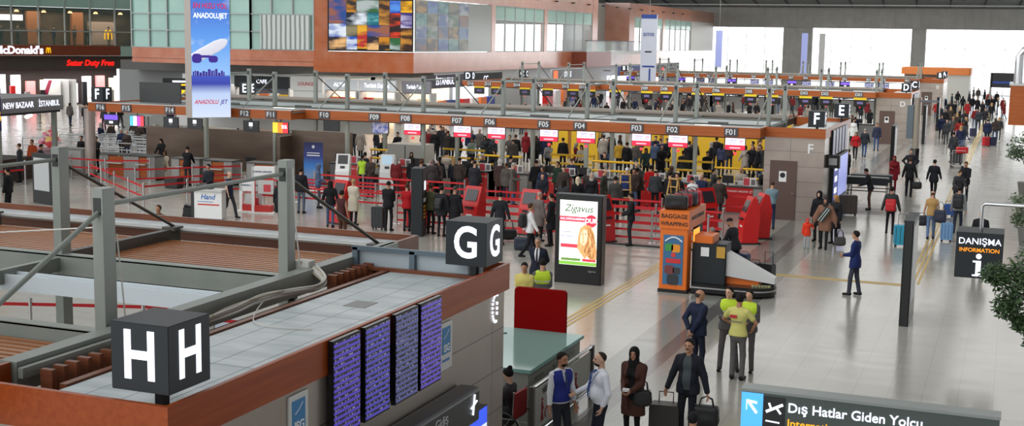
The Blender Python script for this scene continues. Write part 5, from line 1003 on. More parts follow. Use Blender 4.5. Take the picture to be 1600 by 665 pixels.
def wheelchair(x, y, rz, label):
    e = empty('wheelchair', (x,y,0), rz, label, 'wheelchair')
    for s in (-1,1):
        b = MB(); b.tube([(s*.29,.3*math.cos(t*.3142)-.05,.3+.3*math.sin(t*.3142)) for t in range(20)], .016, 6, closed=True); b.build('large_wheel', BLK, e); b = MB()
        for t in range(6): b.tube([(s*.29,-.05,.3),(s*.29,.29*math.cos(t*1.047)-.05,.3+.29*math.sin(t*1.047))], .004, 4)
        b.build('spokes', CHROME, e); MB().lathe([(.07,-.015),(.07,.015)], 10).build('castor', DARK, e).matrix_local = Matrix.Translation((s*.24,.42,.08))@Matrix.Rotation(math.pi/2,4,'Y')
        MB().tube([(s*.25,-.22,.95),(s*.25,-.2,.5),(s*.25,.3,.48),(s*.25,.42,.15)], .013, 6).build('side_frame', CHROME, e); MB().box(s*.25-.03,s*.25+.03,-.15,.22,.68,.72).build('armrest', DARK, e)
    MB().box(-.23,.23,-.2,.28,.46,.51).build('seat', DARK, e); MB().box(-.23,.23,-.24,-.2,.5,.92).build('backrest', mat('wc_red', (150,24,30), .6), e); return e
wheelchair(-7.42, 18.95, 1.5, 'black and red wheelchair under the woman with the bun')
# hanging information sign
e = empty('information_sign', (-.5,30.5,1.48), 0, 'dark hanging box sign reading DANIŞMA information', 'sign'); MB().box(-.5,.5,-.5,.5,0,1.03).build('sign_box', CHAR, e, bevel=.01); text('DANIŞMA', .20, LIT, e, (-.0,-.506,.83), FRONT, bold=.006); text('INFORMATION', .125, mat('lit_amber', (250,150,30), .4, emit=.8, ec=(250,150,30)), e, (0,-.506,.635), FRONT, bold=.012); 
b = MB(); b.lathe([(.06,0),(.06,.006)], 20); q = b.build('letter_dot', LIT, e); q.rotation_euler = FRONT; q.location = (0,-.5,.50)
b = MB(); b.box(-.055,.055,-.506,-.5,.06,.40); b.box(-.12,-.05,-.506,-.5,.36,.40); b.box(-.12,.12,-.506,-.5,.05,.085); b.build('letter_i', LIT, e); b = MB(); b.tube([(0,.0,1.03),(0,0,1.58),(.06,0,1.64),(2.6,0,1.62)], .045, 10); b.tube([(2.6,0,1.66),(2.6,0,-1.48)], .06, 10); b.build('support_pipe', CHROME, e, True)
# overhead direction sign in front
e = empty('direction_sign', (-2.55,13.5,2.1), 0, 'wide dark direction sign reading Dış Hatlar Giden Yolcu', 'sign'); MB().box(0,2.63,0,.22,0,.76).build('sign_box', mat('sign_green_grey', (64,74,70), .4), e); MB().box(-.01,2.64,-.01,.24,.76,.79).build('sign_cap', mat('sign_cap_grey', (128,134,130), .3), e)
MB().box(.0,.235,-.006,0,.02,.75).build('blue_field', mat('lit_blue', (74,164,236), .4, emit=.8, ec=(74,164,236)), e); MB().box(.235,.475,-.006,0,.36,.73).build('black_field', BLK, e)
b = MB(); b.bar((.17,-.01,.53),(.07,-.01,.66),.006,.028); b.bar((.06,-.01,.67),(.06,-.01,.56),.006,.026); b.bar((.055,-.01,.66),(.17,-.01,.645),.006,.026); b.build('arrow', LIT, e)
b = MB(); b.bar((.27,-.012,.56),(.45,-.012,.655),.006,.03); b.bar((.33,-.012,.585),(.30,-.012,.66),.006,.022); b.bar((.38,-.012,.615),(.43,-.012,.55),.006,.022); b.bar((.27,-.012,.46),(.42,-.012,.45),.006,.015); b.build('plane_symbol', LIT, e)
text('Dış Hatlar Giden Yolcu', .145, LIT, e, (.50,-.008,.625), FRONT, 'LEFT', bold=.012); text('International Departures', .125, mat('lit_amber2', (236,170,30), .4, emit=.75, ec=(236,170,30)), e, (.50,-.008,.455), FRONT, 'LEFT', bold=.01)
for x in (.3,2.3): MB().box(x-.05,x+.05,.06,.16,-2.1,0).build('sign_leg', STEEL, e)
# dark text totem and board between the near block and the queue
e = empty('totem_sign', (-18.45,38.55,0), .25, 'grey upright totem with white and yellow lettering', 'totem'); MB().rbox(-.2,.2,-.35,.35,0,2.3,.03).build('totem_body', CHAR, e); MB().box(.2,.21,-.1,.15,1.55,1.85).build('pictogram', LIT, e); MB().box(.2,.21,-.2,.2,1.15,1.28).build('caption', PRW, e)
for z in (.6,.72,.84,.96): MB().box(.2,.21,-.18,.16,z,z+.07).build('yellow_caption', PRY, e)
e = empty('notice_board', (-9.2,19.7,0), -.1, 'dark notice board with small white print behind the G sign', 'board'); MB().box(-.9,.5,0,.08,2.0,2.95).build('board_panel', mat('board_dark', (44,44,46), .4), e); b = MB()
for k in range(9): b.box(-.2,.35-.1*(k%3),-.005,0,2.12+k*.085,2.145+k*.085)
b.build('print_lines', mat('printed_grey', (190,190,190), .5), e); MB().box(-.06,.06,.08,.14,0,2.9).build('board_post', STEEL, e)
# speaker, event board, folded tables, ladders, roll-up stand, trolley
p = G(300,338); e = empty('loudspeaker', (p.x,p.y,0), .5, 'black loudspeaker tilted on the floor by the event board', 'speaker'); MB().prism([(-.33,0),(.3,0),(.36,.36),(-.24,.46)], -.25, .25, lambda a,c,k: (a,k,c)).build('cabinet', BLK, e, bevel=.015); MB().box(-.28,.28,-.262,-.25,.06,.36).build('grille', mat('grille', (46,46,48), .7), e)
p = G(325,342); e = empty('event_board', (p.x,p.y,0), .12, 'white event board with handwritten blue lettering', 'board'); MB().box(-.55,.55,0,.35,.02,1.02).build('board_body', WHITE, e); MB().box(-.66,-.55,-.02,.37,0,1.0).build('black_edge', BLK, e); MB().box(-.7,.6,-.1,.5,1.02,1.08).build('table_top', LGREY, e); text('Hand', .26, mat('ink_blue', (40,110,190), .5), e, (.0,-.006,.80), FRONT, bold=.01, shear=.2); MB().box(-.4,.45,-.006,0,.50,.55).build('red_line', mat('ink_red', (206,60,60), .5), e); MB().box(-.4,.2,-.006,0,.62,.64).build('blue_line', mat('ink_blue', (40,110,190), .5), e)
MB().rbox(-.5,.1,.05,.35,1.08,1.22,.05).build('mixer', DARK, e)
for x, y, rz, lb in ((-13.3,45.6,.2,'yellow step ladder left of the man in red'),(-11.3,45.0,-.35,'leaning yellow step ladder by the red desk')):
    e = empty('step_ladder', (x,y,0), rz, lb, 'ladder'); LY = mat('ladder_yellow', (190,148,80), .5)
    for s in (-1,1): MB().bar((s*.26,-.35,0),(s*.17,0,1.7),.05,.03).build('front_rail', LY, e); MB().bar((s*.26,.35,0),(s*.17,.04,1.68),.04,.03).build('rear_rail', LY, e)
    for k in range(5): t = (k+1)/6; MB().box(-.26+.09*t,.26-.09*t,-.35+.35*t-.05,-.35+.35*t+.03,1.7*t-.015,1.7*t+.015).build('step', LY, e)
    MB().box(-.2,.2,-.06,.1,1.68,1.72).build('top_plate', LY, e)
p = G(508,292); e = empty('roll_up_banner', (-28.2,48.3,0), .1, 'blue roll-up banner with city picture by the white kiosks', 'banner'); MB().box(-.5,.5,-.1,.1,0,.1).build('base', CHROME, e); m = mat('rollup', (40,50,120), .5); q = N(m); sp = q.n('ShaderNodeSeparateXYZ', {'Vector': q.coord()}); q.base(q.ramp(q.n('ShaderNodeMath', {0: sp.outputs[2], 1: .5}, operation='MULTIPLY').outputs[0], [(.0,(70,80,110)),(.3,(120,150,190)),(.5,(50,130,210)),(.7,(44,60,140)),(1,(36,40,100))])); MB().box(-.45,.45,-.02,.0,.1,2.05).build('banner_sheet', m, e); MB().box(-.3,.3,-.026,-.02,1.45,1.5).build('caption', PRW, e); MB().box(-.3,.3,-.026,-.02,1.56,1.6).build('caption', PRW, e); MB().lathe([(.07,0),(.07,.005)], 12).build('logo_disc', PRW, e).matrix_local = Matrix.Translation((0,-.02,1.85))@Matrix.Rotation(math.pi/2,4,'X')
def table_stack(x, y, rz, label):
    e = empty('folding_table', (x,y,0), rz, label, 'table'); MB().box(-.9,.9,-.35,.35,.86,.92).build('table_top', mat('table_dark', (56,54,52), .5), e); MB().box(-.9,.9,-.36,-.34,.6,.92).build('front_skirt', CHAR, e)
    for sx in (-1,1):
        for sy in (-1,1): MB().tube([(sx*.85,sy*.3,0),(sx*.85,sy*.3,.86)], .016, 6).build('leg', DARK, e)
    MB().box(-.85,.85,-.02,.02,.28,.32).build('stretcher', DARK, e); return e
table_stack(-5.75, 57.4, .0, 'dark folding table beside the block with letter F'); table_stack(-5.7, 58.7, .05, 'second dark table right behind the first one')
# right-hand mezzanine box with chrome tube, far white kiosk, far sign
e = empty('mezzanine_box', (0,70,0), 0, 'wood clad bridge end with chrome tube at the right edge', 'bridge'); MB().box(-.2,8,0,4,2.72,4.72).build('wood_cladding', FAS, e); b = MB(); b.tube([(.15,.4,4.72),(.15,.4,6.2),(.3,.4,6.5),(2,.4,6.6)], .22, 14); b.build('chrome_tube', CHROME, e, True); MB().box(-.25,8,-.02,4,4.72,4.82).build('capping', LGREY, e); MB().box(6.5,7.2,1.5,2.2,0,2.72).build('support_pier', STEEL, e); MB().tube([(.5,.2,4.8),(.5,.2,5.6),(1.4,.2,5.6)], .04).build('handrail', CHROME, e)
e = empty('white_pavilion', (-8.4,158,0), 0, 'white walled pavilion with orange roof band near the far windows', 'pavilion'); MB().box(-.2,3.5,0,6,0,3.4).build('white_wall', mat('pavilion_white', (206,206,200), .4), e); MB().rbox(-4.2,3.6,-.2,6.2,3.4,4.2,.4).build('orange_band', mat('orange_band', (226,130,60), .4), e); MB().box(-4,-.2,2,6,0,3.4).build('rear_wall', GREYP, e)
e = empty('overhead_sign', (-.9,140,0), 0, 'dark overhead sign near the far crowd', 'sign'); MB().box(-1.4,1.2,0,.3,2.6,4.1).build('sign_box', BLK, e); MB().box(-1.5,-1.3,0,.3,0,4.1).build('sign_post', STEEL, e); MB().box(-1.2,.8,-.02,0,3.0,3.25).build('caption', BLUE, e); MB().box(1.0,1.2,0,.3,0,2.6).build('sign_leg', STEEL, e)
# plants
LEAF = noisy('ficus_leaf', (44,66,40), (74,98,58), .45, (9,9,9)); LEAF2 = noisy('olive_leaf', (70,88,64), (112,130,96), .5, (9,9,9))
def tree(x, y, label, blobs, n, ls, trunk, m, pot=.35):
    e = empty('ficus_tree', (x,y,0), 0, label, 'tree'); r = random.Random(int(x*100+y)); vs = []; fs = []
    for i in range(n):
        c, rad = blobs[r.randrange(len(blobs))]; u = Vector((r.gauss(0,1),r.gauss(0,1),r.gauss(0,1))).normalized()*rad*(r.random()**.45); p = Vector(c)+Vector((u.x,u.y,u.z*.85))
        a = Vector((r.gauss(0,1),r.gauss(0,1),r.gauss(-.3,.6))).normalized(); s = a.cross(Vector((r.gauss(0,.4),r.gauss(0,.4),1))).normalized(); l = ls*(.7+.6*r.random()); nn = a.cross(s)*l*.12; k = len(vs)
        vs += [p, p+a*l*.35+s*l*.24+nn, p+a*l*.75+s*l*.16+nn, p+a*l, p+a*l*.75-s*l*.16+nn, p+a*l*.35-s*l*.24+nn, p+a*l*.5-nn*.4]; fs += [(k,k+1,k+6),(k+1,k+2,k+6),(k+2,k+3,k+6),(k+3,k+4,k+6),(k+4,k+5,k+6),(k+5,k,k+6)]
    me = bpy.data.meshes.new('foliage'); me.from_pydata([tuple(v) for v in vs], [], fs); o = finish('foliage', me, m, e); o['kind'] = 'stuff'
    b = MB(); b.tube([(0,0,.3),(.03,.02,trunk*.6),(0,0,trunk)], [.05,.04,.03], 8)
    for c, rad in blobs: b.tube([(0,0,trunk*.7),(c[0]*.5,c[1]*.5,(trunk+c[2])*.5),tuple(c)], [.03,.02,.008], 6)
    b.build('trunk', mat('bark', (84,70,58), .8), e, True); MB().lathe([(pot*.75,0),(pot,.55),(pot*1.05,.6),(pot*.9,.58)], 16).build('planter', mat('planter_grey', (110,108,104), .5), e, True); return e
tree(1.15, 25.6, 'big dark green ficus in front of the information sign', [((-.55,0,2.55),.5),((-.9,0,2.2),.42),((-.35,.2,2.95),.42),((-.5,-.1,2.0),.5),((-1.0,.0,1.75),.28),((-.7,0,1.45),.22),((.1,0,2.4),.9),((-.35,0,1.55),.3),((-1.25,0,2.35),.25),((-.45,0,1.1),.22),((-.3,0,.75),.2),((.2,0,3.2),.5)], 5200, .105, 2.0, LEAF, .45)
tree(.75, 62, 'pale green potted tree under the wood clad bridge', [((-.2,0,2.3),.75),((.3,0,2.6),.7),((-.5,0,1.9),.4),((.2,0,1.8),.5)], 900, .16, 1.6, LEAF2)
tree(.75, 46, 'small green potted plant by the right edge', [((-.3,0,1.5),.42),((0,0,1.15),.5),((-.3,0,.9),.3)], 700, .12, 1.0, LEAF2)
# left side: bazaar kiosk, candy stand, steel rails, shops under the band
e = empty('bazaar_kiosk', (-42.6,45.6,0), .1, 'grey roofed market kiosk reading NEW BAZAAR İSTANBUL', 'shop'); MB().box(-5,2.2,-3.4,.9,3.0,3.1).build('canopy_soffit', CHAR, e); b = MB(); b.box(-5,2.3,-3.5,1.0,3.1,3.75); b.build('canopy', noisy('canopy_grey', (112,112,114),(128,128,130),.5,(.5,.5,.5)), e)
text('NEW BAZAAR', .36, LIT, e, (2.31,-2.2,3.42), RIGHT, bold=.012, sx=.9); text('İSTANBUL', .36, LIT, e, (2.31,-.05,3.42), RIGHT, bold=.008, sx=.9)
for y in (-3.2,.7): MB().box(1.9,2.1,y-.08,y+.08,0,3.0).build('post', STEEL, e)
for k in range(4): MB().lathe([(.0,-.12),(.1,-.06),(.12,0),(0,.08)], 10, (1.6-.6*(k%2),-2.8+k*1.05,2.85)).build('globe_lamp', mat('lamp_white', (255,250,240), .4, emit=2, ec=(255,250,240)), e)
MB().box(-3.6,1.4,-2.6,0,0,1.0).build('counter', mat('shop_brown', (66,52,44), .5), e)
e = empty('vertical_banner', (-33.6,35.2,0), .75, 'dark blue upright sign with yellow lettering at the left edge', 'sign'); MB().box(-.35,.35,-.1,.1,3.1,4.3).build('sign_box', mat('deep_navy', (22,24,80), .5), e); text('KG', .5, LITY, e, (.0,-.11,3.6), FRONT, bold=.03); MB().box(-.07,.07,-.06,.06,0,3.1).build('sign_post', STEEL, e)
p = G(80,262); e = empty('candy_stand', (p.x,p.y,0), .3, 'round candy stand piled with pink and white sweets', 'stand'); MB().lathe([(.75,0),(.8,.9),(.85,.95)], 18).build('drum', mat('stand_pink', (176,140,150), .5), e); PK = [mat('candy_%d' % i, c, .4) for i, c in enumerate(((236,150,170),(250,236,236),(226,70,90),(240,210,120),(250,190,210)))]
r = random.Random(3)
for i in range(60):
    t = r.random(); a = r.random()*6.28; rr = .75*(1-t)*(.6+.4*r.random()); s = .07+.06*r.random(); b = MB(); b.rbox(rr*math.cos(a)-s,rr*math.cos(a)+s,rr*math.sin(a)-s,rr*math.sin(a)+s,.95+t*1.0,.95+t*1.0+s*1.6,s*.4); b.build('sweet_packet', PK[i % 5], e)
for i in range(8):
    y = 53+i*.95; e = empty('queue_railing', (-45.5,y,0), .08*(i%3), 'chrome queue railing left of the round column', 'railing', 'chrome railings of the far queue'); b = MB()
    for z in (.35,.7,1.05): b.tube([(-3,0,z),(4,0,z)], .03, 6)
    b.build('rail', CHROME, e, True)
    for q in (-3,-.6,1.7,4): MB().tube([(q,0,0),(q,0,1.08)], .028, 6).build('rail_post', CHROME, e)
def shop(x0, x1, y, z0, z1, name, label, board, tc, glow, rz=0, ts=.42, goods=True):
    e = empty('shop_front', (x0,y,0), rz, label, 'shop'); W = x1-x0; MB().box(0,W,-.25,0,z0,z1).build('sign_board', board, e); text(name, ts, tc, e, (W*.5,-.256,(z0+z1)/2), FRONT, bold=.02, sx=min(1, W/(len(name)*ts*.62)))
    if goods:
        MB().box(0,W,.9,1.0,.0,z0).build('lit_back_wall', glow, e); r = random.Random(int(W*77+x0))
        for k in range(int(W/.9)):
            for z in (.5,1.05,1.6,2.1):
                if z+.4 < z0: MB().box(.1+k*.9,.85+k*.9,.45,.85,z,z+.3+.1*r.random()).build('goods_row', [RED,ORG,mat('goods_cream', (226,206,170), .5),YEL,mat('goods_brown', (120,76,50), .5),WHITE][r.randrange(6)], e)
        MB().box(0,.12,-.2,.9,0,z0).build('side_pier', LGREY, e); MB().box(W-.12,W,-.2,.9,0,z0).build('side_pier', LGREY, e); MB().box(0,W,0,.1,z0-.06,z0).build('lintel', CHAR, e)
    return e
LW = mat('sign_pale', (196,200,204), .4, emit=.25); SW = mat('shop_glow', (250,226,190), .5, emit=1.2, ec=(250,226,190)); SWW = mat('shop_glow_white', (240,240,250), .5, emit=.9, ec=(240,240,250))
shop(-53,-50.2,87.5,2.4,3.4,'LOUNGE','white lounge entrance with small red lettering',WHITE,mat('print_red', (190,40,50), .5),SW,0,.36,False); MB().box(-52.9,-50.3,87.5,87.7,0,2.4).build('lounge_door_panel', WHITE)
bpy.data.objects['lounge_door_panel'].parent = [o for o in bpy.data.objects if o.name.startswith('shop_front')][-1]; bpy.data.objects['lounge_door_panel'].location = (53,-87.5,0)
shop(-50,-47.2,87.6,2.5,3.35,'ALTIN','brightly stocked shop reading ALTIN',LW,LIT,SW); shop(-47.1,-43.9,87.7,2.5,3.35,'Turkish Delight','pale fronted sweet shop reading Turkish Delight',LW,LIT,SW,0,.46); shop(-43.6,-41.2,88.2,2.45,3.35,'Turkish Delight','grey fronted second sweet shop reading Turkish Delight',mat('sign_mid_grey', (128,126,134), .4),LIT,SW,0,.42)
shop(-63.5,-59,88,2.6,3.4,'EXCHANGE','teal lit glass shop behind the tall banner',LW,mat('print_red', (190,40,50), .5),mat('shop_teal', (190,226,220), .5, emit=.7, ec=(190,226,220))); shop(-58.5,-53.4,88,2.5,3.4,'CAFE','dark shop front with small lit lettering',CHAR,LIT,mat('shop_dim', (70,80,96), .5))
# shops on the long side wall
for y0, y1, nm, lb, bd, tc in ((95,103,'İSTANBUL','dark shop sign reading İSTANBUL on the left wall',mat('sign_violet', (52,46,70), .4),LIT),(104,112,'CC','shop with white round letters on the left wall',CHAR,LIT),(126,136,'STORE','store sign with orange block and white letters',mat('sign_grey_store', (150,150,156), .4),LIT),(150,160,'MARKA','distant dark shop sign with white capitals',BLUE,LIT),(166,176,'duty','distant shop with red lettering',CHAR,LITR)):
    e = empty('shop_front', (-45.0,y0,0), 0, lb, 'shop'); W = y1-y0; MB().box(-.2,0,0,W,2.45,3.6).build('sign_board', bd, e); text(nm, .8, tc, e, (.006,W*.5,3.0), RIGHT, bold=.02); MB().box(-1.5,-1.4,0,W,0,2.45).build('lit_back_wall', SWW if y0 > 100 else SW, e)
    if nm == 'STORE': MB().box(0,.02,.4,1.7,2.6,3.45).build('orange_block', mat('lit_orange', (250,110,40), .4, emit=.8, ec=(250,110,40)), e)
    for k in range(4): MB().box(-1.2,-.6,.4+k*W/4,.4+k*W/4+W/6,0,1.3).build('display_table', [RED,WHITE,ORG,BLUE][k], e)
# food court frontage signs
def galsign(nm, s, a, z, size, m, label, off=.06, bold=.03, shear=0, cat='sign'):
    p = gal(a, z, off); e = empty(nm, p, angA, label, cat); text(s, size, m, e, (0,0,0), FRONT, bold=bold, ext=.03, shear=shear); return e
def arches(a, z, size, label, off=.08):
    e = empty('arches_sign', gal(a,z,off), angA, label, 'sign'); b = MB()
    for s in (-1,1): b.tube([((s*.5+.46*math.cos(math.radians(t)))*size*.52,0,(-.55+1.15*math.sin(math.radians(t)))*size) for t in range(0,181,15)], size*.085, 6)
    b.build('arches', LITY, e, True)
galsign('restaurant_sign', "McDonald's", 6.1, 5.0, .92, LIT, 'lit white restaurant lettering on the cherry band'); arches(8.75, 5.0, .40, 'small yellow arches beside the lit white lettering'); arches(14.9, 6.4, .72, 'larger yellow arches upstairs behind the glass', -.5)
galsign('duty_free_sign', 'Setur Duty Free', 13.9, 3.85, .72, LITR, 'red lit duty free lettering above the left shops', -1.95, .02, .2)
e = empty('duty_free_shop', gal(9,0,-3.6), angA, 'bright duty free shop below the red lettering', 'shop'); MB().box(-9,9.5,1.6,1.7,0,3.3).build('rear_wall', mat('shop_dark', (60,52,50), .6), e)
r = random.Random(5)
for k in range(13):
    x = -8.6+k*1.38; MB().box(x,x+.8,.2,.5,.2,1.6+r.random()*1.3).build('lit_display', [SWW,mat('lit_pink', (250,150,150), .5, emit=.6, ec=(250,150,150)),SW,mat('lit_red_soft', (230,60,60), .5, emit=.6, ec=(230,60,60)),SWW][k % 5], e); MB().box(x+.86,x+1.28,-.6,-.3,0,1.2+r.random()).build('shelf_unit', [CHAR,RED,GREYP][k%3], e)
MB().box(8.4,9.4,.1,.3,0,2.6).build('lit_pillar', SWW, e)
for i, (px, py, c, lb) in enumerate(((82,128,(150,36,70),'maroon and white fan-shaped lounge panel, leftmost'),(95,128,(150,36,70),'maroon and white fan-shaped lounge panel, middle'),(106,128,(150,36,70),'maroon and white fan-shaped lounge panel, right'),(205,127,(150,36,70),'maroon and white fan-shaped panel left of the roof post'))):
    p = G(px,py+20,1.0); e = empty('fan_panel', (p.x,p.y,0), .4, lb, 'panel'); MB().box(-.75,.75,0,.12,.0,2.4).build('panel_white', WHITE, e); MB().prism([(-.7,.1),(.0,2.3),(-.3,2.3),(-.72,1.2)], -.02, 0, lambda a,c_,k: (a,k,c_)).build('maroon_fan', mat('maroon', (150,36,70), .5), e)
p = G(250,150,2.2); e = empty('gate_sign', (-43.6,60,0), .4, 'black overhead sign with white and yellow lettering behind the banner', 'sign'); MB().box(-.95,1.05,0,.15,3.2,4.15).build('sign_box', BLK, e); MB().box(-.4,.9,-.02,0,3.92,4.02).build('white_caption', LIT, e); MB().box(-.3,.8,-.02,0,3.74,3.83).build('yellow_caption', LITY, e); MB().box(-.5,-.3,-.02,0,3.3,3.55).build('pictogram', LIT, e); MB().box(.1,.3,-.02,0,3.28,3.5).build('yellow_pictogram', LITY, e); MB().box(-.9,-.8,0,.15,0,3.2).build('sign_post', STEEL, e); MB().box(.9,1.0,0,.15,0,3.2).build('sign_post', STEEL, e)
for i, (x, y) in enumerate(((-62,78),(-58,76),(-54,77),(-50,78),(-66,74),(-70,72))): e = empty('cafe_table', (x,y,0), 0, 'small pale cafe table among the seats below the gallery', 'table', 'cafe tables by the food court'); MB().lathe([(.4,.72),(.4,.76)], 14).build('table_top', LGREY, e); MB().lathe([(.2,0),(.03,.04),(.03,.72)], 10).build('pedestal', CHAR, e)
# ---------------------------------------------------------------- people
K=(26,26,30); N_=(30,38,66); GR=(88,90,92); DG=(56,58,62); RD=(176,28,34); BL=(62,84,128); WH=(222,222,222); TN=(176,140,96); OL=(84,84,60); BR=(84,56,44); JN=(76,92,120); LG=(150,150,150); CR=(216,204,184); GN=(40,60,48)
HK=(26,22,20); HB=(70,48,34); HY=(176,140,96); HG=(150,146,140)
def at(px, py, H): v = G(px, py, H); return v.x, v.y
def P(px, py, hd, pose, top, bot, hair, label, H=1.73, **kw):
    x, y = at(px, py, H); return person(x, y, hd, pose, top, bot, hair, H, label=label, **kw)
# foreground
P(878,549,-122,dict(wl=(-.26,.06,.82),wr=(.27,.05,.82),hy=.15,al=(-.12,.05,.08)),('shirt',(216,218,222)),('trousers',(44,46,54)),('short',HK),'man in white shirt and royal blue vest by the railing',1.74,fine=True,face=('beard',),skin=(172,124,98))
vx = P
def vest_on(o, J, c, nm, m2=None):
    pass
P(940,549,126,dict(wr=(.14,.36,1.08),wl=(-.22,.05,.90),hy=-.1,pl=(-1,-.8,0)),('shirt',(226,228,236)),('trousers',(36,38,50)),('thin',(52,42,36)),'man in white shirt with blue tie and lanyard, hand raised',1.76,fine=True,face=('lanyard','beard'),tie=(60,84,140),belly=.06)
co_, cJ = P(992,541,172,dict(wr=(.07,.26,1.03),wl=(-.07,.26,1.03),hp=.1,hy=.15),('coat',(72,44,36)),('leggings',(24,22,24)),('scarf',(18,18,20)),'woman in black headscarf and long brown coat',1.66,fine=True,fem=True,inner=(22,20,22))
mo, mJ = P(1078,528,176,dict(wr=(.36,.06,.84),wl=(-.36,.04,.82),al=(-.11,.1,.08),hy=-.08),('jacket',(30,33,42)),('trousers',(26,28,34)),('short',(30,26,24)),'man with moustache in open dark jacket pulling a suitcase',1.76,fine=True,inner=(72,78,80),face=('moustache',),skin=(180,132,104),belly=.02)
P(1093,452,-32,dict(wr=(.03,-.20,.93),wl=(-.05,-.21,.97),pr=(1,-.5,0),pl=(-1,-.5,0),hy=-.5),('jacket',(32,40,62)),('trousers',(30,34,50)),('bald',(70,60,52)),'balding man in navy with hands clasped behind him',1.74,fine=True,belly=.05)
P(1140,447,-168,dict(wr=(.04,.30,1.20),wl=(-.16,.26,1.14),hy=-.5,al=(-.2,.0,.08),ar=(.14,.05,.08)),('sweater',(92,88,88)),('trousers',(92,86,86)),('short',HK),'worker in grey overalls and lime vest pointing across',1.74,fine=True)
P(1156,458,-8,dict(wl=(-.18,.22,1.06),wr=(.22,.2,1.0),pr=(1,-.3,0),pl=(-1,-.3,0),hy=.3),('polo',(206,200,118)),('trousers',(98,94,94)),('short',(24,20,18)),'worker in yellow T-shirt seen from behind',1.74,fine=True)
P(1172,452,170,dict(wl=(-.1,.25,1.1),wr=(.1,.26,1.06)),('sweater',(86,84,84)),('trousers',(92,88,88)),('short',HK),'second lime vested worker half hidden behind the yellow shirt',1.70)
P(1083,643,0,'stand',('jacket',K),('trousers',K),('short',(24,24,26)),'dark haired person cut off at the bottom edge',1.62)
P(815,563,60,dict(POSES['sit'],hp=.4),('jacket',(40,40,44)),('trousers',K),('bun',(22,18,18)),'woman with dark hair bun seated beside the counter',1.30*1.75/1.30 if 0 else 1.72,fem=True) if 0 else person(-7.42,18.98,88,dict(POSES['sit'],hp=.45),('sweater',(60,58,60)),('trousers',K),('bun',(22,18,18)),1.68,True,'woman with dark hair bun seated beside the teal counter',h=.018)
P(820,409,190,dict(wr=(.06,.26,1.08),wl=(-.06,.26,1.05),hp=.25),('polo',(206,192,110)),('trousers',GR),('short',HK),'young worker in pale yellow polo behind the red board',1.70,h=.018)
P(848,404,25,'hold',('sweater',(96,96,98)),('trousers',GR),('short',HK),'worker in lime vest seen from behind at the red board',1.72,h=.018)
P(841,370,185,'behind',('suit',(30,34,48)),('trousers',(30,34,46)),('short',(120,116,112)),'grey haired man in dark suit and tie',1.76,fine=True,inner=(226,226,230),tie=(40,36,50))
P(1339,360,78,dict(wl=(-.10,.28,1.08),wr=(.06,.30,1.06),al=(-.1,.1,.08),ar=(.1,-.12,.08),hy=-.1),('suit',(30,42,92)),('trousers',(60,62,74)),('short',HK),'man in blue suit jacket standing alone in the aisle',1.75,fine=True,inner=(206,210,226),skin=(184,136,108))
P(1291,308,172,dict(wl=(-.38,.02,.86),wr=(.36,.1,.86),al=(-.1,.12,.08)),('cape',(128,92,74)),('leggings',K),('scarf',(52,44,44)),'woman in brown poncho with striped scarf holding a child',1.70,fem=True,h=.018)
P(1262,341,-165,dict(wl=(-.36,.02,1.2),wr=(.28,.05,.8)),('parka',(224,62,36)),('trousers',(170,170,176)),('hood',(214,46,34)),'small child in red hooded jacket',.98,h=.02,shoe=(110,160,170))
P(1307,304,150,'phone',('coat',(30,30,34)),('leggings',K),('long',(176,132,80)),'blond woman in black beside the brown suitcase',1.66,fem=True)
P(1281,298,165,'stand',('coat',(22,22,26)),('trousers',K),('hood',(20,20,24)),'person in black hooded coat by the steel block corner',1.72)
o1, j1 = P(1394,291,2,'carry',('jacket',(50,54,54)),('leggings',K),('short',HK),'traveller in dark jacket with bright red backpack',1.70,h=.02); on_back(o1,j1,'bright red backpack worn in the aisle',(190,26,34),.36,.44,1.08)
o2, j2 = P(1458,297,2,'stroll',('vest',(176,140,88)),('jeans',(96,116,150)),('bald',(80,62,50)),'man in tan vest and jeans walking away',1.72,h=.02)
o3, j3 = P(1500,290,-5,'stroll',('sweater',(140,142,144)),('jeans',(44,50,66)),('short',HK),'traveller in grey top with big black backpack',1.72,h=.02); on_back(o3,j3,'big black backpack on the traveller in grey',(26,26,30),.36,.52,1.2)
P(1534,328,170,'stand',('suit',K),('trousers',K),('bald',(70,56,46)),'balding man in black behind the information sign',1.72)
P(1398,243,178,'phone',('coat',(120,24,34)),('trousers',(110,24,34)),('scarf',(110,24,32)),'woman dressed all in dark red',1.64,fem=True); P(1424,233,185,'hips',('jacket',(36,38,44)),('trousers',K),('short',HK),'man in dark jacket behind the woman in red',1.74)
o4, j4 = P(1423,246,-4,'carry',('jacket',(30,31,34)),('trousers',K),('short',HB),'man in black carrying a black bag, walking away',1.74); P(1461,248,-8,'walk',('suit',(30,32,38)),('trousers',K),('short',HK),'man in dark suit with a coat over his arm',1.76)
P(1510,252,170,'hold',('suit',(32,32,38)),('trousers',K),('short',HK),'man in dark suit and white shirt facing us near the trolley',1.76,inner=(230,230,230),tie=(30,30,34)); P(1497,264,-150,'lean',('jacket',(60,60,64)),('trousers',K),('short',HB),'crouched looking traveller left of the suited man',1.66)
o5, j5 = P(1491,206,30,'stand',('parka',(58,62,68)),('jeans',DG),('short',HK),'man in grey parka beside the red luggage pile',1.76); on_back(o5,j5,'dark backpack on the man in grey parka',(40,42,46))
P(1352,200,0,'walk',('jacket',(44,50,58)),('jeans',BL),('short',HG),'grey haired man in jeans walking past the brown door',1.76); P(1371,192,185,'stand',('jacket',(48,54,74)),('jeans',BL),('short',HK),'man in navy jacket beside the second block',1.76); P(1334,186,200,'stand',('coat',(224,224,222)),('jeans',K),('long',HK),'person in white coat between the blocks',1.68,fem=True)
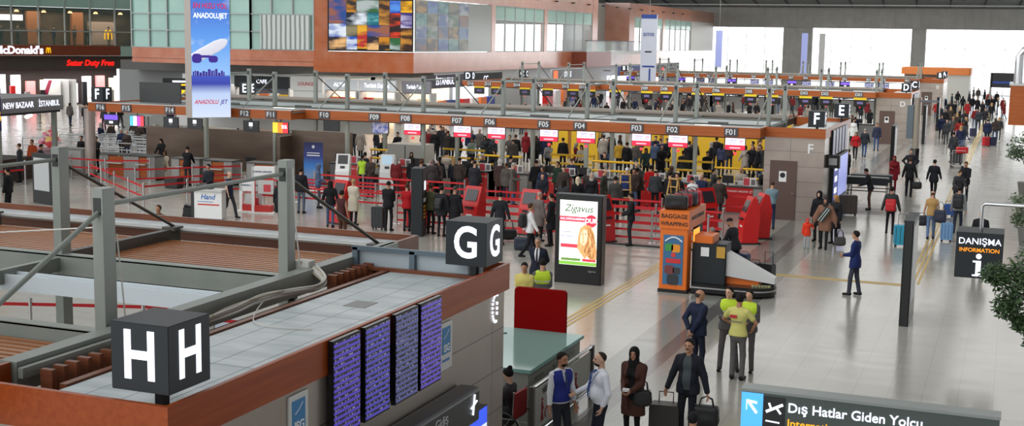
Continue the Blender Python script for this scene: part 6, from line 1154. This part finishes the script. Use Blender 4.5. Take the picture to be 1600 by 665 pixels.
P(1326,232,80,'carry',('jacket',K),('trousers',K),('short',HK),'man in black with a bag at the block edge',1.72); P(1338,205,180,'walk',('jacket',RD),('jeans',K),('long',HB),'woman in red behind the white coat',1.66,fem=True)
P(1362,262,95,'lean',('jacket',(34,34,36)),('trousers',BR),('short',HK),'man in black leaning at the dark folding table',1.72); P(1207,283,20,'phone',('shirt',(120,146,156)),('jeans',(44,54,84)),('short',HB),'man in pale blue shirt phoning by the brown door',1.74,h=.02)
person(-7.0,35.2,70,'lean',('jacket',(44,44,48)),('trousers',K),('beanie',(36,36,40)),1.78,label='bearded attendant leaning over the wrapped luggage',h=.02,face=('beard',)); person(-7.25,34.0,150,dict(POSES['lean'],lean=.35),('jacket',(38,38,40)),('trousers',K),('short',HG),1.72,label='attendant bending at the wrapping machine',h=.02)
# queue, left to right: (head px, head py, heading, pose, top, bottom, hair, description)
Q = [
(258,234,165,'sit',('sweater',CR),('jeans',(170,96,96)),('long',HB),'seated woman in cream sweater and red trousers',1),
(292,229,10,'work',('jacket',K),('jeans',DG),('short',HK),'man in black leaning at the wood fronted desk',0),
(326,256,180,'hold',('suit',(34,36,46)),('trousers',K),('short',HK),'young man in dark suit at the event board',0),
(358,267,-100,'walk',('vest',(40,44,70)),('trousers',DG),('bald',(110,84,66)),'bald man in waistcoat striding right',0),
(248,320,180,'stand',('jacket',BR),('trousers',K),('short',HB),'brown haired person partly behind the canopy edge',0),
(127,212,180,'stand',('jacket',K),('trousers',K),('short',HK),'man in black left of the grey counter',0),(150,213,180,'cross',('jacket',K),('trousers',K),('short',HK),'second man in black beside the grey counter',0),
(30,224,120,'stand',('coat',DG),('trousers',K),('short',HB),'person in dark coat at the candy stand',0),(62,225,-60,'work',('jacket',K),('trousers',K),('short',HK),'shopper in black at the candy stand',0),(50,218,180,'stand',('jacket',(190,80,40)),('jeans',K),('short',HB),'shopper in orange top behind the candy stand',0),(12,262,100,'stand',('jacket',K),('trousers',K),('short',HK),'person in black at the left picture edge',0),
(199,222,180,'work',('jacket',K),('trousers',K),('long',HK),'clerk with dark hair behind the leftmost desk',1),
(436,281,-20,'carry',('coat',K),('leggings',K),('scarf',(30,28,30)),'woman in long black behind the steel post',1),(470,262,10,'stand',('jacket',K),('jeans',(90,98,116)),('short',HK),'man in black top and jeans beside the steel post',0),(497,256,-60,'hold',('sweater',(84,100,130)),('jeans',GR),('hood',(84,100,130)),'person in blue hooded top holding papers',0),
(516,282,20,'carry',('jacket',K),('jeans',JN),('long',HK),'woman with black hair and olive bag',1),(534,297,-15,'stand',('vest',(70,36,36)),('trousers',BR),('short',HK),'man in maroon waistcoat',0),(552,280,-5,'hold',('coat',(206,196,176)),('leggings',K),('short',HY),'blond woman in cream coat at a red kiosk',1),
(607,283,5,'hold',('jacket',K),('jeans',K),('short',HK),'man in black jacket with a black trolley bag',0),(636,287,0,'hold',('jacket',(170,24,32)),('leggings',K),('short',HB),'woman in red jacket using a kiosk',1),(673,287,-10,'stand',('jacket',OL),('jeans',K),('short',HB),'man in olive jacket right of the totem',0),(690,290,0,'stand',('parka',(40,40,44)),('leggings',K),('short',HK),'person in dark parka with fur hood',0),(711,291,-5,'stand',('coat',K),('trousers',K),('beanie',(70,64,62)),'person in black coat and grey cap',0),
(782,300,8,'carry',('jacket',(36,38,42)),('jeans',K),('short',HK),'man in dark jacket carrying a black bag',0),(829,316,-62,'walk',('jacket',WH),('trousers',K),('short',HB),'striding traveller in white with a black backpack',0),(843,300,-30,'stand',('coat',(110,100,96)),('trousers',K),('beanie',(170,150,140)),'woman in grey coat and pale cap',1),(862,302,90,'stand',('coat',K),('trousers',K),('short',HK),'tall dark figure left of the lightbox',0),
(566,242,5,'stand',('vest',(176,214,60)),('trousers',K),('pony',HK),'woman in lime vest by the white kiosk',1),
(645,246,10,'stand',('coat',K),('leggings',K),('long',HK),'woman in black left of the queue',1),(658,250,-5,'stand',('jacket',(44,40,38)),('trousers',K),('short',HB),'traveller in brown jacket',0),(676,249,5,'stand',('parka',(60,54,54)),('trousers',K),('scarf',(120,104,100)),'woman in pale headscarf',1),(687,245,-5,'stand',('jacket',(36,40,52)),('trousers',K),('short',HK),'man in navy at the desk',0),(709,247,0,'stand',('jacket',(40,46,56)),('jeans',K),('long',HY),'blond woman in dark jacket',1),
(738,245,5,'stand',('jacket',K),('jeans',JN),('short',HK),'man in black top and blue jeans',0),(781,249,0,'stand',('coat',(80,60,56)),('trousers',K),('scarf',(214,208,204)),'woman in white headscarf',1),(798,243,-10,'stand',('jacket',(50,54,56)),('trousers',K),('short',HK),'broad man in grey jacket',0),
(838,250,30,'phone',('jacket',K),('trousers',K),('short',HK),'man in black raising a phone',0),(848,270,200,'hold',('jacket',(34,40,48)),('jeans',K),('short',HK),'young man in dark blue facing us',0),(872,252,150,'stand',('jacket',GN),('trousers',K),('short',HK),'man in dark green turned left',0),(881,280,0,'stand',('jacket',DG),('trousers',K),('long',HK),'woman with dark hair above the lightbox',1),(903,276,20,'stand',('coat',K),('leggings',K),('long',(206,190,160)),'pale blond woman in black coat',1),(925,270,185,'stand',('coat',K),('leggings',K),('scarf',(170,160,150)),'older woman in grey headscarf facing us',1),
(962,275,10,'stand',('jacket',(62,62,60)),('trousers',K),('short',HK),'man in grey coat',0),(980,262,5,'stand',('jacket',(34,50,100)),('trousers',K),('beanie',(224,224,224)),'man in blue jacket and white cap',0),(996,262,0,'stand',('jacket',(60,48,42)),('trousers',K),('short',HK),'traveller in brown beside the white cap',0),(1017,258,8,'stand',('jacket',(196,26,30)),('jeans',(140,150,166)),('short',HK),'man in bright red top and pale jeans',0),(987,302,110,'hold',('jacket',K),('trousers',(38,38,42)),('short',HK),'young man in black standing before the queue',0),
(1047,268,-20,'stand',('jacket',K),('jeans',K),('short',HK),'man in black by the ladder',0),(1084,280,30,'lean',('vest',WH),('jeans',DG),('short',HK),'man with white vest bending',0),(1099,276,-10,'lean',('jacket',(84,80,80)),('jeans',DG),('short',HK),'man in grey bending at the ladders',0),
# staff and passengers under the canopy
(602,190,180,'work',('jacket',K),('trousers',K),('long',HK),'clerk in black behind the F09 desk',1),(622,206,180,'work',('suit',K),('trousers',K),('short',HK),'clerk in dark suit behind the F08 desk',0),(598,216,190,'sit',('jacket',K),('trousers',K),('short',HK),'seated clerk left of the grey booth',0),(680,202,10,'stand',('coat',K),('trousers',K),('short',HG),'grey haired passenger at desk F08',0),(700,204,-10,'stand',('jacket',(50,44,40)),('trousers',K),('short',HB),'passenger in brown at desk F07',0),(710,206,5,'stand',('jacket',K),('trousers',K),('short',HK),'passenger in black at desk F07',0),
(738,215,185,'work',('shirt',(150,170,160)),('trousers',K),('short',HB),'clerk in pale green shirt below F07',0),(773,233,175,'work',('jacket',K),('trousers',K),('long',HK),'clerk with long dark hair below F06',1),(806,210,20,'stand',('jacket',K),('trousers',K),('short',HB),'passenger in black right of F06',0),(822,206,0,'stand',('coat',(120,26,32)),('trousers',K),('hood',(140,26,32)),'passenger in red hood right of F06',1),(833,220,-15,'stand',('jacket',K),('trousers',K),('short',HK),'dark passenger beside the red hood',0),
(858,222,185,'work',('shirt',LG),('trousers',K),('long',HB),'clerk in grey below F05',1),(880,215,15,'stand',('jacket',K),('trousers',K),('short',HK),'passenger in black between F05 and F04',0),(909,226,180,'work',('shirt',CR),('trousers',K),('long',HB),'clerk in cream below F04',1),(944,209,-5,'stand',('shirt',WH),('trousers',K),('short',HG),'grey haired man in white between F04 and F03',0),(945,238,185,'reach',('vest',K),('trousers',K),('short',HK),'clerk in black vest reaching sideways',0),
(968,219,10,'stand',('jacket',YEL and (190,150,50)),('trousers',K),('short',HK),'passenger in yellow below F03',0),(980,222,-10,'stand',('jacket',K),('trousers',K),('short',HK),'passenger in black below F03',0),(1010,231,180,'work',('jacket',(46,70,70)),('trousers',K),('long',HB),'clerk in teal below F03',1),(1024,220,-5,'stand',('jacket',(70,84,110)),('jeans',K),('short',HK),'passenger in blue right of F03',0),
(1043,216,180,'work',('suit',K),('trousers',K),('short',HK),'clerk in dark suit below F02',0),(1077,221,5,'stand',('coat',K),('trousers',K),('short',HK),'passenger in black coat right of F02',0),(1068,235,15,'stand',('jacket',DG),('trousers',K),('short',HB),'passenger in grey right of F02',0),(1106,236,185,'work',('jacket',K),('trousers',K),('short',HK),'clerk in black left of F01',0),(1128,224,-10,'stand',('sweater',(60,64,90)),('trousers',K),('long',HK),'passenger in striped top left of F01',1),(1176,226,180,'reach',('jacket',K),('trousers',K),('short',HK),'clerk in black right of F01',0),(1120,214,10,'stand',('jacket',K),('trousers',K),('short',HK),'passenger in black behind the F01 screen',0),(1164,278,185,'work',('jacket',K),('trousers',K),('short',HK),'clerk behind the big red desk',0),
]
for (px, py, hd, pose, top, bot, hair, lb, fem) in Q:
    H = {'sit':1.30,'lean':1.62}.get(pose, 1.72 if not fem else 1.64); x, y = at(px, py, H if pose != 'sit' else 1.27)
    if y > 46.2 and y < 49.2 and 'clerk' in lb: y = 50.5
    o, J = person(x, y, hd, pose, top, bot, hair, 1.73 if not fem else 1.65, bool(fem), lb, h=.026)
    if 'black backpack' in lb: on_back(o, J, 'black backpack on the striding traveller', (24,24,28))
    if 'fur hood' in lb: on_back(o, J, 'small dark backpack below the fur hood', (34,34,38), .28, .38, 1.15)
# passengers under the further canopies and in the side aisles
r = random.Random(11); PAL = [K,K,K,DG,(40,40,46),N_,(60,50,46),(34,34,38),(50,54,58),(90,84,80),(56,58,50),(110,32,36),(160,150,140)]
def crowd(n, fx, lab, grp):
    for i in range(n):
        x, y = fx(i); fem = r.random() < .4
        person(x, y, r.choice([0,0,180,180,90,-90,20,200,160]), r.choice(['stand','walk','stroll','phone','hold','carry','relax','pocket']), (r.choice(['jacket','coat','parka','sweater']), r.choice(PAL)), (r.choice(['jeans','trousers']), r.choice([K,DG,JN,(44,50,70)])), (r.choice(['long','scarf','pony']) if fem else r.choice(['short','short','beanie','bald']), r.choice([HK,HK,HB,HG])), 1.64 if fem else 1.74, fem, lab, grp, h=.04)
crowd(44, lambda i: (-10-r.random()*28, 90.6+r.random()*4.2), 'passenger at the desks under the second canopy', 'passengers under the second canopy')
crowd(64, lambda i: (-10-r.random()*29, 100+r.random()*25), 'distant passenger beyond the second canopy', 'passengers beyond the second canopy')
crowd(16, lambda i: (-10-r.random()*26, 84+r.random()*4), 'passenger waiting in front of the second canopy', 'passengers before the second canopy')
crowd(46, lambda i: (-10.5-r.random()*24, 59+r.random()*8.0), 'passenger beyond the first canopy, before the yellow cabinets', 'passengers behind the first canopy')
crowd(12, lambda i: (-9.5-i*1.45-r.random()*.5, 50.4), 'clerk standing behind the red airline desks', 'clerks behind the red desks')
crowd(18, lambda i: (-9.8-i*.92-r.random()*.4, 46.6+r.random()*1.9), 'passenger standing before the red airline desks', 'passengers before the red desks')
crowd(16, lambda i: (-11-r.random()*26, 131.5+r.random()*3), 'distant passenger under the last canopy', 'passengers under the last canopy')
crowd(22, lambda i: (-63+r.random()*20, 70+r.random()*9), 'distant visitor among the cafe tables below the gallery', 'visitors by the food court')
crowd(16, lambda i: (-49+r.random()*9, 53+r.random()*8), 'passenger queueing between the chrome railings', 'passengers in the chrome railings')
for i in range(9):
    p = gal(2+i*1.7, 0, -1.6-.5*(i%2)); person(p[0], p[1], 90*i, 'hold', ('jacket', PAL[i]), ('jeans',K), ('short',HK), 1.7, False, 'dark silhouette of a diner upstairs behind the glass', 'diners upstairs', h=.04, z=5.45)
CROWD = [(1470,164),(1478,170),(1486,166),(1492,158),(1500,168),(1508,172),(1476,150),(1488,146),(1497,142),(1505,150),(1512,158),(1520,150),(1528,152),(1536,158),(1544,150),(1552,150),(1560,152),(1568,152),(1522,136),(1529,137),(1539,139),(1472,180),(1480,186),(1490,182),(1500,186),(1510,182),(1524,168),(1530,170),(1540,168),(1496,176),(1550,160),(1484,158),(1515,142),(1546,143),(1558,143),(1502,196),(1556,184),(1562,182),(1544,186),(1570,158),(1464,158),(1506,190)]
for i, (px, py) in enumerate(CROWD):
    x, y = at(px, py, 1.72)
    person(x, min(y, 186), r.choice([0,0,180,170,190,10,90]), r.choice(['walk','stroll','stand','pull','carry','phone']), (r.choice(['jacket','coat','parka']), r.choice(PAL[:-1]+[(150,36,36)])), ('jeans', r.choice([K,DG,JN])), (r.choice(['short','long','short','scarf']), r.choice([HK,HB,HY,HG])), 1.72, i % 3 == 0, 'dark figure in the dense crowd at the far end', 'far end crowd', h=.036)
for px, py, c in ((1478,196,(26,26,28)),(1520,200,(60,60,90)),(1540,215,(190,30,40)),(1500,205,(30,30,34)),(1466,190,(24,24,26)),(1550,215,(30,36,70))): x, y = at(px, py+14, 0); suitcase(x, y, r.random(), 'upright suitcase beside the far end crowd', c, group='far end suitcases')
# hi-vis vests as garments of the workers
def hivis(name_part, m=mat('hivis', (196,224,50), .7, emit=0)):
    for o in [q for q in bpy.data.objects if q.get('label') and name_part in q['label']]:
        J = skeleton(dict(wl=(-.1,.25,1.1),wr=(.1,.26,1.06))); D = Sdf(.02,.04); torso(D, J, .024); D.cut((0,0,-1), (0,0,1.17)); D.cut((0,-.35,1), (0,.02,1.50)); v = finish('hivis_vest', D.mesh('vest'), m, o)
        for z in (1.22,):
            E_ = Sdf(.02,.04); torso(E_, J, .028); E_.cut((0,0,-1), (0,0,z)); E_.cut((0,0,1), (0,0,z+.045)); finish('reflective_band', E_.mesh('band'), mat('reflective', (206,208,200), .3), v)
hivis('grey overalls and lime vest'); hivis('second lime vested'); hivis('lime vest seen from behind')
o = [q for q in bpy.data.objects if q.get('label') and 'royal blue vest' in q['label']][0]; J = skeleton({}); D = Sdf(.012,.04); torso(D, J, .024); D.cut((0,0,-1), (0,0,.955)); D.cut((0,-.35,1), (0,.02,1.46)); D.ops.append(('e', J['U'](0,.17,1.42), V3(.05,.16,.16), None, None, None, None, V3(-.3,-.1,1), V3(.3,.5,1.8), .006, True)); finish('blue_vest', D.mesh('bv'), mat('vest_blue', (30,44,130), .8), o)
MB().tube([(0,.1,1.44),(0,.135,1.36),(0,.145,1.2)], [.016,.02,.02], 6).build('tie', cmat((50,60,110)), o, True)
o = [q for q in bpy.data.objects if q.get('label') and 'yellow T-shirt' in q['label']][0]; MB().box(-.14,.0,-.128,-.118,1.27,1.33).build('red_back_print', mat('print_red', (190,40,50), .5), o); MB().box(-.16,.12,-.128,-.118,1.19,1.21).build('grey_back_print', mat('print_grey', (120,120,110), .5), o)
o = [q for q in bpy.data.objects if q.get('label') and 'striped scarf' in q['label']][0]; sc_ = MB().bar((-.16,.19,1.42),(.12,.26,.98),.05,.2).build('shawl', mat('shawl_dark', (50,58,56), .8), o); MB().bar((-.13,.222,1.42),(.16,.292,.99),.01,.025).build('shawl_stripe', mat('shawl_stripe', (196,206,200), .8), sc_); MB().bar((-.19,.22,1.38),(.07,.29,.97),.01,.025).build('shawl_stripe', mat('shawl_stripe', (196,206,200), .8), sc_)
# luggage held or parked by people
wr = hand_at(mo, mJ, 'r'); wl = hand_at(mo, mJ, 'l')
suitcase(wr.x-.02, wr.y-.02, .1, 'large dark brown suitcase pulled by the man with moustache', (46,42,38), .5, .62, .30, .17); duffel(wl.x, wl.y-.02, wl.z-.56, .1, 'black travel bag hanging from the hand of the man with moustache', (20,20,22), .42, .34, .24, .16)
el_ = cJ['ell']*(1.66/1.75); x, y = co_.location[0]-float(el_[0])+.02, co_.location[1]-float(el_[1])-.02; duffel(x, y, float(el_[2])-.36, .5, 'black handbag on the arm of the woman in brown coat', (34,32,32), .30, .26, .13, .18)
MB_ = MB(); 
cw_ = (hand_at(co_, cJ, 'l')+hand_at(co_, cJ, 'r'))*.5; tag(MB_.box(cw_.x-.06,cw_.x+.05,cw_.y-.09,cw_.y-.04,cw_.z-.0,cw_.z+.05).build('white_card', PRW), 'white papers held by the woman in brown coat', 'papers')
x, y = G(1408,385)[:2]; suitcase(x, y, .2, 'teal suitcase pulled by the red backpack traveller', (40,150,180), .5, .72, .3, .35); x, y = G(1478,377)[:2]; suitcase(x, y, .1, 'pale blue patterned suitcase beside the tan vest man', (110,150,190), .4, .66, .25, .1, stripe=(60,90,140))
x, y = G(1482,338)[:2]; suitcase(x, y, .2, 'small blue suitcase ahead of the big backpack', (40,80,150), .36, .5, .22, .1)
w_ = hand_at(o4, j4, 'r'); duffel(w_.x, w_.y, w_.z-.5, 0, 'black travel bag held by the man in black walking away', (22,22,24), .44, .3, .22, .2)
w_ = hand_at(o2, j2, 'l'); duffel(w_.x-.05, w_.y, w_.z-.4, .2, 'dark bag at the left side of the tan vest man', (34,36,44), .4, .34, .24, .1); w_ = hand_at(o2, j2, 'r'); duffel(w_.x+.02, w_.y-.1, w_.z-.2, 0, 'navy shoulder bag at the right side of the tan vest man', (34,40,60), .4, .42, .2, .3)
x, y = G(1312,388)[:2]; duffel(x, y, .1, .4, 'dark handbag hanging beside the poncho', (70,66,64), .36, .28, .16, .25); x, y = G(1324,336)[:2]; suitcase(x, y, .2, 'wide brown suitcase beside the blond woman', (70,58,54), .7, .8, .35, .05)
x, y = G(592,358)[:2]; suitcase(x, y, 0, 'black trolley bag behind the man in black jacket', (26,28,32), .46, .8, .32, .1); x, y = G(795,376)[:2]; duffel(x, y, .05, .5, 'black bag carried low beside the cube sign', (24,24,26), .5, .34, .26, .35)
x, y = G(818,390)[:2]; duffel(x, y, 0, .3, 'dark blue bag on the floor behind the striding traveller', (34,44,60), .6, .4, .3, .1)
e = empty('luggage_trolley', (G(1496,262).x, G(1496,262).y, 0), .1, 'luggage trolley stacked with red and striped bags', 'trolley'); b = MB(); b.box(-.35,.35,-.5,.5,.15,.2); b.tube([(-.33,-.5,.2),(-.33,-.62,1.0),(.33,-.62,1.0),(.33,-.5,.2)], .018, 6); b.build('trolley_frame', CHROME, e)
for sx in (-1,1): MB().lathe([(.07,0),(.07,.15)], 8, (sx*.28,.35,0)).build('trolley_wheel', DARK, e)
x, y = e.location[0], e.location[1]; suitcase(x-.1, y, .2, 'striped dark suitcase lying on the luggage trolley', (44,44,48), .6, .6, .4, .05, z=.2, stripe=(170,170,170)); duffel(x+.18, y+.1, .8, .3, 'red bag on top of the luggage trolley', (190,30,36), .6, .36, .4, .08)
# ---------------------------------------------------------------- labels: repeats that only differ by place get their place in the row
_seen = {}
bpy.context.view_layer.update()
for o in list(bpy.data.objects):
    if o.parent is None and o.get('label') and not o.get('group'): _seen.setdefault(o['label'], []).append(o)
for lb, os_ in _seen.items():
    if len(os_) > 1:
        os_.sort(key=lambda o: (o.location[0]+.39*o.location[1]) if False else o.location[0]/max(1, o.location[1]))
        for i, o in enumerate(os_): o['label'] = '%s, %s from the left' % (lb, ['first','second','third','fourth','fifth','sixth','seventh','eighth','ninth','tenth'][min(i,9)])
